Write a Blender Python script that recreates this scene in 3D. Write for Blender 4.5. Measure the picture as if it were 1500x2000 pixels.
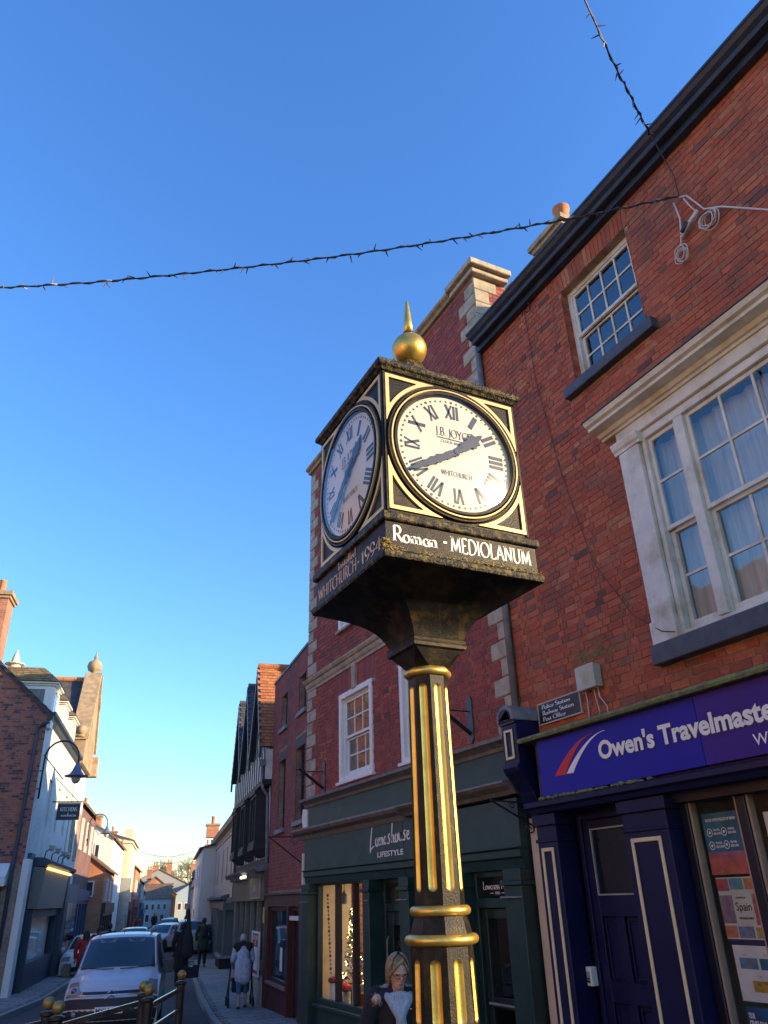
import bpy, bmesh, math, random
from mathutils import Vector, Matrix
from mathutils.geometry import tessellate_polygon
R_ = math.radians
rnd = random.Random(7)
for o in list(bpy.data.objects): bpy.data.objects.remove(o)
SC = bpy.context.scene
COL = SC.collection

# ------------------------------------------------------------------ camera
PITCH, ROLL, AZ, FPX = R_(26.78), R_(-1.854), R_(27.137), 1488.0
EYE = Vector((0, 0, 1.75))
Fv = Vector((math.sin(AZ)*math.cos(PITCH), math.cos(AZ)*math.cos(PITCH), math.sin(PITCH)))
Rv = Vector((math.cos(AZ), -math.sin(AZ), 0)); Uv = Rv.cross(Fv)
R2 = Rv*math.cos(ROLL)+Uv*math.sin(ROLL); U2 = -Rv*math.sin(ROLL)+Uv*math.cos(ROLL)
cd = bpy.data.cameras.new('camera'); cam = bpy.data.objects.new('camera', cd); COL.objects.link(cam)
cam.matrix_world = Matrix(((R2.x, U2.x, -Fv.x, EYE.x), (R2.y, U2.y, -Fv.y, EYE.y), (R2.z, U2.z, -Fv.z, EYE.z), (0, 0, 0, 1)))
cd.sensor_fit = 'VERTICAL'; cd.sensor_height = 24.0; cd.lens = 24.0*FPX/2000.0
cd.clip_start = 0.05; cd.clip_end = 3000
SC.camera = cam
# ------------------------------------------------------------------ sky, sun, exposure
SUN_AZ, SUN_EL = R_(50), R_(14)          # azimuth measured from -Y towards +X
SDIR = Vector((math.sin(SUN_AZ)*math.cos(SUN_EL), -math.cos(SUN_AZ)*math.cos(SUN_EL), math.sin(SUN_EL)))
W = bpy.data.worlds.new('World'); SC.world = W; W.use_nodes = True
wn = W.node_tree.nodes; wl = W.node_tree.links; wn.clear()
sky = wn.new('ShaderNodeTexSky'); sky.sky_type = 'NISHITA'; sky.sun_disc = False
sky.sun_elevation = SUN_EL; sky.sun_rotation = math.atan2(SDIR.x, SDIR.y)
sky.air_density = 1.4; sky.dust_density = 0.45; sky.ozone_density = 5.6; sky.altitude = 100
bg = wn.new('ShaderNodeBackground'); bg.inputs[1].default_value = 0.15
wo = wn.new('ShaderNodeOutputWorld')
hs = wn.new('ShaderNodeHueSaturation'); hs.inputs['Saturation'].default_value = 1.1; hs.inputs['Hue'].default_value = 0.511
wl.new(sky.outputs[0], hs.inputs['Color']); wl.new(hs.outputs[0], bg.inputs[0]); wl.new(bg.outputs[0], wo.inputs[0])
sd = bpy.data.lights.new('sun', 'SUN'); sd.energy = 3.6; sd.angle = R_(0.5); sd.color = (1.0, 0.72, 0.40)
sun = bpy.data.objects.new('sun', sd); COL.objects.link(sun)
sun.rotation_euler = SDIR.to_track_quat('Z', 'Y').to_euler(); sun.location = (20, -14, 30)
SC.view_settings.view_transform = 'Standard'; SC.view_settings.look = 'None'
SC.view_settings.gamma = 1.0; SC.view_settings.exposure = 1.52
SC.cycles.max_bounces = 6; SC.cycles.transparent_max_bounces = 12
SC.cycles.caustics_reflective = False; SC.cycles.caustics_refractive = False
SC.cycles.use_denoising = True

def proj(p):
    v = Vector(p)-EYE; w = v.dot(Fv)
    if w < 0.05: return None
    return 750+FPX*v.dot(R2)/w, 1000-FPX*v.dot(U2)/w, w
# street level: falls away from the camera, then runs nearly level
def gz(x, y):
    if y < 0: return 0.0
    if y < 20: return -0.024*y
    return -0.48-0.006*(y-20) if y < 130 else -1.14
# ------------------------------------------------------------------ materials
MATS = {}
def mat(name, col, rough=0.6, metal=0.0, var=0.12, scale=6.0, bump=0.0, bscale=60.0, coat=0.0, spec=0.5, emit=None, estr=0.0,
        tone=None, dirt=None, dscale=2.0, damt=0.5, stretch=None):
    """procedural principled: noise varied colour, optional per-piece tone ramp, stains (dirt) and bump"""
    if name in MATS: return MATS[name]
    m = bpy.data.materials.new(name); m.use_nodes = True
    nt = m.node_tree; n = nt.nodes; l = nt.links; n.clear()
    out = n.new('ShaderNodeOutputMaterial'); b = n.new('ShaderNodeBsdfPrincipled'); l.new(b.outputs[0], out.inputs[0])
    b.inputs['Roughness'].default_value = rough; b.inputs['Metallic'].default_value = metal
    b.inputs['Specular IOR Level'].default_value = spec
    if coat: b.inputs['Coat Weight'].default_value = coat; b.inputs['Coat Roughness'].default_value = 0.08
    geo = n.new('ShaderNodeNewGeometry'); src = geo.outputs['Position']
    if stretch:
        mp = n.new('ShaderNodeMapping'); mp.inputs['Scale'].default_value = stretch; l.new(src, mp.inputs[0]); src = mp.outputs[0]
    nz = n.new('ShaderNodeTexNoise'); nz.inputs['Scale'].default_value = scale; nz.inputs['Detail'].default_value = 6.0
    l.new(src, nz.inputs['Vector'])
    if tone:
        at = n.new('ShaderNodeAttribute'); at.attribute_name = 'tone'; oi = n.new('ShaderNodeObjectInfo')
        ad = n.new('ShaderNodeMath'); ad.operation = 'ADD'; l.new(at.outputs['Fac'], ad.inputs[0]); l.new(oi.outputs['Random'], ad.inputs[1])
        fr = n.new('ShaderNodeMath'); fr.operation = 'FRACT'; l.new(ad.outputs[0], fr.inputs[0])
        cr = n.new('ShaderNodeValToRGB'); e = cr.color_ramp.elements
        while len(e) < len(tone): e.new(0.5)
        for i, (p, c) in enumerate(tone): e[i].position = p; e[i].color = (*c, 1)
        l.new(fr.outputs[0], cr.inputs[0]); base = cr.outputs[0]
    else:
        rg = n.new('ShaderNodeRGB'); rg.outputs[0].default_value = (*col, 1); base = rg.outputs[0]
    mr = n.new('ShaderNodeMapRange'); mr.inputs[1].default_value = 0.3; mr.inputs[2].default_value = 0.7
    mr.inputs[3].default_value = 1-var; mr.inputs[4].default_value = 1+var; l.new(nz.outputs[0], mr.inputs[0])
    hv = n.new('ShaderNodeHueSaturation'); l.new(base, hv.inputs['Color']); l.new(mr.outputs[0], hv.inputs['Value'])
    cur = hv.outputs[0]
    if dirt:
        n2 = n.new('ShaderNodeTexNoise'); n2.inputs['Scale'].default_value = dscale; n2.inputs['Detail'].default_value = 8.0; n2.inputs['Roughness'].default_value = 0.65
        l.new(src, n2.inputs['Vector'])
        m2 = n.new('ShaderNodeMapRange'); m2.inputs[1].default_value = 0.48; m2.inputs[2].default_value = 0.72; m2.inputs[4].default_value = damt
        l.new(n2.outputs[0], m2.inputs[0])
        mx = n.new('ShaderNodeMix'); mx.data_type = 'RGBA'; mx.inputs['B'].default_value = (*dirt, 1)
        l.new(m2.outputs[0], mx.inputs['Factor']); l.new(cur, mx.inputs['A']); cur = mx.outputs['Result']
    l.new(cur, b.inputs['Base Color'])
    rr = n.new('ShaderNodeMapRange'); rr.inputs[3].default_value = max(0.02, rough-0.12*min(1, rough*2)); rr.inputs[4].default_value = min(1, rough+0.12)
    l.new(nz.outputs[0], rr.inputs[0]); l.new(rr.outputs[0], b.inputs['Roughness'])
    if bump:
        n3 = n.new('ShaderNodeTexNoise'); n3.inputs['Scale'].default_value = bscale; n3.inputs['Detail'].default_value = 5.0; l.new(src, n3.inputs['Vector'])
        bp = n.new('ShaderNodeBump'); bp.inputs['Strength'].default_value = bump; bp.inputs['Distance'].default_value = 0.02
        l.new(n3.outputs[0], bp.inputs['Height']); l.new(bp.outputs[0], b.inputs['Normal'])
    if emit: b.inputs['Emission Color'].default_value = (*emit, 1); b.inputs['Emission Strength'].default_value = estr
    MATS[name] = m; return m
def brickmat(name, c1, c2, mort, sc=(0.225, 0.075), var=0.25):
    """distant brickwork: brick texture in metres on the box-mapped UVs"""
    if name in MATS: return MATS[name]
    m = bpy.data.materials.new(name); m.use_nodes = True; nt = m.node_tree; n = nt.nodes; l = nt.links
    b = n['Principled BSDF']; b.inputs['Roughness'].default_value = 0.85
    uv = n.new('ShaderNodeUVMap'); bt = n.new('ShaderNodeTexBrick')
    bt.inputs['Scale'].default_value = 1.0; bt.inputs['Brick Width'].default_value = sc[0]; bt.inputs['Row Height'].default_value = sc[1]
    bt.inputs['Mortar Size'].default_value = 0.006; bt.inputs['Color1'].default_value = (*c1, 1); bt.inputs['Color2'].default_value = (*c2, 1); bt.inputs['Mortar'].default_value = (*mort, 1)
    l.new(uv.outputs[0], bt.inputs['Vector'])
    geo = n.new('ShaderNodeNewGeometry'); nz = n.new('ShaderNodeTexNoise'); nz.inputs['Scale'].default_value = 1.1; nz.inputs['Detail'].default_value = 9
    l.new(geo.outputs['Position'], nz.inputs['Vector'])
    mr = n.new('ShaderNodeMapRange'); mr.inputs[1].default_value = 0.3; mr.inputs[2].default_value = 0.7; mr.inputs[3].default_value = 1-var; mr.inputs[4].default_value = 1+var
    l.new(nz.outputs[0], mr.inputs[0]); hv = n.new('ShaderNodeHueSaturation'); l.new(bt.outputs['Color'], hv.inputs['Color']); l.new(mr.outputs[0], hv.inputs['Value'])
    l.new(hv.outputs[0], b.inputs['Base Color'])
    bp = n.new('ShaderNodeBump'); bp.inputs['Strength'].default_value = 0.5; bp.inputs['Distance'].default_value = 0.01; bp.invert = True
    l.new(bt.outputs['Fac'], bp.inputs['Height']); l.new(bp.outputs[0], b.inputs['Normal'])
    MATS[name] = m; return m
def glassmat(name, tint=(0.85, 0.9, 0.92), refl=1.0, rough=0.02, ior=1.5, wav=0.0):
    if name in MATS: return MATS[name]
    m = bpy.data.materials.new(name); m.use_nodes = True; nt = m.node_tree; n = nt.nodes; l = nt.links; n.clear()
    out = n.new('ShaderNodeOutputMaterial'); tr = n.new('ShaderNodeBsdfTransparent'); tr.inputs[0].default_value = (*tint, 1)
    gl = n.new('ShaderNodeBsdfGlossy'); gl.inputs['Roughness'].default_value = rough; gl.inputs['Color'].default_value = (1, 1, 1, 1)
    fr = n.new('ShaderNodeFresnel'); gb_ = n.new('ShaderNodeNewGeometry'); io = n.new('ShaderNodeMapRange'); io.inputs[3].default_value = ior; io.inputs[4].default_value = 1/ior
    l.new(gb_.outputs['Backfacing'], io.inputs[0]); l.new(io.outputs[0], fr.inputs[0])      # same reflection from either side of a pane
    mu = n.new('ShaderNodeMath'); mu.operation = 'MULTIPLY_ADD'; mu.inputs[1].default_value = refl; mu.inputs[2].default_value = 0.02; mu.use_clamp = True
    l.new(fr.outputs[0], mu.inputs[0]); mx = n.new('ShaderNodeMixShader'); l.new(mu.outputs[0], mx.inputs[0]); l.new(tr.outputs[0], mx.inputs[1]); l.new(gl.outputs[0], mx.inputs[2]); l.new(mx.outputs[0], out.inputs[0])
    if wav:
        geo = n.new('ShaderNodeNewGeometry'); nz = n.new('ShaderNodeTexNoise'); nz.inputs['Scale'].default_value = 3.0; l.new(geo.outputs['Position'], nz.inputs['Vector'])
        bp = n.new('ShaderNodeBump'); bp.inputs['Strength'].default_value = wav; bp.inputs['Distance'].default_value = 0.03; l.new(nz.outputs[0], bp.inputs['Height']); l.new(bp.outputs[0], gl.inputs['Normal'])
    MATS[name] = m; return m
# ------------------------------------------------------------------ objects and labels
ORG = {}
def tag(o, label, cat, group=None):
    o['label'] = label; o['category'] = cat
    if group: o['group'] = group
    return o
def thing(name, label, cat, loc=(0, 0, 0), rz=0.0, group=None):
    o = bpy.data.objects.new(name, None); o.empty_display_size = 0.2; COL.objects.link(o)
    o.location = loc; o.rotation_euler = (0, 0, rz); ORG[o.name] = Vector(loc) if rz == 0 else Vector((0, 0, 0))
    return tag(o, label, cat, group)
def struct(o): o['kind'] = 'structure'; return o
def stuff(o): o['kind'] = 'stuff'; return o
class MB:
    """collects faces in world (or the root's own) coordinates and links them as ONE mesh object"""
    def __init__(s): s.v = []; s.f = []; s.t = []; s.mi = []; s.tn = 0.0; s.m = 0
    def add(s, vs, fs):
        b = len(s.v); s.v += [tuple(v) for v in vs]
        for f in fs: s.f.append([b+i for i in f]); s.t.append(s.tn); s.mi.append(s.m)
    def hexa(s, p):   # 8 corners: bottom 4 then top 4
        s.add(p, [(3, 2, 1, 0), (4, 5, 6, 7), (0, 1, 5, 4), (1, 2, 6, 5), (2, 3, 7, 6), (3, 0, 4, 7)])
    def box(s, x0, x1, y0, y1, z0, z1):
        s.hexa([(x0, y0, z0), (x1, y0, z0), (x1, y1, z0), (x0, y1, z0), (x0, y0, z1), (x1, y0, z1), (x1, y1, z1), (x0, y1, z1)])
    def prism(s, pts, vec):   # closed polygon of 3-D points swept by vec
        n = len(pts); a = [Vector(p) for p in pts]; c = [p+Vector(vec) for p in a]
        nrm = Vector((0, 0, 0))
        for i in range(n): nrm += a[i].cross(a[(i+1) % n])
        if nrm.dot(Vector(vec)) > 0: a.reverse(); c.reverse()
        s.add(a+c, [tuple(range(n)), tuple(range(2*n-1, n-1, -1))]+[((i+1) % n, i, n+i, n+(i+1) % n) for i in range(n)])
    def tube(s, path, r, n=8, cap=True, rs=None):
        P = [Vector(p) for p in path]; k = len(P); rings = []
        up = Vector((0, 0, 1))
        for i, p in enumerate(P):
            d = (P[min(i+1, k-1)]-P[max(i-1, 0)]).normalized()
            if i == 0:
                a = d.cross(up)
                if a.length < 0.05: a = d.cross(Vector((1, 0, 0)))
                a.normalize()
            else:
                a = (a-d*a.dot(d)).normalized()
            b = d.cross(a); rr = rs[i] if rs else r
            rings.append([p+(a*math.cos(2*math.pi*j/n)+b*math.sin(2*math.pi*j/n))*rr for j in range(n)])
        vs = [q for g in rings for q in g]; fs = []
        for i in range(k-1):
            for j in range(n): fs.append((i*n+j, i*n+(j+1) % n, (i+1)*n+(j+1) % n, (i+1)*n+j))
        if cap: fs += [tuple(range(n-1, -1, -1)), tuple(range((k-1)*n, k*n))]
        s.add(vs, fs)
    def lathe(s, prof, c=(0, 0, 0), n=24, a0=0.0, sx=1.0, sy=1.0, cap=True):   # prof: (r, z) bottom to top
        c = Vector(c); k = len(prof)
        vs = [(c.x+r*sx*math.cos(a0+2*math.pi*j/n), c.y+r*sy*math.sin(a0+2*math.pi*j/n), c.z+z) for r, z in prof for j in range(n)]
        fs = [(i*n+j, i*n+(j+1) % n, (i+1)*n+(j+1) % n, (i+1)*n+j) for i in range(k-1) for j in range(n)]
        if cap: fs += [tuple(range(n-1, -1, -1)), tuple(range((k-1)*n, k*n))]
        s.add(vs, fs)
    def ell(s, c, r, n=14, m=9, rot=None):
        c = Vector(c); vs = []; r = (r, r, r) if isinstance(r, (int, float)) else r
        for i in range(m+1):
            a = -math.pi/2+math.pi*i/m
            for j in range(n):
                q = Vector((r[0]*math.cos(a)*math.cos(2*math.pi*j/n), r[1]*math.cos(a)*math.sin(2*math.pi*j/n), r[2]*math.sin(a)))
                if rot: q = rot @ q
                vs.append(c+q)
        s.add(vs, [(i*n+j, i*n+(j+1) % n, (i+1)*n+(j+1) % n, (i+1)*n+j) for i in range(m) for j in range(n)])
    def cap(s, p0, r0, p1, r1, n=12, k=1.0, ax=None):   # rounded tapered limb; k flattens across ax
        p0 = Vector(p0); p1 = Vector(p1); d = (p1-p0); L = d.length; d.normalize()
        path = []; rs = []
        for i in range(5):
            a = math.pi/2*(1-i/4); path.append(p0-d*(r0*math.sin(a))); rs.append(max(0.001, r0*math.cos(a)))
        for i in range(1, 4): path.append(p0+d*L*i/4); rs.append(r0+(r1-r0)*i/4)
        for i in range(5):
            a = math.pi/2*i/4; path.append(p1+d*(r1*math.sin(a))); rs.append(max(0.001, r1*math.cos(a)))
        b = len(s.v); s.tube(path, 0, n, True, rs)
        if k != 1.0:
            ax = Vector(ax).normalized()
            for i in range(b, len(s.v)):
                v = Vector(s.v[i]); t = (v-p0).dot(ax); base = (p1-p0).dot(ax)*((v-p0).dot(d)/max(L, 1e-6)); s.v[i] = tuple(v-ax*(t-base)*(1-k))
    def build(s, name, m, parent=None, smooth=False, bevel=0.0, seg=1, auto=None, link=True):
        org = Vector((0, 0, 0)); q = parent
        while q is not None:
            if q.name in ORG: org = ORG[q.name]; break
            q = q.parent
        me = bpy.data.meshes.new(name)
        me.from_pydata([(v[0]-org.x, v[1]-org.y, v[2]-org.z) for v in s.v], [], s.f)
        ms = m if isinstance(m, (list, tuple)) else [m]
        for q in ms: me.materials.append(q)
        n = len(me.polygons)
        if n:
            if any(s.t):
                a = me.attributes.new('tone', 'FLOAT', 'FACE'); a.data.foreach_set('value', s.t)
            if len(ms) > 1: me.polygons.foreach_set('material_index', s.mi)
            boxuv(me, org)
            if smooth: me.polygons.foreach_set('use_smooth', [True]*n)
        if smooth and auto:
            me.set_sharp_from_angle(angle=R_(auto))
        me.update()
        o = bpy.data.objects.new(name, me)
        if link: COL.objects.link(o)
        if parent is not None: o.parent = parent
        if bevel:
            b = o.modifiers.new('bevel', 'BEVEL'); b.width = bevel; b.segments = seg; b.limit_method = 'ANGLE'; b.angle_limit = R_(40)
        return o
def boxuv(me, org=Vector((0, 0, 0))):
    uv = me.uv_layers.new(name='UVMap'); dat = [0.0]*(2*len(me.loops)); vs = me.vertices
    for p in me.polygons:
        nr = p.normal
        if abs(nr.z) > 0.9: tx = Vector((1, 0, 0)); ty = Vector((0, 1, 0))
        else:
            tx = Vector((-nr.y, nr.x, 0)).normalized(); ty = nr.cross(tx)
            if ty.z < 0: ty = -ty
        for li in p.loop_indices:
            c = vs[me.loops[li].vertex_index].co+org
            dat[2*li] = c.dot(tx); dat[2*li+1] = c.dot(ty)
    uv.data.foreach_set('uv', dat)
class Fr:
    """wall frame: s along the wall, o outwards to the street, z up"""
    def __init__(s, a, b, side):
        s.a = Vector((a[0], a[1], 0)); d = Vector((b[0]-a[0], b[1]-a[1], 0)); s.L = d.length; s.d = d.normalized()
        s.n = Vector((-s.d.y, s.d.x, 0))*side; s.side = side; s.ang = math.atan2(s.d.y, s.d.x)
    def p(s, u, o, z): return s.a+s.d*u+s.n*o+Vector((0, 0, z))
    def box(s, mb, s0, s1, o0, o1, z0, z1):
        P = s.p; q = [P(s0, o0, z0), P(s1, o0, z0), P(s1, o1, z0), P(s0, o1, z0), P(s0, o0, z1), P(s1, o0, z1), P(s1, o1, z1), P(s0, o1, z1)]
        if s.d.cross(s.n).z*(s1-s0)*(o1-o0) < 0: q = [q[1], q[0], q[3], q[2], q[5], q[4], q[7], q[6]]
        mb.hexa(q)
    def sweep(s, mb, prof, s0, s1):      # moulding: prof of (o, z) swept from s0 to s1
        mb.prism([s.p(s0, o, z) for o, z in prof], s.d*(s1-s0))
    def slab(s, mb, poly, o0, o1):       # polygon of (s, z) given thickness
        mb.prism([s.p(u, o0, z) for u, z in poly], s.n*(o1-o0))
    def frame(s, mb, s0, s1, z0, z1, w, o0, o1, wb=None, wt=None):   # rectangular frame, butted pieces
        wb = w if wb is None else wb; wt = w if wt is None else wt
        s.box(mb, s0, s0+w, o0, o1, z0, z1); s.box(mb, s1-w, s1, o0, o1, z0, z1)
        s.box(mb, s0+w, s1-w, o0, o1, z0, z0+wb); s.box(mb, s0+w, s1-w, o0, o1, z1-wt, z1)
def cut_wall(fr, mb, s0, s1, z0, z1, holes, depth, thick=0.3):
    """wall face at o=0 with openings and their reveals"""
    ss = sorted({s0, s1, *[h[0] for h in holes], *[h[1] for h in holes]}); zs = sorted({z0, z1, *[h[2] for h in holes], *[h[3] for h in holes]})
    ss = [x for x in ss if s0 <= x <= s1]; zs = [x for x in zs if z0 <= x <= z1]
    for i in range(len(ss)-1):
        for j in range(len(zs)-1):
            cs = (ss[i]+ss[i+1])/2; cz = (zs[j]+zs[j+1])/2
            if any(h[0] < cs < h[1] and h[2] < cz < h[3] for h in holes): continue
            q = [fr.p(ss[i], 0, zs[j]), fr.p(ss[i+1], 0, zs[j]), fr.p(ss[i+1], 0, zs[j+1]), fr.p(ss[i], 0, zs[j+1])]
            mb.add(q, [(0, 1, 2, 3) if fr.side < 0 else (3, 2, 1, 0)])
    for h in holes:
        a, b, c, d = h[:4]; P = fr.p
        for q in ([P(a, 0, c), P(a, -depth, c), P(a, -depth, d), P(a, 0, d)], [P(b, 0, d), P(b, -depth, d), P(b, -depth, c), P(b, 0, c)],
                  [P(a, 0, d), P(a, -depth, d), P(b, -depth, d), P(b, 0, d)], [P(b, 0, c), P(b, -depth, c), P(a, -depth, c), P(a, 0, c)]):
            mb.add(q, [(0, 1, 2, 3)])
BM = {}
def lay_bricks(fr, root, wall, mtl, s0, s1, z0, z1, holes, name='brick', nind=300, bl=0.225, bh=0.077, jt=0.009, flem=True, proud=0.007, seed=1, mx=1.0):
    """real bricks: the largest in view are objects of their own, the rest one joined part"""
    rg = random.Random(seed); full = []; mb = MB()
    z = z0; row = 0
    hb = bl/2-jt/2
    while z+bh*0.6 < z1:
        s = s0-(bl*0.75 if row % 2 else 0.0); k = row % 2; zt = min(z+bh-jt, z1)
        while s < s1:
            ln = (bl-jt) if (k % 2 == 0 or not flem) else (hb-jt/2)
            segs = [(max(s, s0), min(s+ln, s1))]; orig = ln
            for h in holes:
                if h[2] < zt-0.004 and h[3] > z+0.004:
                    ns = []
                    for a, b in segs:
                        if h[1] <= a or h[0] >= b: ns.append((a, b)); continue
                        if h[0]-a > 0.02: ns.append((a, h[0]))
                        if b-h[1] > 0.02: ns.append((h[1], b))
                    segs = ns
            for a, b in segs:
                if b-a < 0.02: continue
                c = fr.p((a+b)/2, 0, (z+zt)/2); pr = proj(c); inn = pr and -10 < pr[0] < 1510 and -10 < pr[1] < 2010
                if abs((b-a)-orig) < 1e-4 and abs(zt-z-(bh-jt)) < 1e-4 and inn: full.append(((c-EYE).length, a, b, z, zt, k % 2))
                else:
                    mb.tn = rg.random(); o = proud+rg.uniform(-.003, .003); fr.box(mb, a, b, -0.012, o, z, zt)
            s += ln+jt; k += 1
        z += bh; row += 1
    full.sort(key=lambda q: q[0])
    for i, (dd, a, b, z, zt, k) in enumerate(full):
        if i < nind:
            key = (round(b-a, 4), bh, jt, mtl.name, rg.randrange(4))
            if key not in BM:
                t = MB(); L = b-a; h = zt-z; q = lambda: rg.uniform(-.0022, .0022)
                t.hexa([(-L/2+q(), -.012, -h/2+q()), (L/2+q(), -.012, -h/2+q()), (L/2+q(), proud+q(), -h/2+q()), (-L/2+q(), proud+q(), -h/2+q()),
                        (-L/2+q(), -.012, h/2+q()), (L/2+q(), -.012, h/2+q()), (L/2+q(), proud+q(), h/2+q()), (-L/2+q(), proud+q(), h/2+q())])
                ob = t.build(name, mtl, None, link=False); BM[key] = ob.data; bpy.data.objects.remove(ob)
            o = bpy.data.objects.new(name, BM[key]); COL.objects.link(o); o.parent = wall
            c = fr.p((a+b)/2, rg.uniform(-.002, .002), (z+zt)/2); og = ORG[root.name]; o.location = c-og
            o.rotation_euler = (0, 0, fr.ang if fr.side > 0 else fr.ang+math.pi)
        else:
            mb.tn = rg.random(); fr.box(mb, a, b, -0.012, proud+rg.uniform(-.003, .003), z, zt)
    if mb.v: stuff(mb.build('brickwork', mtl, wall))
# ------------------------------------------------------------------ lettering
def arc(cx, cy, rx, ry, a0, a1, n=10):
    return [(cx+rx*math.cos(R_(a0+(a1-a0)*i/n)), cy+ry*math.sin(R_(a0+(a1-a0)*i/n))) for i in range(n+1)]
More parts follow.
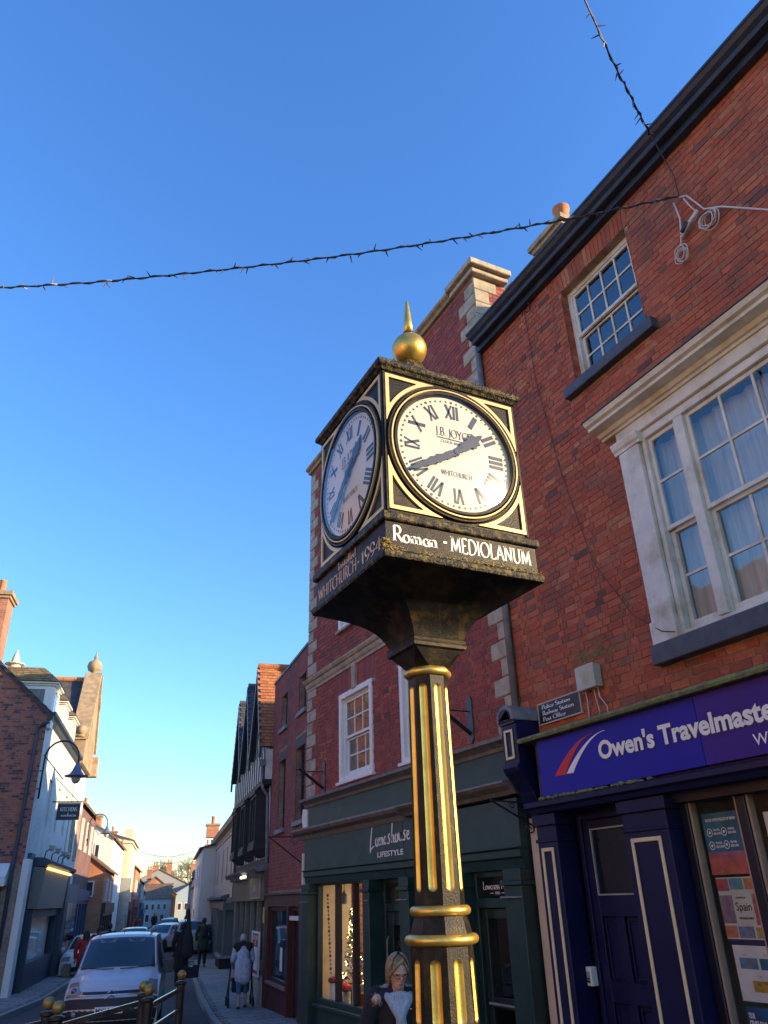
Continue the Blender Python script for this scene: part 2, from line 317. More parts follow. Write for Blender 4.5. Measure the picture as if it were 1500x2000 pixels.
# skeleton glyphs, cap height 1: (advance, strokes, serif centres)
GL = {
 'A': (.78, [[(.08, 0), (.39, 1)], [(.39, 1), (.72, 0)], [(.2, .36), (.58, .36)]], [(.08, 0), (.72, 0)]),
 'B': (.66, [[(.15, 0), (.15, 1)], [(.15, 1), (.34, 1)]+arc(.34, .76, .2, .24, 90, -90)+[(.15, .52)], [(.3, .52)]+arc(.34, .26, .26, .26, 90, -90)+[(.15, 0)]], []),
 'C': (.78, [arc(.46, .5, .38, .5, 50, 310, 18)], []),
 'D': (.84, [[(.15, 0), (.15, 1)], [(.15, 1), (.34, 1)]+arc(.34, .5, .42, .5, 90, -90, 14)+[(.15, 0)]], []),
 'E': (.62, [[(.15, 0), (.15, 1)], [(.15, 1), (.52, 1), (.54, .9)], [(.15, .52), (.46, .52)], [(.15, 0), (.55, 0), (.58, .12)]], [(.15, 0), (.15, 1)]),
 'H': (.86, [[(.15, 0), (.15, 1)], [(.71, 0), (.71, 1)], [(.15, .52), (.71, .52)]], [(.15, 0), (.15, 1), (.71, 0), (.71, 1)]),
 'I': (.34, [[(.17, 0), (.17, 1)]], [(.17, 0), (.17, 1)]),
 'J': (.4, [[(.24, 1), (.24, .1), (.18, -.08), (.02, -.18)]], [(.24, 1)]),
 'K': (.76, [[(.15, 0), (.15, 1)], [(.66, 1), (.17, .46)], [(.28, .56), (.7, 0)]], [(.15, 0), (.15, 1), (.66, 1), (.68, 0)]),
 'L': (.6, [[(.15, 0), (.15, 1)], [(.15, 0), (.54, 0), (.57, .14)]], [(.15, 0), (.15, 1)]),
 'M': (1.0, [[(.12, 0), (.2, 1)], [(.2, 1), (.5, .08)], [(.5, .08), (.8, 1)], [(.8, 1), (.88, 0)]], [(.12, 0), (.88, 0), (.16, 1), (.84, 1)]),
 'N': (.86, [[(.15, 0), (.15, 1)], [(.15, 1), (.71, 0)], [(.71, 0), (.71, 1)]], [(.15, 0), (.12, 1), (.71, 1)]),
 'O': (.9, [arc(.45, .5, .39, .5, 0, 360, 24)], []),
 'P': (.62, [[(.15, 0), (.15, 1)], [(.15, 1), (.34, 1)]+arc(.34, .73, .23, .27, 90, -90)+[(.15, .46)]], [(.15, 0)]),
 'R': (.7, [[(.15, 0), (.15, 1)], [(.15, 1), (.34, 1)]+arc(.34, .74, .22, .26, 90, -90)+[(.15, .48)], [(.33, .48), (.68, 0)]], [(.15, 0), (.67, 0)]),
 'S': (.58, [arc(.29, .75, .2, .25, 40, 270)+arc(.29, .25, .22, .25, 90, -140)], []),
 'T': (.74, [[(.37, 0), (.37, 1)], [(.05, .88), (.07, 1), (.67, 1), (.69, .88)]], [(.37, 0)]),
 'U': (.82, [[(.15, 1), (.15, .3)]+arc(.41, .3, .26, .3, 180, 360, 12)+[(.67, 1)]], [(.15, 1), (.67, 1)]),
 'V': (.78, [[(.08, 1), (.39, 0)], [(.39, 0), (.7, 1)]], [(.08, 1), (.7, 1)]),
 'W': (1.1, [[(.06, 1), (.31, 0)], [(.31, 0), (.55, 1)], [(.55, 1), (.8, 0)], [(.8, 0), (1.04, 1)]], [(.06, 1), (.55, 1), (1.04, 1)]),
 'X': (.76, [[(.08, 1), (.68, 0)], [(.68, 1), (.08, 0)]], [(.08, 1), (.68, 0), (.68, 1), (.08, 0)]),
 'Y': (.74, [[(.06, 1), (.37, .48)], [(.37, .48), (.68, 1)], [(.37, .48), (.37, 0)]], [(.06, 1), (.68, 1), (.37, 0)]),
 '1': (.44, [[(.1, .84), (.24, 1), (.24, 0)]], [(.24, 0)]), '4': (.64, [[(.44, 0), (.44, 1), (.05, .3), (.6, .3)]], [(.44, 0)]),
 '9': (.6, [arc(.3, .68, .22, .32, 0, 360, 16), [(.52, .68), (.48, .3), (.3, .05), (.14, 0)]], []),
 'a': (.5, [arc(.25, .23, .18, .23, 30, 330, 12), [(.42, .46), (.42, .05), (.48, 0)]], []),
 'c': (.44, [arc(.25, .24, .19, .24, 50, 310, 12)], []), 'd': (.54, [arc(.25, .23, .18, .23, 30, 330, 12), [(.43, 1), (.43, .05), (.5, 0)]], []),
 'e': (.48, [[(.07, .27), (.42, .27)]+arc(.25, .24, .18, .24, 10, 310, 14)], []), 'f': (.32, [[(.16, 0), (.16, .8)]+arc(.28, .8, .12, .18, 180, 60, 6), [(.04, .47), (.3, .47)]], [(.16, 0)]),
 'h': (.56, [[(.12, 0), (.12, 1)], [(.12, .3)]+arc(.27, .27, .16, .21, 160, 0, 8)+[(.43, 0)]], [(.12, 0), (.43, 0)]),
 'i': (.28, [[(.14, 0), (.14, .47)], [(.14, .66), (.14, .72)]], [(.14, 0)]), 'l': (.28, [[(.14, 0), (.14, 1)]], [(.14, 0)]),
 'm': (.84, [[(.12, 0), (.12, .47)], [(.12, .3)]+arc(.25, .27, .15, .2, 160, 0, 8)+[(.4, 0)], [(.4, .3)]+arc(.54, .27, .15, .2, 160, 0, 8)+[(.69, 0)]], [(.12, 0), (.4, 0), (.69, 0)]),
 'n': (.56, [[(.12, 0), (.12, .47)], [(.12, .3)]+arc(.27, .27, .16, .2, 160, 0, 8)+[(.43, 0)]], [(.12, 0), (.43, 0)]),
 'o': (.52, [arc(.26, .24, .2, .24, 0, 360, 16)], []), 'r': (.4, [[(.12, 0), (.12, .47)], [(.12, .28)]+arc(.28, .26, .16, .2, 160, 60, 6)], [(.12, 0)]),
 's': (.4, [arc(.2, .36, .12, .12, 40, 270, 8)+arc(.2, .12, .14, .12, 90, -140, 8)], []), 't': (.34, [[(.14, .68), (.14, .08), (.2, 0), (.3, .04)], [(.03, .47), (.28, .47)]], []),
 'u': (.56, [[(.11, .47), (.11, .15)]+arc(.26, .17, .15, .17, 180, 340, 8), [(.43, .47), (.43, .05), (.5, 0)]], []),
 'w': (.74, [[(.05, .47), (.22, 0)], [(.22, 0), (.37, .45)], [(.37, .45), (.53, 0)], [(.53, 0), (.69, .47)]], []), 'y': (.5, [[(.05, .47), (.25, .02)], [(.45, .47), (.2, -.2), (.06, -.24)]], []),
 'b': (.54, [[(.11, 0), (.11, 1)], arc(.29, .23, .18, .23, 150, -150, 12)], []), 'g': (.52, [arc(.25, .24, .18, .23, 0, 360, 14), [(.43, .46), (.43, -.1)]+arc(.26, -.1, .17, .14, 0, -150, 8)], []),
 '.': (.24, [[(.12, .0), (.12, .1)]], []), '·': (.36, [[(.18, .4), (.18, .54)]], []), ' ': (.34, [], []), "'": (.2, [[(.1, .8), (.1, 1)]], []),
}
def stroke(mb, pts, fn, th, tn, nib=20, mono=False):
    P = [Vector((p[0], p[1])) for p in pts]; n = len(P); vs = []
    for i, p in enumerate(P):
        d = (P[min(i+1, n-1)]-P[max(i-1, 0)])
        if n > 2 and (P[0]-P[-1]).length < 1e-4 and i in (0, n-1): d = P[1]-P[-2]
        a = math.degrees(math.atan2(d.y, d.x)); w = th if mono else tn+(th-tn)*abs(math.sin(R_(a-nib)))**1.5
        nn = Vector((-d.y, d.x)).normalized()*w/2
        vs += [p+nn, p-nn]
    mb.add([fn(v.x, v.y) for v in vs], [(2*i, 2*i+1, 2*i+3, 2*i+2) for i in range(n-1)])
def serif(mb, text, fn, h, th=0.15, tn=0.05, track=0.0, serifs=True, width=None, x0=0.0):
    """fn maps (x, y) in metres on the sign to a 3-D point; returns length"""
    tot = sum(GL[c][0]+track for c in text)*h; k = (width/tot) if width else 1.0; x = x0
    for c in text:
        adv, st, sf = GL[c]
        f2 = lambda u, v: fn(x+u*h*k, v*h)
        for q in st: stroke(mb, q, f2, th, tn)
        if serifs:
            for (a, b) in sf: stroke(mb, [(a-.12, b+(.02 if b < .5 else -.02)), (a+.12, b+(.02 if b < .5 else -.02))], f2, .045, .045)
        x += (adv+track)*h*k
    return x-x0
def sans(mb, text, fn, size, bold=0.0, width=None, align=0.0):
    cu = bpy.data.curves.new('lettering', 'FONT'); cu.body = text; cu.size = size; cu.offset = bold; cu.resolution_u = 3; cu.space_character = 1.0
    ob = bpy.data.objects.new('lettering', cu); COL.objects.link(ob)
    dg = bpy.context.evaluated_depsgraph_get(); me = bpy.data.meshes.new_from_object(ob.evaluated_get(dg))
    xs = [v.co.x for v in me.vertices]; w = max(xs)-min(xs); k = width/w if width else 1.0; x0 = min(xs); sh = -align*w*k
    mb.add([fn((v.co.x-x0)*k+sh, v.co.y) for v in me.vertices], [tuple(p.vertices) for p in me.polygons])
    bpy.data.objects.remove(ob); bpy.data.curves.remove(cu); bpy.data.meshes.remove(me); return w*k
# ------------------------------------------------------------------ palette
M = dict(
 brick=mat('owen_brick', (.3, .1, .06), .86, var=.22, scale=22, bump=.35, bscale=90, tone=[(0, (.34, .07, .03)), (.3, (.42, .095, .042)), (.55, (.46, .12, .052)), (.78, (.28, .07, .038)), (.9, (.5, .17, .075)), (1, (.12, .05, .042))], dirt=(.085, .055, .05), dscale=1.0, damt=.75),
 brick2=mat('lomas_brick', (.3, .1, .06), .88, var=.2, scale=20, bump=.3, bscale=80, tone=[(0, (.26, .05, .04)), (.4, (.33, .07, .05)), (.7, (.22, .05, .045)), (.9, (.38, .1, .06)), (1, (.12, .045, .045))], dirt=(.07, .05, .05), dscale=.9, damt=.7),
 brick3=mat('dark_brick', (.25, .08, .06), .88, var=.2, scale=18, tone=[(0, (.26, .06, .05)), (.5, (.33, .08, .06)), (.85, (.2, .06, .06)), (1, (.36, .11, .07))], dirt=(.06, .05, .055), dscale=.8, damt=.6),
 brick4=mat('gable_brick', (.25, .1, .07), .9, var=.2, scale=18, tone=[(0, (.36, .14, .1)), (.45, (.44, .17, .11)), (.7, (.3, .12, .1)), (.86, (.13, .075, .075)), (1, (.09, .06, .065))], dirt=(.1, .07, .06), dscale=.7, damt=.5),
 mortar=mat('mortar', (.34, .25, .19), .95, var=.3, scale=9, dirt=(.1, .07, .06), dscale=1.5, damt=.7),
 mortar2=mat('pale_mortar', (.36, .28, .23), .95, var=.25, scale=7, dirt=(.12, .09, .08), dscale=1.2, damt=.7),
 stone=mat('sandstone', (.42, .36, .27), .9, var=.22, scale=9, bump=.3, bscale=40, dirt=(.16, .15, .13), dscale=3.5, damt=.75),
 stoneg=mat('weathered_stone', (.36, .27, .17), .9, var=.25, scale=5, bump=.3, bscale=30, dirt=(.13, .1, .06), dscale=1.6, damt=.7),
 slate=mat('slate_sill', (.06, .065, .085), .6, var=.2, scale=8, dirt=(.13, .13, .15), dscale=5, damt=.5),
 roofslate=mat('roof_slate', (.07, .07, .085), .75, var=.25, scale=4, tone=[(0, (.06, .06, .075)), (.6, (.085, .085, .1)), (1, (.05, .05, .06))], dirt=(.14, .12, .06), dscale=2, damt=.5),
 roofmoss=mat('mossy_tile', (.2, .15, .09), .95, var=.35, scale=6, bump=.4, bscale=20, tone=[(0, (.22, .16, .09)), (.5, (.17, .125, .075)), (1, (.25, .19, .1))], dirt=(.2, .19, .05), dscale=2.2, damt=.75),
 rooftile=mat('orange_tile', (.42, .17, .07), .9, var=.25, scale=7, tone=[(0, (.42, .16, .07)), (.5, (.5, .22, .09)), (1, (.33, .12, .06))], dirt=(.2, .12, .05), dscale=2.5, damt=.5),
 roofbrown=mat('brown_tile', (.2, .12, .08), .92, var=.25, scale=5, tone=[(0, (.2, .12, .08)), (.6, (.26, .16, .1)), (1, (.15, .1, .075))], dirt=(.12, .11, .06), dscale=1.5, damt=.6),
 white=mat('white_paint', (.78, .77, .73), .5, var=.06, scale=4, dirt=(.42, .38, .3), dscale=4, damt=.35),
 oldwhite=mat('weathered_white_paint', (.72, .68, .58), .6, var=.1, scale=5, bump=.1, bscale=50, dirt=(.38, .28, .13), dscale=2.6, damt=.75),
 timberwhite=mat('limewash', (.74, .72, .66), .8, var=.08, scale=4, dirt=(.45, .42, .36), dscale=3, damt=.5),
 timber=mat('black_timber', (.025, .023, .025), .7, var=.3, scale=8),
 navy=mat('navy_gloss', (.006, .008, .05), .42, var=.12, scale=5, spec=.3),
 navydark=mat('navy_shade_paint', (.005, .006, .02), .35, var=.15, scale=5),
 cream=mat('cream_paint', (.72, .58, .34), .5, var=.07, scale=12),
 signblue=mat('sign_blue_vinyl', (.014, .012, .32), .45, var=.05, scale=2, spec=.25),
 signpurple=mat('sign_purple_vinyl', (.05, .018, .26), .45, var=.3, scale=.9, spec=.25),
 green=mat('dark_green_paint', (.008, .032, .033), .42, var=.18, scale=5, dirt=(.05, .08, .08), dscale=3, damt=.3),
 greenup=mat('slate_green_paint', (.018, .052, .055), .5, var=.15, scale=5, dirt=(.08, .11, .11), dscale=3, damt=.4),
 lead=mat('lead_flashing', (.2, .2, .21), .65, var=.25, scale=10, dirt=(.1, .09, .08), dscale=6, damt=.6),
 moss=mat('mossy_ledge', (.15, .16, .08), .95, var=.4, scale=25, bump=.6, bscale=60, dirt=(.32, .34, .05), dscale=8, damt=.8),
 black=mat('black_gloss_iron', (.006, .0055, .005), .46, var=.25, scale=14, bump=.18, bscale=120, spec=.22, dirt=(.085, .056, .018), dscale=10, damt=.6),
 blackmoss=mat('lichened_iron', (.006, .006, .007), .5, var=.3, scale=20, bump=.5, bscale=90, spec=.25, dirt=(.2, .155, .045), dscale=26, damt=.85),
 iron=mat('black_iron', (.012, .012, .014), .45, var=.2, scale=14),
 gutter=mat('gutter_paint', (.02, .03, .055), .5, var=.3, scale=6, dirt=(.06, .05, .05), dscale=4, damt=.6),
 gold=mat('gilding', (.72, .48, .11), .34, metal=.8, var=.15, scale=18, bump=.1, bscale=60, dirt=(.3, .17, .03), dscale=9, damt=.6),
 trim=mat('pale_gold_trim', (.62, .47, .2), .42, metal=.35, var=.1, scale=20, dirt=(.35, .25, .1), dscale=10, damt=.4),
 dial=mat('opal_dial', (.62, .57, .45), .4, var=.04, scale=3, dirt=(.54, .45, .33), dscale=3, damt=.5),
 ink=mat('dial_black', (.02, .02, .022), .5, var=.1),
 lettw=mat('white_lettering', (.82, .8, .76), .5, var=.05),
 lettb=mat('brown_lettering', (.55, .42, .26), .5, var=.1),
 glass=glassmat('window_glass', (.78, .82, .84), 1.6, wav=.06), glassd=glassmat('shop_glass', (.92, .94, .94), .4), glassb=glassmat('old_glass', (.5, .56, .62), 2.1, .03, wav=.10),
 dark=mat('dark_interior', (.02, .02, .024), .9), room=mat('room_wall', (.22, .2, .18), .9), curtain=mat('net_curtain', (.62, .62, .58), .95, var=.14, scale=5, stretch=(8, 8, .6)),
 asphalt=mat('asphalt', (.05, .05, .053), .85, var=.25, scale=30, bump=.2, bscale=200, dirt=(.09, .09, .09), dscale=1.2, damt=.5),
 paver=mat('paving_stone', (.16, .165, .17), .7, var=.25, scale=12, bump=.2, bscale=80, tone=[(0, (.2, .2, .2)), (.5, (.28, .27, .26)), (1, (.16, .165, .17))], dirt=(.1, .1, .1), dscale=2.5, damt=.6),
 setts=mat('pavement_bed', (.09, .09, .09), .85, var=.3, scale=10), kerb=mat('granite_kerb', (.27, .26, .25), .8, var=.2, scale=30),
 concrete=mat('render_grey', (.26, .28, .28), .9, var=.2, scale=1.5, bump=.2, bscale=25, dirt=(.15, .17, .17), dscale=.9, damt=.7),
 terra=mat('terracotta', (.5, .2, .09), .85, var=.2, scale=12), cable=mat('white_cable', (.6, .56, .5), .6), cableb=mat('dark_cable', (.03, .028, .025), .6),
)
# ================================================================== SETTING: ground, road, pavements
def sheet(name, rows, m, dz=0.0):
    """rows of ground points (x, y) lists, each row the same length"""
    mb = MB(); n = len(rows[0]); vs = [(x, y, gz(x, y)+dz) for r in rows for x, y in r]
    mb.add(vs, [(i*n+j, i*n+j+1, (i+1)*n+j+1, (i+1)*n+j) for i in range(len(rows)-1) for j in range(n-1)])
    return mb.build(name, m)
ys = [-400, -60, -10, 0, 5, 10, 15, 20, 30, 45, 60, 80, 100, 130, 170, 260, 500, 900, 1600]
xs = [-900, -300, -80, -30, -12, 0, 12, 30, 60, 120, 300, 900]
earth = mat('earth', (.12, .1, .07), .95, var=.3, scale=.2, dirt=(.09, .12, .05), dscale=.05, damt=.8)
g = sheet('ground', [[(x, y) for x in xs] for y in ys], earth, -0.16); struct(g)
# kerb lines: right and left edge of the carriageway
KR = [(4.2, -20), (4.0, 0), (3.9, 8), (4.3, 14), (5.2, 19), (6.2, 24), (7.5, 30), (9.0, 37), (12.2, 52), (16.6, 73), (22.0, 98), (30.0, 125), (44, 150)]
KL = [(-9, -20), (-6, 0), (-3.2, 10), (-1.2, 17), (.9, 22), (2.6, 27), (4.0, 33), (5.2, 39), (8.4, 54), (13.0, 76), (18.4, 101), (26.5, 128), (41, 153)]
def densify(L, k=4):
    out = []
    for i in range(len(L)-1):
        for j in range(k): t = j/k; out.append((L[i][0]+(L[i+1][0]-L[i][0])*t, L[i][1]+(L[i+1][1]-L[i][1])*t))
    return out+[L[-1]]
kr, kl = densify(KR), densify(KL)
rows = [[(a[0]+(b[0]-a[0])*t, a[1]+(b[1]-a[1])*t) for t in (0, .25, .5, .75, 1)] for a, b in zip(kl, kr)]
struct(sheet('road', rows, M['asphalt'], -0.12))
struct(sheet('right_pavement', [[k, (k[0]+.6, k[1]-.1), (k[0]+3, k[1]-.6), (k[0]+14, k[1]-2)] for k in kr], M['setts'], 0.0))
struct(sheet('left_pavement', [[(k[0]-14, k[1]+2), (k[0]-3, k[1]+.6), (k[0]-.6, k[1]+.1), k] for k in kl], M['setts'], 0.0))
rp = bpy.data.objects['right_pavement']; lp = bpy.data.objects['left_pavement']
def kerbrun(line, side, name, parent, y0, y1):
    pts = [p for p in densify(line, 6) if y0 <= p[1] <= y1]
    for i in range(len(pts)-1):
        a, b = Vector((*pts[i], 0)), Vector((*pts[i+1], 0)); d = (b-a); L = d.length; d.normalize(); nn = Vector((d.y, -d.x, 0))*side
        k = max(1, int(L/.9))
        for j in range(k):
            p = a+d*(L*j/k+.006); q = a+d*(L*(j+1)/k-.006); mb = MB(); z0, z1 = gz(p.x, p.y), gz(q.x, q.y)
            c = [p, q, q+nn*.14, p+nn*.14]
            zz = [z0, z1, z1, z0]
            mb.hexa([(v.x, v.y, z-.2) for v, z in zip(c, zz)]+[(v.x, v.y, z+.006) for v, z in zip(c, zz)]); mb.build(name, M['kerb'], parent, bevel=.01)
kerbrun(KR, 1, 'kerb_stone', rp, 11, 38); kerbrun(KL, -1, 'kerb_stone', lp, 22, 38)
# pavers: rows of setts on the right-hand pavement where the photograph shows them, largest ones as pieces
def pavers(kern, side, parent, y0, y1, depth, nind, seed):
    rg = random.Random(seed); cand = []; pts = densify(kern, 12)
    y = y0
    def edge(yy):
        for i in range(len(pts)-1):
            if pts[i][1] <= yy <= pts[i+1][1]:
                t = (yy-pts[i][1])/(pts[i+1][1]-pts[i][1]); return pts[i][0]+(pts[i+1][0]-pts[i][0])*t
    row = 0
    while y < y1:
        e = edge(y)
        if e is None: break
        u = .16+(.12 if row % 2 else 0)
        while u < depth:
            L = rg.uniform(.3, .42); x = e+side*(u+L/2); pr = proj((x, y, gz(x, y)))
            if pr and -20 < pr[0] < 1520 and pr[1] < 2040: cand.append((pr[2], x, y, L))
            u += L+.012
        y += .212; row += 1
    cand.sort(key=lambda q: q[0]); rest = MB()
    for i, (w, x, y, L) in enumerate(cand):
        z = gz(x, y)+rg.uniform(0, .006); sl = (gz(x, y+.1)-gz(x, y-.1))/.2
        if i < nind:
            key = ('pav', round(L, 1), rg.randrange(3))
            if key not in BM:
                t = MB(); l2 = round(L, 1)/2; q = lambda: rg.uniform(-.006, .006)
                t.hexa([(-l2, -.1, -.03), (l2, -.1, -.03), (l2, .1, -.03), (-l2, .1, -.03), (-l2+q(), -.1+q(), .012), (l2+q(), -.1+q(), .012+q()/3), (l2+q(), .1+q(), .012), (-l2+q(), .1+q(), .012+q()/3)])
                ob = t.build('paving_stone', M['paver'], None, link=False); BM[key] = ob.data; bpy.data.objects.remove(ob)
            o = bpy.data.objects.new('paving_stone', BM[key]); COL.objects.link(o); o.parent = parent; o.location = (x, y, z); o.rotation_euler = (math.atan(sl), 0, rg.uniform(-.02, .02))
        else:
            rest.tn = rg.random(); rest.hexa([(x-L/2, y-.1, z-.03), (x+L/2, y-.1, z-.03), (x+L/2, y+.1, z-.03), (x-L/2, y+.1, z-.03), (x-L/2, y-.1, z+.012), (x+L/2, y-.1, z+.012), (x+L/2, y+.1, z+.012), (x-L/2, y+.1, z+.012)])
    if rest.v: stuff(rest.build('paving_stones', M['paver'], parent))
pavers(KR, 1, rp, 12, 40, 3.2, 280, 3); pavers(KL, -1, lp, 22, 42, 3.4, 200, 4)

# ================================================================== helpers for buildings
def room(fr, root, s0, s1, z0, z1, o0, depth, m, name='interior'):
    mb = MB(); P = fr.p; o1 = o0-depth
    c = [P(s0, o0, z0), P(s1, o0, z0), P(s1, o0, z1), P(s0, o0, z1), P(s0, o1, z0), P(s1, o1, z0), P(s1, o1, z1), P(s0, o1, z1)]
    mb.add(c, [(4, 5, 6, 7), (0, 1, 5, 4), (3, 2, 6, 7), (0, 3, 7, 4), (1, 2, 6, 5)])
    return mb.build(name, m, root)
def panes(fr, win, s0, s1, z0, z1, o, nx, nz, bar, barw, m_g, m_b, rg=rnd):
    """glazing bars and one pane object for each light"""
    mb = MB(); dx = (s1-s0)/nx; dz = (z1-z0)/nz
    for i in range(1, nx): fr.box(mb, s0+i*dx-bar/2, s0+i*dx+bar/2, o, o+barw, z0, z1)
    for j in range(1, nz):
        for i in range(nx): fr.box(mb, s0+i*dx+(bar/2 if i else 0), s0+(i+1)*dx-(bar/2 if i < nx-1 else 0), o, o+barw*.9, z0+j*dz-bar/2, z0+j*dz+bar/2)
    if mb.v: mb.build('glazing_bars', m_b, win)
    for i in range(nx):
        for j in range(nz):
            t = MB(); q = lambda: rg.uniform(-.0015, .0015)
            P = fr.p; a, b, c, d = s0+i*dx+bar/4, s0+(i+1)*dx-bar/4, z0+j*dz+bar/4, z0+(j+1)*dz-bar/4
            oo = o+barw*.4
            t.add([P(a, oo+q(), c), P(b, oo+q(), c), P(b, oo+q(), d), P(a, oo+q(), d)], [(0, 1, 2, 3)]); t.build('pane', m_g, win)
def sash(fr, root, s0, s1, z0, z1, o, nx, nz, m_f, m_g, fw=.06, mid=None, name='window', roomd=.9, m_room=None, bar=.024, open_=0.0):
    """box sash: outer frame, upper sash forward of the lower one, meeting rail, panes"""
    mb = MB(); fr.frame(mb, s0, s1, z0, z1, fw, o-.09, o); zm = mid if mid else (z0+z1)/2
    a, b = s0+fw, s1-fw; sw = .04
    fr.frame(mb, a, b, zm-.02, z1-fw, sw, o-.05, o-.012, wb=.045); fr.frame(mb, a, b, z0+fw, zm+.02-.045, sw, o-.09, o-.055, wb=.07, wt=.03)
    w = mb.build(name, m_f, root, bevel=.004)
    panes(fr, w, a+sw, b-sw, zm+.025, z1-fw-sw, o-.04, nx, nz, bar, .024, m_g, m_f)
    panes(fr, w, a+sw, b-sw, z0+fw+.07, zm-.055, o-.082, nx, nz, bar, .024, m_g, m_f)
    room(fr, root, s0, s1, z0, z1, o-.1, roomd, m_room or M['dark'])
    return w
def body(fr, root, s0, s1, z0, z1, depth, m, name='wall'):   # plain sides and back behind a front wall
    mb = MB(); P = fr.p
    c = [P(s0, 0, z0), P(s1, 0, z0), P(s1, -depth, z0), P(s0, -depth, z0), P(s0, 0, z1), P(s1, 0, z1), P(s1, -depth, z1), P(s0, -depth, z1)]
    mb.add(c, [(0, 3, 7, 4), (1, 2, 6, 5), (2, 3, 7, 6)]); return mb.build(name, m, root)
def tiles(name, root, o_pt, du, dv, nu, nv, th, m, seed=1, lap=1.25):
    """roof of separate overlapping tiles on the plane o_pt + u*du + v*dv (v up the slope): one part"""
    rg = random.Random(seed); mb = MB(); du = Vector(du); dv = Vector(dv); nr = du.cross(dv).normalized()
    if nr.z < 0: nr = -nr
    a, b = du/nu, dv/nv
    for j in range(nv):
        for i in range(nu):
            mb.tn = rg.random(); p = Vector(o_pt)+a*(i+(.5 if j % 2 else 0)-.25)+b*j; k = rg.uniform(-.1, .1)*th
            q0, q1 = p+a*.02, p+a*.98; t = nr*(th*1.9+k); e = nr*th*.25
            mb.hexa([q0+nr*(th*.9), q1+nr*(th*.9), q1+b*lap-nr*th*.5, q0+b*lap-nr*th*.5, q0+t, q1+t, q1+b*lap+e, q0+b*lap+e])
    return stuff(mb.build(name, m, root))

# ================================================================== TRAVEL AGENCY (right)
FA = Fr((5.5, 0), (5.5, 1), 1)
ow = thing('brick_shop_building', 'red brick Georgian building with large white framed window above a navy travel shop', 'building', (5.5, 4.6, -.1))
S0, S1 = 1.8, 7.40
WB = (2.2, 5.08, 3.72, 6.18); WU = (4.41, 5.58, 7.13, 8.57)
mb = MB(); cut_wall(FA, mb, S0, S1, 3.18, 9.1, [(2.25, 5.03, 3.76, 6.1), WU], .12)
wl_ = mb.build('wall', M['mortar'], ow)
lay_bricks(FA, ow, wl_, M['brick'], S0, S1, 3.20, 9.08, [(2.2, 5.08, 3.6, 6.3), (4.355, 5.635, 8.57, 8.86), WU, (4.27, 5.72, 6.98, 7.13)], seed=11)
body(FA, ow, S0, S1, -.2, 9.1, 7.5, brickmat('owen_side', (.33, .1, .05), (.25, .07, .045), (.3, .22, .18)))
# brick reveals of the upper window
mb = MB(); rg = random.Random(5)
for sd_, sg in ((WU[0], 1), (WU[1], -1)):
    z = WU[2]
    while z < WU[3]-.03:
        mb.tn = rg.random(); FA.box(mb, sd_-.004*sg, sd_+.004*sg, -.112, -.006, z, z+.068); z += .077
stuff(mb.build('reveal_bricks', M['brick'], wl_))
# flat arch: voussoir bricks fanned from a common centre
cs = (WU[0]+WU[1])/2; n = 19
for i in range(n):
    a0 = -1+2*i/n; a1 = -1+2*(i+1)/n; mb = MB(); g_ = .004
    hw = (WU[1]-WU[0])/2
    FA.slab(mb, [(cs+a0*(hw+.055)+g_, 8.574), (cs+a1*(hw+.055)-g_, 8.574), (cs+a1*(hw+.082)-g_, 8.852), (cs+a0*(hw+.082)+g_, 8.852)], -.1, .009+rg.uniform(-.002, .003))
    mb.tn = rg.random(); mb.build('arch_brick', M['brick'], wl_)
w = sash(FA, ow, WU[0], WU[1], WU[2], WU[3], -.1, 4, 2, M['oldwhite'], M['glassb'], fw=.07, roomd=1.2, mid=7.86)
mb = MB(); FA.box(mb, 4.27, 5.72, -.1, .1, 6.99, 7.128); mb.build('window_sill', M['slate'], ow, bevel=.006)
# blind / curtain edges inside the upper window
# large tripartite window with pilasters, frieze and cornice
mb = MB(); FA.box(mb, 2.2, 5.08, -.05, .07, 5.983, 6.12)
bw = mb.build('window', M['oldwhite'], ow, bevel=.006)
for a in (4.80, 2.2): big = MB(); FA.box(big, a, a+.28, -.05, .075, 4.0, 5.86); FA.box(big, a-.015, a+.295, -.05, .095, 3.78, 4.0); big.build('pilaster', M['oldwhite'], bw, bevel=.006)
bw['label'] = 'large white three part window with pilasters and cornice'
for a in (4.80, 2.2):
    mb = MB(); FA.sweep(mb, [(-.05, 5.86), (.085, 5.86), (.09, 5.89), (.11, 5.91), (.13, 5.96), (.13, 5.98), (-.05, 5.98)], a-.045, a+.325); mb.build('pilaster_capital', M['oldwhite'], bw)
mb = MB(); FA.sweep(mb, [(-.02, 6.12), (.09, 6.12), (.10, 6.145), (.13, 6.15), (.15, 6.19), (.27, 6.2), (.27, 6.235), (.31, 6.25), (.33, 6.29), (.33, 6.30), (-.02, 6.33)], 1.95, 5.26)
mb.build('cornice', M['oldwhite'], bw)
mb = MB(); FA.sweep(mb, [(-.02, 6.332), (.345, 6.302), (.345, 6.315), (-.02, 6.36)], 1.93, 5.28); mb.build('cornice_lead', M['roofslate'], bw)
mb = MB(); FA.box(mb, 3.63, 5.11, -.06, .13, 3.59, 3.775); mb.build('window_sill', M['slate'], ow, bevel=.008)
mb = MB(); FA.box(mb, 2.15, 3.622, -.06, .13, 3.59, 3.775); mb.build('window_sill', M['slate'], ow, bevel=.008)
mb = MB(); FA.frame(mb, 2.49, 4.79, 3.79, 5.98, .05, -.06, .03, wt=.09); mb.build('window_frame', M['oldwhite'], bw, bevel=.005)
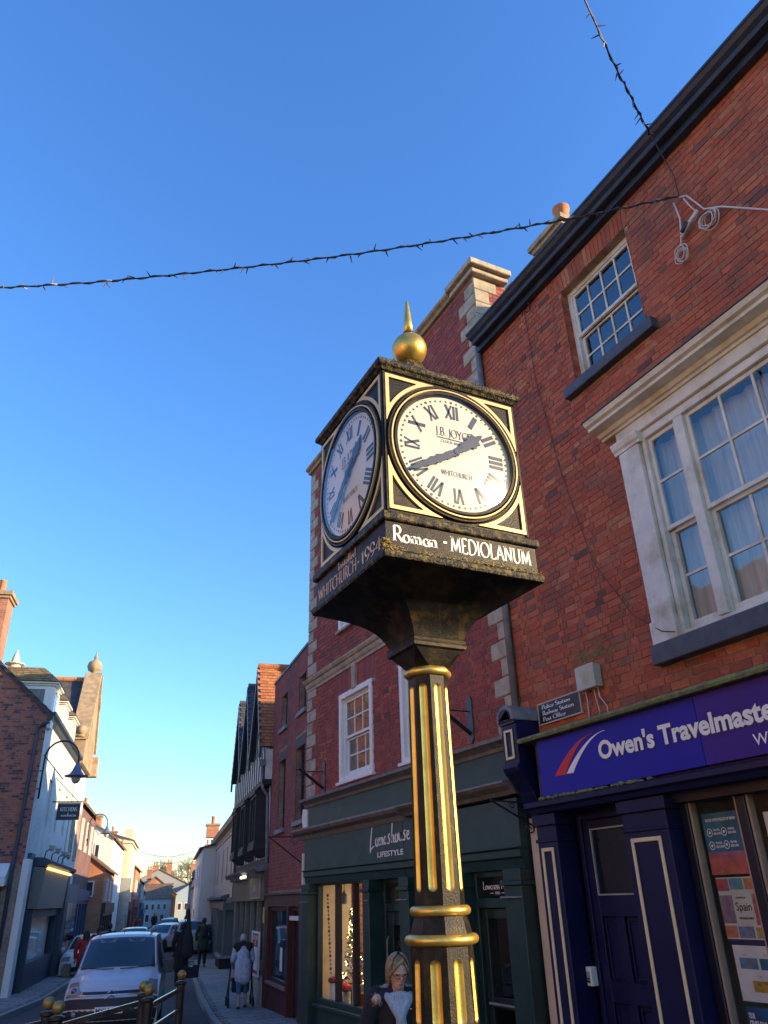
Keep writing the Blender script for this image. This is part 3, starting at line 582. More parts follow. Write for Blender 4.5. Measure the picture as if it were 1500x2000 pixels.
def tri(s0, s1, nx):
    zm = 4.86; mb = MB(); FA.frame(mb, s0, s1, zm-.02, 5.885, .045, -.045, -.01, wb=.045); FA.frame(mb, s0+.0, s1, 3.845, zm-.025, .05, -.1, -.05, wb=.08, wt=.03)
    w = mb.build('sash', M['oldwhite'], bw, bevel=.004)
    panes(FA, bw, s0+.045, s1-.045, zm+.028, 5.84, -.035, nx, 2, .026, .024, M['glass'], M['oldwhite'])
    panes(FA, bw, s0+.05, s1-.05, 3.925, zm-.055, -.09, nx, 2, .026, .024, M['glass'], M['oldwhite'])
for a in (4.24, 2.93): mb = MB(); FA.box(mb, a, a+.11, -.1, .035, 3.845, 5.885); mb.build('mullion', M['oldwhite'], bw, bevel=.005)
tri(4.352, 4.738, 1); tri(3.042, 4.238, 3); tri(2.542, 2.928, 1)
room(FA, ow, 2.25, 5.03, 3.78, 6.1, -.11, 2.2, M['room'])
cu = MB(); n = 60   # net curtain with soft folds across the lower sashes
for k in range(n):
    a, b = 2.5+2.28*k/n, 2.5+2.28*(k+1)/n; oa = -.2+.02*math.sin(k*1.3)+.012*math.sin(k*.53); ob = -.2+.02*math.sin((k+1)*1.3)+.012*math.sin((k+1)*.53)
    cu.add([FA.p(a, oa, 3.82), FA.p(b, ob, 3.82), FA.p(b, ob, 5.88), FA.p(a, oa, 5.88)], [(0, 1, 2, 3)])
cu.build('net_curtain', M['curtain'], ow, smooth=True)
# eaves
mb = MB(); FA.box(mb, S0-.05, 7.36, -.02, .10, 8.88, 9.12); mb.build('fascia_board', M['gutter'], ow)
mb = MB(); FA.sweep(mb, [(.102, 8.97), (.19, 8.97), (.2, 8.985), (.205, 9.02), (.25, 9.05), (.28, 9.09), (.295, 9.10), (.295, 9.13), (.27, 9.13), (.265, 9.11), (.102, 9.0)], S0-.05, 7.33); mb.build('gutter', M['gutter'], ow)
mb = MB(); P = FA.p
mb.add([P(S0, .2, 9.125), P(7.4, .2, 9.125), P(7.4, -4.2, 11.2), P(S0, -4.2, 11.2), P(7.4, -8, 9.3), P(S0, -8, 9.3)], [(3, 2, 1, 0), (3, 5, 4, 2)]); mb.build('roof', M['roofslate'], ow)
# shopfront
def panel_frame(fr, root, s0, s1, z0, z1, o, w=.035, m=None, name='panel_moulding'):
    mb = MB(); fr.frame(mb, s0, s1, z0, z1, w, o, o+.016); mb.build(name, m or M['cream'], root, bevel=.005)
mb = MB(); FA.box(mb, 5.22, 5.76, -.05, .20, -.25, 2.36); FA.box(mb, 5.19, 5.79, -.05, .225, 2.36, 2.47); FA.box(mb, 5.20, 5.78, -.05, .213, 2.2, 2.235); p2 = mb.build('pilaster', M['navy'], ow, bevel=.006)
panel_frame(FA, p2, 5.31, 5.68, .1, 2.15, .198)
mb = MB(); FA.box(mb, 6.74, 7.06, -.05, .20, -.25, 2.36); FA.box(mb, 6.71, 7.09, -.05, .225, 2.36, 2.47); FA.box(mb, 6.72, 7.08, -.05, .213, 2.2, 2.235); p1 = mb.build('pilaster', M['navy'], ow, bevel=.006)
panel_frame(FA, p1, 6.80, 7.00, .1, 2.15, .198)
mb = MB(); FA.box(mb, 7.09, 7.4, -.05, .03, -.25, 2.5); mb.build('cream_wall_strip', mat('cream_render', (.62, .54, .42), .8, var=.1, dirt=(.4, .33, .24), dscale=3, damt=.5), ow)
mb = MB(); FA.sweep(mb, [(-.02, 2.48), (.25, 2.48), (.265, 2.52), (.3, 2.54), (.3, 2.585), (.27, 2.6), (-.02, 2.6)], S0, 7.10); mb.build('lower_cornice', M['navy'], ow)
mb = MB(); FA.box(mb, S0, 6.9, -.02, .22, 2.602, 3.2); mb.build('fascia', M['navydark'], ow)
mb = MB(); FA.sweep(mb, [(0, 3.2), (.33, 3.2), (.34, 3.225), (.33, 3.25), (.0, 3.29)], S0, 7.05); mb.build('moss_ledge', M['moss'], ow)
mb = MB(); rg = random.Random(9)
for i in range(120):
    s = 5.2+1.6*rg.random()**.8; FA_o = .27+rg.uniform(-.03, .025); r = rg.uniform(.01, .028); mb.ell(FA.p(s, FA_o, 2.6+r*.3), (r*1.3, r*1.6, r*.8), 7, 4)
stuff(mb.build('moss_tufts', M['moss'], ow, smooth=True))
# console bracket at the end of the fascia
con = MB(); prof = [(0, 2.47), (.06, 2.47), (.1, 2.5), (.13, 2.58), (.18, 2.72), (.26, 2.84), (.34, 2.92), (.36, 2.97), (.36, 3.0), (.33, 3.0), (.33, 3.47), (0, 3.47)]
FA.sweep(con, prof, 7.06, 7.34); cb = con.build('console_bracket', M['navy'], ow, bevel=.008)
mb = MB(); FA.slab(mb, [(7.04, 3.47), (7.36, 3.47)]+[(7.2+.16*math.cos(R_(a)), 3.5+.15*math.sin(R_(a))) for a in range(0, 181, 20)][::1], 0, .37); mb.build('console_cap', M['lead'], cb, bevel=.006)
mb = MB(); FA.slab(mb, [(7.08, 3.475)]+[(7.2+.12*math.cos(R_(a)), 3.5+.105*math.sin(R_(a))) for a in range(0, 181, 20)]+[(7.32, 3.475)], .355, .378); mb.build('cap_panel', M['navy'], cb)
mb = MB(); FA.box(mb, 7.05, 7.35, .32, .35, 3.44, 3.475); mb.build('console_moulding', M['navydark'], cb)
panel_frame(FA, cb, 7.12, 7.28, 3.06, 3.38, .33, .03)
# door in its recess
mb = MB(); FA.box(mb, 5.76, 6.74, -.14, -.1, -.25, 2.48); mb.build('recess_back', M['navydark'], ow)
mb = MB()
FA.frame(mb, 5.84, 6.68, -.1, 2.44, .055, -.1, -.03)
df = mb.build('door_frame', M['navy'], ow, bevel=.004)
dr = MB(); a, b = 5.9, 6.62
for q in ((a, a+.1, -.12, 2.38), (b-.1, b, -.12, 2.38), (a+.1, b-.1, -.12, .22), (a+.1, b-.1, .82, .99), (a+.1, b-.1, 1.52, 1.70), (a+.1, b-.1, 2.3, 2.38), ((a+b)/2-.05, (a+b)/2+.05, .22, .82), ((a+b)/2-.05, (a+b)/2+.05, .99, 1.52)):
    FA.box(dr, q[0], q[1], -.095, -.05, q[2], q[3])
door = dr.build('door', M['navy'], ow, bevel=.004)
for q in ((a+.1, (a+b)/2-.05, .22, .82), ((a+b)/2+.05, b-.1, .22, .82), (a+.1, (a+b)/2-.05, .99, 1.52), ((a+b)/2+.05, b-.1, .99, 1.52)):
    mb = MB(); FA.box(mb, q[0], q[1], -.095, -.082, q[2], q[3]); FA.frame(mb, q[0]+.02, q[1]-.02, q[2]+.02, q[3]-.02, .018, -.082, -.066); mb.build('door_panel', M['navy'], door, bevel=.003)
mb = MB(); mb.add([FA.p(a+.1, -.07, 1.70), FA.p(b-.1, -.07, 1.70), FA.p(b-.1, -.07, 2.3), FA.p(a+.1, -.07, 2.3)], [(0, 1, 2, 3)]); mb.build('door_glass', M['glass'], door)
mb = MB(); FA.frame(mb, a+.1, b-.1, 1.70, 2.3, .014, -.066, -.046); mb.build('glass_bead', mat('grey_bead', (.3, .32, .34), .5), door)
kb = MB(); FA.box(kb, 6.66, 6.735, -.03, .05, .94, 1.1); k_ = kb.build('key_safe', M['white'], ow, bevel=.01, seg=2)
mb = MB(); FA.box(mb, 6.672, 6.723, .05, .056, .965, 1.06); kp = mb.build('keypad', mat('grey_plastic', (.28, .33, .4), .4), k_, bevel=.003)
mb = MB()
for i in range(3):
    for j in range(2): FA.box(mb, 6.679+i*.014, 6.688+i*.014, .056, .061, .975+j*.022, .988+j*.022)
mb.build('keys', M['ink'], k_)
# shop window: sill, stall riser, posts, panes
mb = MB(); FA.box(mb, S0, 5.22, -.04, .1, -.3, .42); FA.box(mb, S0, 5.22, -.04, .15, .42, .47); mb.build('stall_riser', M['navy'], ow, bevel=.006)
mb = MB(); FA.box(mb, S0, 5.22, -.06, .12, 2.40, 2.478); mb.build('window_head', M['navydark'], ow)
mb = MB(); FA.box(mb, S0, 5.21, -.05, .04, .472, .53)
shopw = mb.build('shop_window', mat('navy_brown_frame', (.06, .05, .10), .35), ow, bevel=.006); shopw['label'] = 'travel shop display window with dark posts'
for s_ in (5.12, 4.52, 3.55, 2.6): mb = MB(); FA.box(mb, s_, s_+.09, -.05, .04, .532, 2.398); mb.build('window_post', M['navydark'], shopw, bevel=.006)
for s_ in (5.095, 4.613, 4.495): mb = MB(); FA.box(mb, s_, s_+.022, -.045, .02, .534, 2.396); mb.build('window_bead', mat('tan_bead', (.36, .27, .2), .5), shopw)
for s_a, s_b in ((4.61, 5.12), (3.64, 4.52), (2.69, 3.55)):
    mb = MB(); mb.add([FA.p(s_a, -.02, .472), FA.p(s_b, -.02, .472), FA.p(s_b, -.02, 2.398), FA.p(s_a, -.02, 2.398)], [(0, 1, 2, 3)]); mb.build('pane', M['glassd'], shopw)
room(FA, ow, S0+.1, 5.2, .45, 2.42, -.06, 1.3, mat('shop_room', (.20, .15, .115), .9, var=.2))
# chimney of the travel agency
ch = MB(); ch.box(7.05, 7.95, 6.85, 7.55, 9.6, 11.72); c_ = ch.build('chimney', M['stone'], ow, bevel=.01)
mb = MB(); mb.box(6.99, 8.01, 6.79, 7.61, 11.722, 11.8); mb.box(6.94, 8.06, 6.74, 7.66, 11.8, 11.9); mb.build('chimney_cap', M['stoneg'], c_)
for py in ((7.22, 6.98), (7.75, 7.2)): mb = MB(); mb.lathe([(.14, 0), (.15, .05), (.12, .1), (.125, .36), (.15, .39), (.15, .43), (.12, .43), (.1, .3)], (*py, 11.9), 18); mb.build('chimney_pot', M['terra'], c_, smooth=True, auto=40)

# ---- things fixed to this facade
sg = thing('shop_fascia_sign', "long blue fascia sign lettered Owen's Travelmasters with red and white swoosh", 'sign', tuple(FA.p(5.0, .24, 2.62)))
mb = MB(); FA.box(mb, 4.623, 6.81, .222, .262, 2.625, 3.19); mb.build('sign_panel', M['signblue'], sg, bevel=.004)
mb = MB(); FA.box(mb, S0+.02, 4.617, .222, .262, 2.625, 3.19); mb.build('sign_panel', M['signpurple'], sg, bevel=.004)
def onsign(fr, sx, z0, o, dirn): return lambda x, y: fr.p(sx+dirn*x, o, z0+y)
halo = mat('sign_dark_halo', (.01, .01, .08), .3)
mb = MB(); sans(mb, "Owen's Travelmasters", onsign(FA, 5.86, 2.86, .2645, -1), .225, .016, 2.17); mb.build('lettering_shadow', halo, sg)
mb = MB(); sans(mb, "Owen's Travelmasters", onsign(FA, 5.86, 2.865, .2665, -1), .225, .008, 2.165); mb.build('lettering', M['lettw'], sg)
mb = MB(); sans(mb, "Whitchurch", onsign(FA, 4.12, 2.70, .2655, -1), .12, .001, .62); mb.build('lettering', M['lettw'], sg)
def swoosh(mb, a0, a1, w0, w1, dx):
    n = 14; vs = []
    for i in range(n+1):
        t = i/n; x = 6.56-dx-(.64*t); z = 2.80+.315*math.sin(t*math.pi/2)**.9; w = w0*(1-t)**1.1+w1
        vs += [FA.p(x, .2655, z), FA.p(x-w, .2655, z-.004)]
    mb.add(vs, [(2*i, 2*i+1, 2*i+3, 2*i+2) for i in range(n)])
mb = MB(); swoosh(mb, 0, 0, .17, .006, 0); mb.build('red_swoosh', mat('sign_red', (.55, .012, .02), .35), sg)
mb = MB(); swoosh(mb, 0, 0, .1, .004, .19); mb.build('white_swoosh', M['lettw'], sg)
# direction sign
ds = thing('direction_sign', 'small black sign with cream gothic lettering Police Station Railway Station Post Office', 'sign', tuple(FA.p(6.65, .02, 3.44)))
mb = MB(); FA.box(mb, 6.29, 7.0, .012, .03, 3.42, 3.63); mb.build('plate', mat('sign_black', (.012, .014, .02), .4), ds)
mb = MB(); FA.frame(mb, 6.275, 7.015, 3.405, 3.645, .014, .012, .036); mb.build('border', mat('sign_cream_border', (.5, .4, .32), .6), ds)
mb = MB()
for i, t in enumerate(('Police Station', 'Railway Station', 'Post Office')): serif(mb, t, onsign(FA, 6.94, 3.572-i*.066, .032, -1), .046, .17, .07, width=(.5, .55, .4)[i])
mb.build('lettering', M['lettw'], ds)
# junction box
jb = thing('junction_box', 'weathered cream plastic junction box on mossy brick above the blue sign', 'junction box', tuple(FA.p(6.05, 0, 3.62)))
mb = MB(); FA.box(mb, 5.92, 6.2, .012, .1, 3.60, 3.84); mb.build('box', mat('aged_plastic', (.5, .46, .34), .6, var=.1, dirt=(.3, .26, .08), dscale=6, damt=.8), jb, bevel=.012, seg=2)
mb = MB(); FA.box(mb, 5.915, 6.205, .1, .125, 3.595, 3.845); mb.build('lid', mat('aged_lid', (.5, .49, .42), .6, var=.1, dirt=(.36, .3, .06), dscale=5, damt=.8), jb, bevel=.01, seg=2)
for s_, d in ((6.15, .03), (6.02, .0), (5.96, -.06)):
    mb = MB(); mb.tube([FA.p(s_, .06, 3.6), FA.p(s_, .05, 3.5), FA.p(s_+d, .03, 3.4), FA.p(s_+d, .03, 3.27)], .006, 6); mb.build('conduit', M['cable'], jb, smooth=True)
# iron ring at the gutter, thin wire down the wall
mb = MB(); mb.tube([FA.p(6.22+.07*math.cos(t*.3), .05+.04*math.sin(t*.3), 8.86+.07*math.sin(t*.3)) for t in range(0, 21)], .008, 6); tag(mb.build('iron_ring', M['iron'], None, smooth=True), 'rusty iron ring fixed below the gutter of the brick building', 'ring')
mb = MB(); mb.tube([FA.p(6.28, .03, 8.8), FA.p(6.25, .03, 7.6), FA.p(6.05, .03, 6.2), FA.p(5.75, .04, 4.9), FA.p(5.3, .06, 4.15), FA.p(4.95, .1, 3.88), FA.p(4.8, .1, 3.83)], .005, 5); tag(mb.build('telephone_wire', M['cableb'], None), 'thin dark wire running down the brick wall to the large window', 'wire')

mb = MB(); rg = random.Random(19)
for i in range(620):
    s_ = 6.0+rg.gauss(0, .16); z_ = 3.93+abs(rg.gauss(0, .075))-.1*abs(s_-6.0); r_ = rg.uniform(.004, .011); mb.ell(FA.p(s_, .007, z_), (.002, r_*2.2, r_), 6, 4)
stuff(mb.build('moss_stain', mat('wall_moss', (.17, .12, .035), .95, var=.4, scale=30), wl_))
# ---- posters in the travel shop window
def poster(name, label, s1, z0, w, h, bgm, o=-.045, tilt=0.0):
    r = thing(name, label, 'poster', tuple(FA.p(s1-w/2, o, z0)), group='posters in the travel shop window')
    mb = MB(); FA.box(mb, s1-w, s1, o-.004, o, z0, z0+h); mb.build('sheet', bgm, r); return r
def patch(r, s1, z, w, h, m, o, name='picture'):
    mb = MB(); P = FA.p; mb.add([P(s1, o, z), P(s1-w, o, z), P(s1-w, o, z+h), P(s1, o, z+h)], [(0, 1, 2, 3)]); mb.build(name, m, r)
def pic(name, c1, c2, c3, sc=9.0):   # printed picture: three ink colours in soft blotches
    m = mat(name, c1, .5, var=.35, scale=sc, dirt=c2, dscale=sc*1.3, damt=1.0); return m
pt = poster('travel_poster', 'blue and coral poster with white icons at the top of the shop window', 5.06, 1.83, .40, .47, pic('p_teal', (.02, .12, .22), (.03, .22, .26), None, 4))
patch(pt, 5.06, 1.83, .40, .12, pic('p_coral', (.5, .1, .09), (.4, .16, .04), None, 12), -.0435); patch(pt, 5.06, 1.95, .4, .05, pic('p_pink', (.35, .1, .14), (.1, .1, .2), None, 12), -.0433)
mb = MB(); sans(mb, 'BOOK WITH PEACE OF MIND', onsign(FA, 5.02, 2.235, -.042, -1), .03, .001, .31)
for i, (a, b) in enumerate(((5.0, 2.13), (4.85, 2.13), (5.0, 2.03), (4.85, 2.03))):
    stroke(mb, arc(0, 0, .026, .03, 0, 360, 16), onsign(FA, a, b+.02, -.042, -1), .006, .006, mono=True); sans(mb, 'TRAVEL', onsign(FA, a-.04, b+.03, -.042, -1), .022, .0008, .07); sans(mb, 'SECURE', onsign(FA, a-.04, b+.002, -.042, -1), .022, .0008, .08)
    mb.ell(FA.p(a, -.042, b+.02), (.002, .011, .012), 8, 5)
mb.build('lettering', M['lettw'], pt)
def collage(label, s1, z0, word, tint):
    r = poster('travel_poster', label, s1, z0, .42, .44, mat('poster_cream', (.52, .52, .42), .5)); rg = random.Random(len(word))
    cells = ((0, .34, .12, .09), (.13, .35, .13, .08), (.275, .35, .13, .08), (0, .11, .13, .2), (.32, .1, .1, .22), (0, .01, .12, .085), (.13, .01, .15, .08), (.295, .01, .11, .075))
    cols = [((.4, .05, .05), (.1, .2, .3)), ((.05, .2, .3), (.15, .3, .1)), ((.5, .2, .06), (.4, .08, .05)), ((.25, .15, .2), (.1, .12, .16)), ((.45, .06, .05), (.5, .3, .25)), ((.5, .16, .08), (.2, .3, .3)), ((.1, .18, .35), (.5, .2, .1)), ((.4, .3, .08), (.1, .25, .1))]
    for i, (x, y, w_, h_) in enumerate(cells): patch(r, s1-x, z0+y, w_, h_, pic('pc%s%d' % (word, i), *cols[(i+tint) % 8], None, 18), -.0435)
    mb = MB(); sans(mb, word, onsign(FA, s1-.15, z0+.2, -.042, -1), .085, .0005, .15); sans(mb, 'YOUR PIECE OF', onsign(FA, s1-.16, z0+.285, -.042, -1), .018, .0006, .1); sans(mb, 'WITH PEACE OF MIND', onsign(FA, s1-.16, z0+.14, -.042, -1), .02, .0008, .14); mb.build('lettering', M['ink'], r)
collage('collage poster with the word Spain in black script', 5.04, 1.37, 'Spain', 0)
pw = poster('travel_poster', 'plain white poster with three small landscape photographs', 5.01, .955, .43, .375, mat('poster_white', (.6, .59, .57), .5))
patch(pw, 4.965, 1.17, .17, .075, pic('pw1', (.1, .2, .3), (.2, .15, .18), None, 16), -.0435); patch(pw, 4.775, 1.17, .16, .075, pic('pw2', (.02, .1, .25), (.03, .2, .06), None, 14), -.0435); patch(pw, 4.88, 1.02, .16, .075, pic('pw3', (.42, .24, .03), (.1, .1, .03), None, 14), -.0435)
patch(pw, 5.01, 1.33, .43, .035, mat('p_navy_strip', (.01, .015, .08), .4), -.0431, 'strip')
mb = MB(); sans(mb, 'BEACHES', onsign(FA, 4.93, 1.262, -.042, -1), .014, 0, .05); sans(mb, 'CITIES', onsign(FA, 4.74, 1.262, -.042, -1), .014, 0, .04); sans(mb, 'TOURS', onsign(FA, 4.83, 1.12, -.042, -1), .014, 0, .05); mb.build('lettering', M['ink'], pw)
pc = poster('travel_poster', 'deep blue cruise poster with green cliff and white ship', 5.0, .50, .46, .42, pic('p_sea', (.008, .06, .16), (.02, .14, .25), None, 3.5))
patch(pc, 4.7, .67, .15, .22, pic('p_cliff', (.03, .13, .03), (.12, .14, .03), None, 14), -.0435); patch(pc, 4.67, .82, .1, .07, mat('p_turq', (.02, .32, .32), .5), -.0428); patch(pc, 4.71, .60, .03, .012, M['lettw'], -.0428)
mb = MB()
for i, t in enumerate(('YOUR', 'CRUISE CLUB', 'CONCIERGE')): sans(mb, t, onsign(FA, 4.985, .845-i*.05, -.042, -1), .05, .002, (.06, .155, .13)[i])
sans(mb, 'INSPIRE, RELAX & UNWIND', onsign(FA, 4.97, .555, -.042, -1), .03, .001, .25); sans(mb, 'SPEAK TO US ABOUT YOUR NEXT CRUISE TODAY', onsign(FA, 4.97, .53, -.042, -1), .016, 0, .38); mb.build('lettering', M['lettw'], pc)
pj = poster('travel_poster', 'white poster with red lettering beside the window post', 4.44, 1.9, .5, .36, mat('poster_white', (.6, .59, .57), .5))
mb = MB(); sans(mb, 'jet2', onsign(FA, 4.39, 2.06, -.042, -1), .13, .004, .24); sans(mb, 'Package holidays', onsign(FA, 4.38, 2.0, -.042, -1), .035, .0008, .26); mb.build('lettering', mat('poster_red', (.5, .02, .03), .5), pj)
patch(pj, 4.44, 1.42, .5, .42, pic('p_blue2', (.03, .08, .3), (.06, .1, .2), None, 6), -.0435, 'lower_sheet')
# ================================================================== LIFESTYLE SHOP BUILDING (right, brick with stone quoins)
lo = thing('quoined_shop_building', 'tall dark red brick building with stone quoins above a dark green shopfront', 'building', (5.5, 10.8, -.3))
L0, L1 = 7.405, 14.30
LW = [(11.35, 12.70, 3.52, 5.02), (9.0, 10.36, 3.50, 4.98), (11.4, 12.72, 6.22, 7.7), (9.05, 10.37, 6.22, 7.7), (11.5, 12.6, 8.5, 9.5), (9.15, 10.25, 8.5, 9.5)]
mb = MB(); cut_wall(FA, mb, L0, L1, 3.30, 10.45, [(a+.03, b-.03, c+.02, d-.03) for a, b, c, d in LW], .13)
lw_ = mb.build('wall', M['mortar2'], lo)
QH = .231; qz = 3.42; quo = []
k = 0
while qz+QH < 10.4:
    for s_in, sg_ in ((L0, 1), (L1, -1)):
        ln = .44 if k % 2 == 0 else .25
        quo.append((s_in, s_in+sg_*ln, qz, qz+QH))
    qz += QH; k += 1
arch = [(a-.12, b+.12, d-.02, d+.40) for a, b, c, d in LW[:4]]
lay_bricks(FA, lo, lw_, M['brick2'], L0, L1, 3.42, 10.42, LW+arch+[(min(a, b), max(a, b), c, d) for a, b, c, d in quo]+[(L0, L1, 5.41, 5.66)], seed=21)
rg = random.Random(31)
for i, (a, b, c, d) in enumerate(quo):
    mb = MB(); lo_, hi_ = min(a, b), max(a, b); g_ = .006
    vis = proj(FA.p((a+b)/2, 0, (c+d)/2)); FA.box(mb, lo_, hi_-g_ if a < b else hi_, -.02, .022+rg.uniform(0, .008), c+g_, d-g_ if d else d)
    mb.build('quoin_stone', M['stone'], lw_, bevel=.012)
for a, b, c, d in LW[:2]:     # rubbed brick flat arches with a stone keystone
    cs = (a+b)/2; hw = (b-a)/2; n = 9
    for sg_ in (-1, 1):
        for i in range(n):
            u0, u1 = .07+(hw-.07)*i/n, .07+(hw-.07)*(i+1)/n; mb = MB(); mb.tn = rg.random()
            q = [(cs+sg_*u0*1.12, d), (cs+sg_*(u1*1.12-.004), d), (cs+sg_*(u1*1.17-.004), d+.39), (cs+sg_*u0*1.17, d+.39)]
            FA.slab(mb, q if sg_ > 0 else q[::-1], -.1, .006+rg.uniform(0, .004)); mb.build('arch_brick', M['brick3'], lw_)
    mb = MB(); FA.slab(mb, [(cs-.06, d-.02), (cs+.06, d-.02), (cs+.078, d+.41), (cs-.078, d+.41)], -.1, .06); mb.build('keystone', M['stone'], lw_, bevel=.008)
for i, (a, b, c, d) in enumerate(LW):
    mb = MB(); FA.frame(mb, a, b, c, d, .1, -.05, .035, wb=.06); mb.build('window_surround', M['white'], lo, bevel=.008)
    if c < 8: mb = MB(); FA.box(mb, a-.05, b+.05, -.05, .075, c-.05, c-.002); mb.build('window_sill', M['white'] if c < 6 else M['stone'], lo, bevel=.006)
    sash(FA, lo, a+.1, b-.1, c+.06, d-.1, -.03, 3, 2, M['white'], M['glass'], fw=.035, roomd=1.1, m_room=M['room'])
# moulded string course, in stones
s_ = L1
while s_ > L0+.1:
    e = max(L0, s_-rg.uniform(.75, 1.0)); mb = MB(); j = rg.uniform(0, .006)
    FA.sweep(mb, [(-.02, 5.42), (.03, 5.42), (.035+j, 5.47), (.06, 5.49), (.075, 5.53), (.075, 5.555), (.11, 5.575), (.135+j, 5.62), (.135, 5.64), (-.02, 5.67)], e+.004, s_-.004); mb.build('string_course_stone', M['stone'], lw_); s_ = e
# parapet coping, raised pier at the corner
s_ = L1+.05
while s_ > 8.0:
    e = max(7.98, s_-rg.uniform(.8, 1.0)); mb = MB(); FA.sweep(mb, [(-.4, 10.45), (.06, 10.45), (.08, 10.5), (.13, 10.53), (.14, 10.58), (-.4, 10.62)], e+.004, s_-.004); mb.build('coping_stone', M['stoneg'], lo); s_ = e
mb = MB(); FA.box(mb, 7.28, 7.97, -.6, .09, 10.45, 10.54); FA.box(mb, 7.2, 7.99, -.62, .16, 10.54, 10.65); mb.build('pier_cap', M['stone'], lo, bevel=.012)
# flank above the neighbour's roof: quoins and brick in the sun
FF = Fr((5.5, 7.40), (13.5, 7.40), -1)
mb = MB(); cut_wall(FF, mb, 0, 8, 3, 10.45, [], .1); fl = mb.build('wall', M['mortar2'], lo); z = 8.96; k = 0
flq = []
for i in range(6):
    flq.append((0, .42 if i % 2 else .26, z+i*.25, z+(i+1)*.25))
for a, b, c, d in flq:
    if d > 10.46: d = 10.44
    mb = MB(); FF.box(mb, a-.012, b, -.02, .02, c+.004, d-.004); mb.build('quoin_stone', M['stone'], fl, bevel=.01)
lay_bricks(FF, lo, fl, M['brick2'], 0, 3.0, 8.9, 10.42, flq, nind=60, seed=33)
s_ = .7
while s_ < 7.5: mb = MB(); FF.sweep(mb, [(-.3, 10.45), (.06, 10.45), (.1, 10.5), (.1, 10.56), (-.3, 10.6)], s_, s_+.9); mb.build('coping_stone', M['stone'], lo); s_ += .905
body(FA, lo, L0, L1, -.4, 10.45, 8, brickmat('lomas_side', (.3, .08, .05), (.22, .06, .05), (.3, .24, .2)))
mb = MB(); mb.add([FA.p(L0, -.35, 10.3), FA.p(L1, -.35, 10.3), FA.p(L1, -8, 10.3), FA.p(L0, -8, 10.3)], [(0, 1, 2, 3)]); mb.build('roof', M['roofslate'], lo)
mb = MB(); mb.tube([FA.p(7.385, .06, 9.0), FA.p(7.385, .06, 3.6)], .045, 10); mb.build('downpipe', M['lead'], lo, smooth=True)
# ---- shopfront
G = M['green']; GU = M['greenup']
mb = MB(); FA.sweep(mb, [(0, 3.24), (.12, 3.24), (.14, 3.28), (.2, 3.31), (.26, 3.33), (.27, 3.37), (0, 3.43)], 7.42, 14.02); mb.build('upper_cornice', M['lead'], lo)
mb = MB(); FA.box(mb, 7.42, 13.95, 0, .1, 2.905, 3.238); mb.build('upper_panel', GU, lo)
mb = MB(); FA.sweep(mb, [(0, 2.70), (.16, 2.70), (.2, 2.76), (.3, 2.80), (.34, 2.84), (.34, 2.87), (.1, 2.903), (0, 2.903)], 10.1, 14.2); mb.build('ledge', M['lead'], lo)
mb = MB(); FA.sweep(mb, [(0, 2.74), (.16, 2.74), (.2, 2.78), (.3, 2.82), (.34, 2.85), (.34, 2.87), (.1, 2.903), (0, 2.903)], 7.4, 10.09); mb.build('ledge', M['lead'], lo)
for a, b in ((10.18, 13.98), (7.43, 10.17)):
    mb = MB(); FA.box(mb, a, b, 0, .15, 2.2, 2.698); mb.build('fascia', GU, lo)
    mb = MB(); FA.sweep(mb, [(0, 1.98), (.12, 1.98), (.14, 2.08), (.17, 2.1), (.17, 2.17), (.2, 2.19), (.2, 2.2), (0, 2.2)], a, b); mb.build('architrave', G, lo)
def pil(a, b, o=.2):
    mb = MB(); FA.box(mb, a, b, -.05, o, -.5, 1.82); FA.box(mb, a-.03, b+.03, -.05, o+.03, 1.98-.16, 1.84+.02); FA.box(mb, a, b, -.05, o+.004, 1.86, 1.98); p = mb.build('pilaster', G, lo, bevel=.005)
    mb = MB(); FA.box(mb, a-.03, b+.03, o+.02, o+.036, 1.70, 1.715); mb.build('pilaster_bead', M['lead'], p)
pil(13.62, 13.98); pil(11.22, 11.45); pil(10.0, 10.27); pil(7.43, 7.76); pil(8.62, 8.85)
mb = MB(); FA.slab(mb, [(13.98, 3.2), (14.2, 3.24), (14.25, 3.1), (14.2, 2.95), (14.12, 2.8), (14.02, 2.85), (13.98, 2.6)], 0, .12); mb.build('console_scroll', M['white'], lo, bevel=.01)
# display window
mb = MB(); FA.box(mb, 11.45, 13.62, -.05, .08, -.5, .2); FA.box(mb, 11.45, 13.62, -.05, .14, .2, .25); mb.build('stall_riser', G, lo, bevel=.006)
mb = MB(); FA.frame(mb, 11.45, 13.62, .252, 1.978, .07, -.04, .05, wt=.03)
sw = mb.build('shop_window', G, lo, bevel=.006); sw['label'] = 'three light display window with Christmas stock'
for s_ in (12.82, 12.14): mb = MB(); FA.box(mb, s_-.035, s_+.035, -.06, .04, .322, 1.948); mb.build('mullion', M['timber'], sw, bevel=.005)
for a, b in ((12.855, 13.55), (12.175, 12.785), (11.52, 12.105)):
    mb = MB(); mb.add([FA.p(a, -.0, .322), FA.p(b, -.0, .322), FA.p(b, -.0, 1.948), FA.p(a, -.0, 1.948)], [(0, 1, 2, 3)]); mb.build('pane', M['glassd'], sw)
lrm = mat('lifestyle_room', (.5, .42, .32), .9, var=.12)
room(FA, lo, 11.3, 14.25, -.3, 2.2, -.055, 2.0, lrm); room(FA, lo, 10.3, 11.28, -.3, 2.2, -.14, 1.6, lrm)
mb = MB(); FA.box(mb, 11.47, 14.2, -.45, -.06, .2, .26); mb.build('display_shelf', mat('shelf_paint', (.3, .3, .28), .6), lo)
mb = MB(); FA.box(mb, 12.2, 13.6, -1.8, -.7, 2.13, 2.16); mb.build('ceiling_light', mat('lit_panel', (1, .9, .75), .5, emit=(1, .74, .45), estr=3.0), lo)
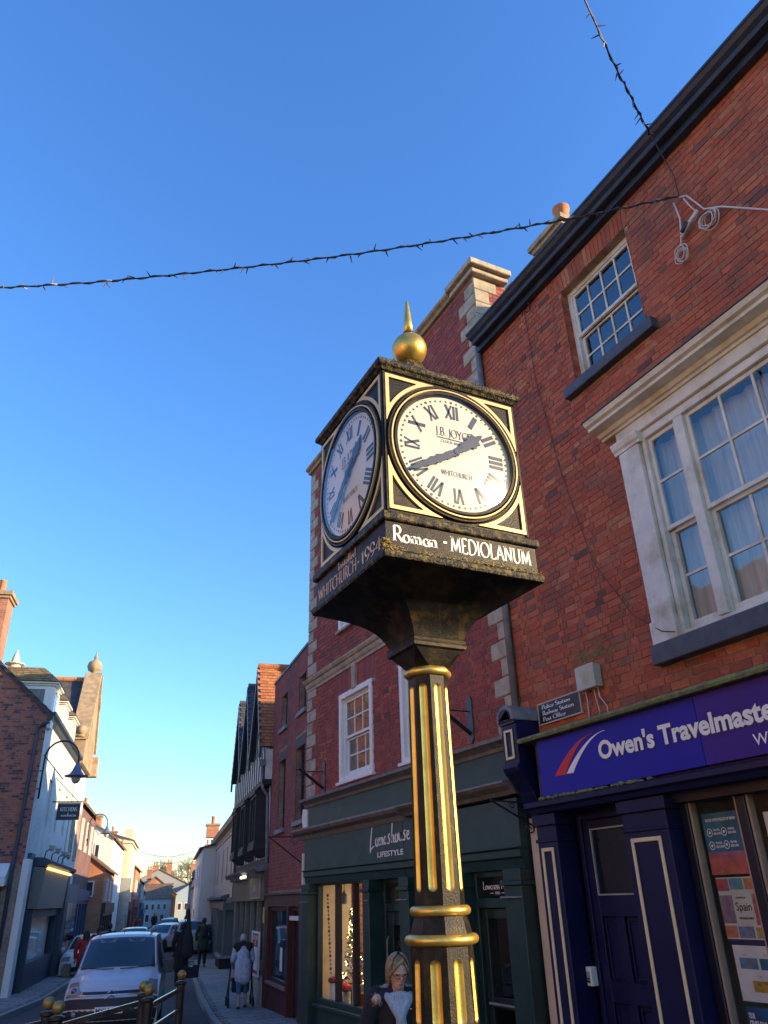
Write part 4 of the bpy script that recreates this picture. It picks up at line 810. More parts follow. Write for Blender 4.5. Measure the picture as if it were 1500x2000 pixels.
# left door in its recess, house number 4 on the transom
mb = MB(); FA.frame(mb, 10.27, 11.22, -.4, 1.978, .06, -.12, -.03); FA.box(mb, 10.33, 11.16, -.12, -.035, 1.56, 1.66); mb.build('door_frame', G, lo, bevel=.004)
mb = MB(); FA.frame(mb, 10.34, 11.15, -.36, 1.555, .17, -.11, -.06, wb=.5); d1 = mb.build('door', G, lo, bevel=.004)
mb = MB(); mb.add([FA.p(10.51, -.09, .14), FA.p(10.98, -.09, .14), FA.p(10.98, -.09, 1.39), FA.p(10.51, -.09, 1.39)], [(0, 1, 2, 3)]); mb.build('door_glass', M['glassd'], d1)
mb = MB(); mb.add([FA.p(10.33, -.09, 1.66), FA.p(11.16, -.09, 1.66), FA.p(11.16, -.09, 1.92), FA.p(10.33, -.09, 1.92)], [(0, 1, 2, 3)]); mb.build('transom_glass', M['glassd'], lo)
mb = MB(); serif(mb, '4', onsign(FA, 10.72, 1.70, -.08, -1), .17, .18, .07); mb.build('house_number', M['lettw'], lo)
mb = MB(); mb.tube([FA.p(11.06, -.03, .55), FA.p(11.06, 0, .6), FA.p(11.06, 0, 1.2), FA.p(11.06, -.03, 1.25)], .014, 8); mb.build('door_handle', M['lead'], d1, smooth=True)
wr_ = thing('door_wreath', 'leafy Christmas wreath behind the glass of the green shop door', 'wreath', tuple(FA.p(10.8, -.14, .9)))
mb = MB(); rg = random.Random(55)
for i in range(260):
    a = rg.uniform(0, 6.28); rr = .17+rg.gauss(0, .03); c = FA.p(10.86+rr*math.cos(a), -.15+rg.uniform(-.03, .03), 1.0+rr*math.sin(a)*1.1); d = Vector((rg.uniform(-1, 1), rg.uniform(-1, 1), rg.uniform(-1, 1))).normalized()*.035; e = Vector((rg.uniform(-1, 1), rg.uniform(-1, 1), rg.uniform(-1, 1))).normalized()*.014; mb.add([c-e, c+d, c+e, c-d], [(0, 1, 2, 3)])
stuff(mb.build('leaves', mat('fir', (.1, .12, .08), .8), wr_)); mb = MB()
for i in range(18): a = rg.uniform(0, 6.28); mb.ell(FA.p(10.86+.17*math.cos(a), -.12, 1.0+.187*math.sin(a)), .016, 8, 6)
stuff(mb.build('berries', mat('bauble', (.25, .03, .03), .2, metal=.5), wr_, smooth=True))
# middle window hidden by the post, right door with lettered transom
mb = MB(); FA.box(mb, 8.85, 10.0, -.05, .08, -.5, .3); mb.build('stall_riser', G, lo)
mb = MB(); FA.frame(mb, 8.85, 10.0, .302, 1.978, .07, -.04, .05); sw2 = mb.build('shop_window', G, lo, bevel=.005)
mb = MB(); mb.add([FA.p(8.92, 0, .37), FA.p(9.93, 0, .37), FA.p(9.93, 0, 1.9), FA.p(8.92, 0, 1.9)], [(0, 1, 2, 3)]); mb.build('pane', M['glassd'], sw2)
room(FA, lo, 7.8, 10.1, -.3, 2.2, -.2, 1.6, M['dark'])
mb = MB(); FA.frame(mb, 7.76, 8.62, -.4, 1.978, .06, -.06, .04); FA.box(mb, 7.82, 8.56, -.06, .05, 1.6, 1.7); mb.build('door_frame', G, lo, bevel=.004)
mb = MB(); FA.frame(mb, 7.83, 8.55, -.3, 1.59, .1, -.05, .0, wb=.3); FA.box(mb, 7.93, 8.45, -.05, .0, .62, .72); d2 = mb.build('door', mat('door_black_green', (.012, .022, .024), .35), lo, bevel=.004)
mb = MB(); mb.add([FA.p(7.93, -.03, .72), FA.p(8.45, -.03, .72), FA.p(8.45, -.03, 1.49), FA.p(7.93, -.03, 1.49)], [(0, 1, 2, 3)]); mb.build('door_glass', M['glass'], d2)
mb = MB(); mb.tube([FA.p(7.9, .03, .66), FA.p(8.48, .03, .66)], .014, 8); mb.build('push_bar', M['lead'], d2)
mb = MB(); mb.add([FA.p(7.82, -.02, 1.7), FA.p(8.56, -.02, 1.7), FA.p(8.56, -.02, 1.92), FA.p(7.82, -.02, 1.92)], [(0, 1, 2, 3)]); mb.build('transom_glass', M['glass'], lo)
mb = MB(); serif(mb, 'Lowcross House', onsign(FA, 8.5, 1.79, -.012, -1), .085, .17, .06, width=.62); serif(mb, '1994', onsign(FA, 8.25, 1.735, -.012, -1), .03, .16, .06, width=.1)
stroke(mb, [(0, 0), (.07, 0)], onsign(FA, 8.36, 1.75, -.012, -1), .007, .007); stroke(mb, [(0, 0), (.07, 0)], onsign(FA, 8.12, 1.75, -.012, -1), .007, .007); mb.build('lettering', M['lettw'], lo)
# fascia lettering: handwritten name over small capitals
SCR = {'L': (.62, [[(.28, 1.1), (.16, .5), (.06, -.12), (.02, -.3), (.2, -.06), (.5, .06)]]), 'o': (.34, [arc(.15, .22, .13, .22, 90, 450, 14)+[(.34, .4)]]),
 'm': (.5, [[(.02, .45), (.05, 0)], [(.05, .1), (.12, .42), (.2, .42), (.21, 0)], [(.21, .1), (.28, .42), (.37, .42), (.38, .05), (.48, .04)]]),
 'a': (.4, [arc(.16, .22, .13, .2, 60, 400, 14)+[(.29, .05), (.38, .04)]]), 's': (.3, [[(.26, .46), (.14, .5), (.08, .38), (.2, .2), (.14, 0), (0, .04)]]),
 'h': (.42, [[(.2, 1.05), (.08, 0)], [(.09, .12), (.2, .44), (.29, .38), (.27, .04), (.38, .02)]]), 'u': (.42, [[(.04, .45), (.05, .1), (.15, 0), (.27, .12), (.3, .45)], [(.3, .45), (.29, .04), (.4, .03)]]), 'e': (.36, [[(.04, .2), (.26, .26), (.24, .42), (.12, .44), (.05, .2), (.14, 0), (.34, .06)]])}
ls = thing('lifestyle_shop_sign', 'white handwritten Lomashouse lettering with LIFESTYLE below on the green fascia', 'sign', tuple(FA.p(10.6, .15, 2.3)))
for i, (word, x0, z0, h) in enumerate((('Lomashouse', 11.26, 2.41, .31),)):
    mb = MB(); x = 0; tot = sum(SCR[c][0] for c in word); k_ = 1.3/(tot*h)
    for c in word:
        for q in SCR[c][1]: stroke(mb, q, (lambda xx: lambda u, v: FA.p(x0-(xx+u*h*k_), .1535, z0+v*h*.8+.03*(xx)))(x), .12, .07, mono=False)
        x += SCR[c][0]*h*k_
    mb.build('script_lettering', M['lettw'], ls)
mb = MB(); sans(mb, 'LIFESTYLE', onsign(FA, 11.0, 2.265, .1535, -1), .1, .002, .82); mb.build('capitals_lettering', M['lettw'], ls)
# iron hanging-basket brackets on the wall
def wall_bracket(label, s_, z):
    r = thing('wall_bracket', label, 'bracket', tuple(FA.p(s_, 0, z)), group='iron brackets on the quoined building')
    mb = MB(); FA.slab(mb, [(s_-.06, z-.26)]+[(s_+.06*math.cos(R_(a)), z+.22+.06*math.sin(R_(a))) for a in range(0, 181, 30)]+[(s_-.06, z-.26), (s_, z-.33)][1:] if False else [(s_+.06, z-.26), (s_+.06, z+.22), (s_+.03, z+.28), (s_-.03, z+.28), (s_-.06, z+.22), (s_-.06, z-.26), (s_, z-.33)], .01, .03); mb.build('back_plate', mat('bracket_paint', (.05, .07, .09), .5), r, bevel=.004)
    mb = MB(); mb.tube([FA.p(s_, .03, z-.2), FA.p(s_, .5, z+.12)], .026, 8); mb.build('arm', M['iron'], r)
    mb = MB(); mb.tube([FA.p(s_, .03, z+.08), FA.p(s_, .46, z+.08)], .008, 6); mb.tube([FA.p(s_, .5-.05*math.sin(t*.5), z+.06-.05*math.cos(t*.5)) for t in range(0, 10)], .008, 6); mb.build('tie_rod', M['iron'], r)
wall_bracket('dark iron bracket on the brick right of the clock column', 8.44, 3.78); wall_bracket('dark iron bracket beside the left stone quoins', 13.42, 3.72)
# scrolled iron sign arm under the green fascia by the console
r = thing('sign_arm', 'scrolled black iron sign arm between green shopfront and navy console', 'bracket', tuple(FA.p(7.35, 0, 2.3)))
mb = MB(); mb.tube([FA.p(7.3, .03, 2.38), FA.p(7.42, .5, 2.66)], .012, 6); mb.tube([FA.p(7.3, .03, 2.62), FA.p(7.42, .5, 2.66)], .01, 6); mb.build('arm', M['iron'], r)
mb = MB()
for c_, r0 in (((.08, 2.36), .06), ((.1, 2.5), .05), ((.3, 2.6), .045)): mb.tube([FA.p(7.32, c_[0]+r0*(1-t/24)*math.cos(t*.5), c_[1]+r0*(1-t/24)*math.sin(t*.5)) for t in range(0, 20)], .007, 5)
mb.build('scrolls', M['iron'], r)
# ---- stock in the lifestyle shop window
rg = random.Random(77)
ct = thing('christmas_tree', 'small twinkling Christmas tree in the green shop window', 'christmas tree', tuple(FA.p(12.78, -.25, .27)))
mb = MB(); mb.lathe([(.05, 0), (.05, .2)], FA.p(12.78, -.25, .27), 8); mb.build('trunk', M['timber'], ct)
mb = MB(); bl_ = MB(); ba = MB()
for i in range(420):
    t = rg.random()**.7; z = .42+1.2*t; rr = .3*(1-t)*rg.uniform(.6, 1)+.02; a = rg.uniform(0, 6.28); c = FA.p(12.78+rr*math.cos(a)*.9, -.25+min(.2, rr*math.sin(a)*.7), z)
    d = Vector((rg.uniform(-1, 1), rg.uniform(-1, 1), rg.uniform(-.6, .3))).normalized()*.05; e = Vector((rg.uniform(-1, 1), rg.uniform(-1, 1), 1)).normalized()*.015
    mb.add([c-e, c+d, c+e, c-d], [(0, 1, 2, 3)])
    if i % 3 == 0: bl_.ell(c+Vector((-.01, 0, 0)), .007, 6, 4)
    if i % 17 == 0: ba.ell(c+Vector((-.02, 0, 0)), .022, 8, 6)
stuff(mb.build('branches', mat('fir', (.1, .12, .08), .8), ct)); stuff(bl_.build('fairy_lights', mat('warm_bulb', (1, .8, .4), .4, emit=(1, .62, .22), estr=9), ct)); stuff(ba.build('baubles', mat('bauble', (.25, .03, .03), .2, metal=.5), ct, smooth=True))
ms = thing('toadstool_ornament', 'red toadstool ornament with white spots on the shop window shelf', 'ornament', tuple(FA.p(12.98, -.2, .26)))
mb = MB(); mb.lathe([(.05, 0), (.06, .06), (.045, .14), (.04, .2)], FA.p(12.98, -.2, .26), 14); mb.build('stalk', M['white'], ms, smooth=True)
mb = MB(); mb.lathe([(.02, .17), (.13, .18), (.12, .24), (.08, .29), (.0, .31)], FA.p(12.98, -.2, .26), 18); mb.build('toadstool_cap', mat('toadstool_red', (.5, .02, .02), .35), ms, smooth=True)
mb = MB()
for i in range(14):
    a = rg.uniform(0, 6.28); t = rg.uniform(.2, .95); mb.ell(FA.p(12.98, -.2, .26)+Vector((.115*t*math.cos(a), .115*t*math.sin(a), .31-.1*t*t)), .012, 6, 4)
mb.build('spots', M['lettw'], ms)
gl_ = thing('bead_garland', 'string of dark beads hanging in the left light of the green shop window', 'garland', tuple(FA.p(13.55, -.15, 1.0)))
mb = MB(); mb.tube([FA.p(13.62-.16*t/10, -.15, 1.8-.12*t) for t in range(0, 11)], .003, 5); mb.build('string', M['cableb'], gl_)
mb = MB()
for t in range(0, 21): mb.ell(FA.p(13.62-.16*t/20, -.15, 1.8-.06*t), .016*(1+.5*(t % 3 == 0)), 8, 6)
stuff(mb.build('beads', mat('bead_blue', (.05, .06, .09), .3), gl_, smooth=True))
bt = thing('gift_pot', 'white gift pot with red lid standing in the shop window corner', 'pot', tuple(FA.p(13.4, -.2, .26)))
mb = MB(); mb.lathe([(.09, 0), (.11, .02), (.11, .26), (.1, .27)], FA.p(13.4, -.22, .26), 18); mb.build('pot', M['white'], bt, smooth=True, auto=40)
mb = MB(); mb.lathe([(.13, .27), (.14, .29), (.13, .33), (.05, .36), (.0, .37)], FA.p(13.4, -.22, .26), 18); mb.build('lid', mat('dark_red_gloss', (.22, .01, .02), .3), bt, smooth=True, auto=40)
lt = thing('hanging_lantern', 'small blue grey lantern hanging at the top of the shop window', 'lantern', tuple(FA.p(13.02, -.2, 1.75)))
mb = MB(); mb.lathe([(.05, 0), (.06, .01), (.055, .02), (.05, .13), (.06, .14), (.02, .19), (.006, .22), (.006, .3)], FA.p(13.02, -.2, 1.66), 10); mb.build('lantern_case', mat('lantern_blue', (.1, .14, .2), .4), lt)
for k, (s_, c1) in enumerate(((12.3, (.3, .04, .03)), (12.46, (.4, .38, .34)))):
    st = thing('gift_box', ('red patterned gift box', 'white gift box with tag')[k]+' on the right of the shop window shelf', 'box', tuple(FA.p(s_, -.18, .26)))
    mb = MB(); FA.box(mb, s_-.07, s_+.07, -.28, -.1, .262, .262+.2+.1*k); mb.build('carton', mat('gift%d' % k, c1, .5, var=.3, scale=20), st, bevel=.006)
    mb = MB(); FA.box(mb, s_-.012, s_+.012, -.285, -.094, .262, .466+.1*k); mb.build('ribbon', M['cream'], st)

# ================================================================== NARROW RED BRICK BUILDING
FR = Fr((6.0, 14.3), (6.8, 20.25), 1)
rb = thing('narrow_brick_building', 'narrow dark red brick building with four deep set sash windows and brown shop', 'building', (6.4, 17.2, -.45))
RW = [(4.29, 5.08, 3.28, 4.88), (2.25, 3.12, 3.3, 4.88), (4.26, 5.0, 5.68, 6.54), (2.25, 2.95, 5.68, 6.54), (.5, 1.3, 3.3, 4.88), (.5, 1.2, 5.68, 6.54)]
mb = MB(); cut_wall(FR, mb, 0, 6.0, 1.9, 7.1, RW, .16); rw_ = mb.build('wall', M['mortar'], rb)
lay_bricks(FR, rb, rw_, M['brick3'], 0, 6.0, 1.95, 7.08, RW+[(a-.1, b+.1, d, d+.24) for a, b, c, d in RW[:2]], nind=220, flem=True, seed=41)
for a, b, c, d in RW[:2]: mb = MB(); FR.box(mb, a-.1, b+.1, -.05, .012, d+.002, d+.238); mb.build('lintel', mat('brown_stone', (.1, .075, .07), .85, var=.2), rb)
for a, b, c, d in RW:
    mb = MB(); FR.box(mb, a-.08, b+.08, -.15, .07, c-.1, c-.002); mb.build('window_sill', M['concrete'], rb, bevel=.008)
    sash(FR, rb, a, b, c, d, -.12, 1, 1, M['timber'], M['glass'], fw=.05, roomd=.5)
body(FR, rb, 0, 6.0, -.8, 7.1, 7, brickmat('red_side', (.27, .07, .05), (.2, .055, .05), (.25, .2, .18)))
mb = MB(); mb.box(11, 12.3, 18.25, 20.4, -.5, 12.4); mb.build('added_shade_tower', brickmat('red_side', (.27, .07, .05), (.2, .055, .05), (.25, .2, .18)), rb)  # unseen tower added to keep the sun off the left-hand brick gable
mb = MB(); FR.box(mb, -.02, 6.03, -.3, .03, 7.1, 7.17); mb.build('coping', M['slate'], rb)
mb = MB(); mb.add([FR.p(0, -.3, 7.05), FR.p(6, -.3, 7.05), FR.p(6, -7, 7.0), FR.p(0, -7, 7.0)], [(0, 1, 2, 3)]); mb.build('roof', M['roofslate'], rb)
br = mat('maroon_shop_paint', (.07, .018, .018), .45, var=.2, scale=6); gbl = glassmat('blue_film_glass', (.35, .62, .72), 1.2)
def rshop():
    mb = MB(); FR.box(mb, 0, 6.0, -.02, .06, 1.62, 1.9); FR.sweep(mb, [(.06, 1.84), (.12, 1.86), (.12, 1.9), (.06, 1.9)], 0, 6.0); mb.build('shop_fascia', br, rb)
    for a, b in ((5.6, 6.0), (3.3, 3.42), (2.1, 2.3), (0, .3)): m_ = MB(); FR.box(m_, a, b, -.1, .07, -.75, 1.618); m_.build('shop_post', br, rb, bevel=.006)
    m_ = MB(); FR.box(m_, 3.42, 5.6, -.1, .03, -.75, .04); m_.build('stall_riser', br, rb); m_ = MB(); FR.box(m_, 3.42, 5.6, -.1, .1, .042, .1); m_.build('window_sill', mat('brown_sill', (.2, .14, .12), .7), rb, bevel=.006)
    m_ = MB(); FR.frame(m_, 3.42, 5.6, .102, 1.61, .08, -.08, .0); sw_ = m_.build('shop_window', br, rb, bevel=.005)
    m_ = MB(); m_.add([FR.p(3.5, -.04, .18), FR.p(5.52, -.04, .18), FR.p(5.52, -.04, 1.53), FR.p(3.5, -.04, 1.53)], [(0, 1, 2, 3)]); m_.build('pane', gbl, sw_)
    room(FR, rb, 3.42, 5.6, -.2, 1.6, -.1, .5, mat('blue_blind', (.16, .32, .38), .8, var=.1))
    m_ = MB(); FR.frame(m_, 2.3, 3.3, -.75, 1.60, .07, -.1, -.02); FR.box(m_, 2.37, 3.23, -.09, -.05, -.72, -.4); d_ = m_.build('door', br, rb)
    m_ = MB(); m_.add([FR.p(2.37, -.06, -.4), FR.p(3.23, -.06, -.4), FR.p(3.23, -.06, 1.5), FR.p(2.37, -.06, 1.5)], [(0, 1, 2, 3)]); m_.build('door_glass', gbl, d_)
    m_ = MB(); FR.box(m_, 2.35, 3.25, -.02, .05, 1.36, 1.44); m_.build('door_closer', M['lettw'], d_); room(FR, rb, 2.3, 3.3, -.7, 1.6, -.11, .4, mat('blue_blind', (.16, .32, .38), .8))
    m_ = MB(); FR.box(m_, 4.2, 4.55, -.035, -.03, .3, .95); m_.build('notice', M['ink'], rb); m_ = MB(); FR.box(m_, 4.25, 4.5, -.029, -.026, .34, .8); m_.build('notice_paper', M['lettw'], rb)
rshop()
mb = MB(); mb.tube([FR.p(1.95, .05, 2.6), FR.p(1.95, .05, -.7)], .05, 10); mb.build('downpipe', M['cream'], rb, smooth=True)
r = thing('sign_arm', 'thin black iron sign arm on the narrow red brick building', 'bracket', tuple(FR.p(2.6, 0, 2.6)))
mb = MB(); mb.tube([FR.p(2.4, .02, 2.95), FR.p(2.4, .75, 2.95)], .012, 6); mb.tube([FR.p(2.4, .02, 2.45), FR.p(2.4, .72, 2.95)], .012, 6); mb.tube([FR.p(2.4, .15, 2.95), FR.p(2.4, .25, 2.88), FR.p(2.4, .15, 2.8), FR.p(2.4, .1, 2.88)], .008, 5); mb.build('arm', M['iron'], r)

# ================================================================== TIMBER-FRAMED BUILDING WITH THREE GABLES
az = R_(10.3); FT = Fr((6.83, 20.3), (6.83+7.3*math.sin(az), 20.3+7.3*math.cos(az)), 1)
tb = thing('timber_framed_building', 'black and white timber framed building with three steep tiled gables', 'building', tuple(FT.p(3.6, 0, -.55)))
TL = 7.3
mb = MB(); FT.box(mb, 0.02, TL, -6, 0, 2.6, 4.5); mb.build('wall', M['timberwhite'], tb)
mb = MB(); FT.box(mb, 0.02, TL, -6, .22, 4.62, 5.4); mb.build('upper_wall', M['timberwhite'], tb)
mb = MB(); FT.box(mb, 0, TL+.03, -.2, .27, 4.5, 4.62); mb.build('jetty_beam', M['timber'], tb)
mb = MB(); FT.box(mb, 0, TL+.02, 0, .05, 2.6, 2.75); mb.build('sill_beam', M['timber'], tb)
n = 14
for i in range(n+1):
    s_ = .08+(TL-.16)*i/n; mb = MB(); FT.box(mb, s_-.08, s_+.08, .22, .235, 4.622, 5.38); mb.build('stud', M['timber'], tb)
for i in range(14):
    s_ = .1+(TL-.2)*i/13
    if any(abs(s_-c) < .62 for c in (1.3, 3.7, 6.1)): continue
    mb = MB(); FT.box(mb, s_-.05, s_+.05, 0, .016, 2.752, 4.498); mb.build('stud', M['timber'], tb)
for c in (1.3, 3.7, 6.1):      # oriel windows
    mb = MB(); FT.box(mb, c-.6, c+.6, 0, .35, 2.95, 3.1); FT.frame(mb, c-.58, c+.58, 3.1, 4.35, .07, .25, .33); FT.box(mb, c-.02, c+.02, .26, .32, 3.17, 4.28); FT.box(mb, c-.6, c+.6, .0, .37, 4.35, 4.44)
    FT.slab(mb, [(c-.58, 3.1), (c-.58, 4.35), (c-.52, 4.35), (c-.52, 3.1)], 0, .25); FT.slab(mb, [(c+.52, 3.1), (c+.52, 4.35), (c+.58, 4.35), (c+.58, 3.1)], 0, .25)
    w = mb.build('oriel_window', M['timber'], tb)
    for a, b in ((c-.51, c-.02), (c+.02, c+.51)): m_ = MB(); m_.add([FT.p(a, .28, 3.17), FT.p(b, .28, 3.17), FT.p(b, .28, 4.28), FT.p(a, .28, 4.28)], [(0, 1, 2, 3)]); m_.build('pane', M['glass'], w)
    mb = MB(); FT.sweep(mb, [(0, 2.78), (.1, 2.8), (.3, 2.95), (0, 2.95)], c-.55, c+.55); mb.build('oriel_bracket', M['timber'], w)
GC = (1.22, 3.66, 6.10); HW, ZE, ZP, OV = 1.25, 5.45, 7.95, .36
for i, c in enumerate(GC):
    gm = MB(); FT.slab(gm, [(c-HW+.05, 5.4), (c+HW-.05, 5.4), (c, 7.8)], .1, .2); gw = gm.build('gable_wall', M['timberwhite'], tb)
    for j in range(-3, 4):
        s_ = c+j*.3; h = 7.75-abs(j*.3)/HW*2.35
        if h > 5.5: mb = MB(); FT.box(mb, s_-.05, s_+.05, .2, .215, 5.4, h); mb.build('stud', M['timber'], gw)
    for sg_ in (-1, 1):
        e = c+sg_*HW; u = FT.n*-(5.5+OV); v = (FT.p(c, 0, ZP)-FT.p(e, 0, ZE))
        tiles('roof_tiles', tb, FT.p(e, OV, ZE), u, v, 40, 26, .014, M['rooftile'] if i == 0 and sg_ == -1 else M['roofslate'], seed=50+i)  # shade put into the colour: slate tone for slopes out of the sun
        mb = MB(); q = [(e-sg_*.0, ZE), (c, ZP), (c, ZP-.34), (e, ZE-.34+.05)]; FT.slab(mb, q if sg_ > 0 else q[::-1], OV-.03, OV+.03); mb.build('bargeboard', mat('blue_black_board', (.03, .035, .06), .5), tb)
        mb = MB(); mb.add([FT.p(e, OV, ZE-.03), FT.p(c, OV, ZP-.03), FT.p(c, -5.5, ZP-.03), FT.p(e, -5.5, ZE-.03)], [(0, 1, 2, 3)]); mb.build('roof_soffit', mat('soffit_boards', (.05, .055, .08), .7, stretch=(9, 1, 1)), tb)
    mb = MB()
    for k in range(14): p0, p1 = FT.p(c, OV-.44*k, ZP+.03), FT.p(c, OV-.44*k-.43, ZP+.03); mb.tube([p0, p1], .09, 8)
    mb.build('ridge_tiles', M['roofslate'] if i else M['rooftile'], tb)  # ridges past the first gable carry the same painted-in shade
mb = MB(); FT.box(mb, -.02, .12, .2, .36, 4.95, 5.12); mb.tube([FT.p(.05, .28, 4.95), FT.p(.05, .25, 4.4), FT.p(.08, .1, 4.2), FT.p(.08, .06, 2.6)], .045, 8); mb.build('rainwater_head', M['lead'], tb)
mb = MB(); mb.box(11.5, 17, 23, 31, -.8, 8.0); mb.build('added_shade_block', M['timberwhite'], tb)  # unseen block added to shade the lower part of the white front
# its shop: moulded fascia turning the corner, sign, strip light
tan = mat('brown_fascia', (.13, .095, .075), .6, var=.15)
mb = MB(); FT.sweep(mb, [(0, 2.45), (.3, 2.4), (.38, 2.47), (.4, 2.52), (0, 2.6)], 0, TL+.25); mb.build('shop_cornice', M['lead'], tb)
mb = MB(); FT.box(mb, 0, TL, 0, .12, 1.75, 2.45); mb.build('shop_fascia', tan, tb)
for i in range(12): mb = MB(); FT.box(mb, .3+i*.55, .36+i*.55, .12, .33, 2.3, 2.44); mb.build('dentil', M['lead'], tb)
r = thing('framed_shop_sign', 'pale framed shop sign with script letters on the brown fascia', 'sign', tuple(FT.p(1.3, .12, 1.8)))
mb = MB(); FT.box(mb, .55, 2.3, .125, .15, 1.82, 2.38); mb.build('board', mat('sign_taupe', (.2, .17, .14), .6), r); mb = MB(); FT.frame(mb, .53, 2.32, 1.80, 2.40, .03, .125, .17); mb.build('frame', mat('sign_cream_border', (.5, .4, .32), .6), r)
mb = MB(); x = 0
for c in 'Aahs': q = SCR.get(c, SCR['L']); [stroke(mb, p_, (lambda xx: lambda u, v: FT.p(2.1-xx-u*.42, .153, 1.98+v*.3))(x), .1, .06) for p_ in q[1]]; x += q[0]*.42
mb.build('script_lettering', M['cream'], r)
mb = MB(); mb.tube([FT.p(2.2, .34, 2.35), FT.p(3.2, .34, 2.35)], .035, 8); sl = mb.build('strip_light', mat('strip_lamp', (.9, .85, .7), .4, emit=(1, .88, .6), estr=1.2), None); tag(sl, 'short tubular strip light mounted above the brown shop fascia', 'light')
mb = MB(); FT.box(mb, 0, TL-.6, -.05, .1, -.8, .12); mb.build('stall_riser', mat('pale_riser', (.33, .33, .31), .8, var=.15), tb)
mb = MB(); FT.box(mb, 0, 6.68, -.03, .08, .122, .16); sw_ = mb.build('shop_window', mat('grey_green_frame', (.2, .22, .2), .6), tb)
for a in (0, 1.4, 2.7, 4.0, 5.3, 6.6): mb = MB(); FT.box(mb, a, a+.08, -.03, .08, .162, 1.748); mb.build('window_post', mat('grey_green_frame', (.2, .22, .2), .6), sw_)
for a in (.08, 1.48, 2.78, 4.08, 5.38): m_ = MB(); b = a+1.2; m_.add([FT.p(a, 0, .125), FT.p(b, 0, .125), FT.p(b, 0, 1.74), FT.p(a, 0, 1.74)], [(0, 1, 2, 3)]); m_.build('pane', M['glassd'], sw_)
room(FT, tb, .05, TL-.65, .1, 1.76, -.08, 1.2, mat('shop_room', (.20, .15, .115), .9))
mb = MB(); FT.box(mb, TL-.6, TL, -5, .05, -.8, 1.75); mb.build('corner_pier', tan, tb)
# red framed notice in that shop's window, yellow card
r = thing('red_notice_board', 'red and white framed notice leaning above the pale stall riser', 'notice board', tuple(FT.p(.9, .14, .13)))
mb = MB(); FT.box(mb, .35, 1.55, .12, .15, .13, 1.02); mb.build('board', mat('notice_red', (.42, .015, .04), .5), r); mb = MB(); FT.frame(mb, .31, 1.59, .09, 1.06, .045, .118, .17); mb.build('frame', M['lettw'], r)
mb = MB(); FT.box(mb, .5, 1.15, .152, .156, .22, .72); mb.build('leaflet', M['lettw'], r); mb = MB(); sans(mb, 'RECRUITMENT', onsign(FT, 1.45, .87, .156, -1), .14, .004, .95); sans(mb, 'DAY', onsign(FT, 1.1, .76, .156, -1), .12, .004, .3); mb.build('lettering', M['lettw'], r)
mb = MB(); FT.box(mb, .3, .75, .012, .02, 1.25, 1.6); tag(mb.build('yellow_card', mat('card_yellow', (.6, .5, .03), .5), None), 'yellow card stuck inside the brown shop window', 'card')

# ================================================================== GREY RENDERED CORNER BUILDING and cream house beyond the side street
az = R_(12); gA = (9.75, 33.2); FG = Fr(gA, (gA[0]+16.8*math.sin(az), gA[1]+16.8*math.cos(az)), 1); GL_ = 16.8
gb = thing('grey_rendered_building', 'grey rendered corner building with cream front and shop bay on a dark plinth', 'building', tuple(FG.p(5, 0, -.6)))
crm = mat('cream_front', (.46, .40, .35), .8, var=.1, scale=2, dirt=(.34, .29, .25), dscale=2, damt=.5)
mb = MB(); P = FG.p
mb.add([P(0, 0, -.9), P(0, 0, 4.95), P(0, -2.6, 5.6), P(0, -2.6, -.9)], [(0, 1, 2, 3)]); mb.build('flank_wall', M['concrete'], gb)
mb = MB(); FG.box(mb, .3, GL_-.05, -8, -2.55, -.9, 5.5); mb.build('rear_range', M['concrete'], gb)
GW = [(2.2, 3.0, 2.6, 4.1), (5.2, 6.0, 2.6, 4.1), (8.2, 9.0, 2.6, 4.1), (12.0, 12.8, 2.6, 4.1)]
mb = MB(); cut_wall(FG, mb, 0, GL_, 1.9, 4.9, GW, .12); mb.build('front_wall', crm, gb)
for a, b, c, d in GW: sash(FG, gb, a, b, c, d, -.08, 2, 2, M['white'], M['glass'], fw=.05, roomd=.5)
mb = MB(); FG.sweep(mb, [(0, 4.45), (.05, 4.47), (.05, 4.55), (.1, 4.6), (0, 4.62)], 0, GL_); FG.sweep(mb, [(0, 4.78), (.25, 4.84), (.3, 4.95), (0, 4.98)], 0, GL_); mb.build('eaves_cornice', crm, gb)
mb = MB(); FG.sweep(mb, [(-2.6, 5.6), (.3, 4.96), (.3, 5.02), (-2.6, 5.7)], -.08, GL_); mb.build('roof', M['roofslate'], gb)
mb = MB(); mb.tube([P(-.02, .1, 4.8), P(.02, .16, 3.4), P(.0, .05, 3.1), P(0, .05, 1.9)], .05, 8); mb.build('downpipe', M['iron'], gb)
mb = MB(); FG.box(mb, 0, GL_, -.02, .12, 1.45, 1.9); FG.sweep(mb, [(.12, 1.8), (.35, 1.86), (.37, 1.95), (.12, 2.05), (0, 2.05), (0, 1.9), (.12, 1.9)], 2.8, GL_); mb.build('shop_fascia', mat('dull_fascia', (.09, .1, .1), .6, var=.2), gb)
mb = MB(); FG.box(mb, 3, 16.5, .12, .14, 1.48, 1.78); mb.build('fascia_board', mat('brown_board', (.2, .13, .1), .7, var=.2), gb)
mb = MB(); FG.slab(mb, [(-.1, -.9), (2.6, -.9), (2.6, -.2), (-.1, -.2)], -1.2, .45); mb.build('plinth', M['dark'], gb); mb = MB(); FG.slab(mb, [(-.15, -.2), (2.65, -.2), (2.65, -.12), (-.15, -.12)], -1.3, .52); mb.build('plinth_cap', M['kerb'], gb)
bay = mat('bay_green', (.12, .15, .14), .6)
mb = MB(); FG.box(mb, -.1, 2.6, -1.2, .42, -.118, -.09); b_ = mb.build('bay_window', bay, gb)
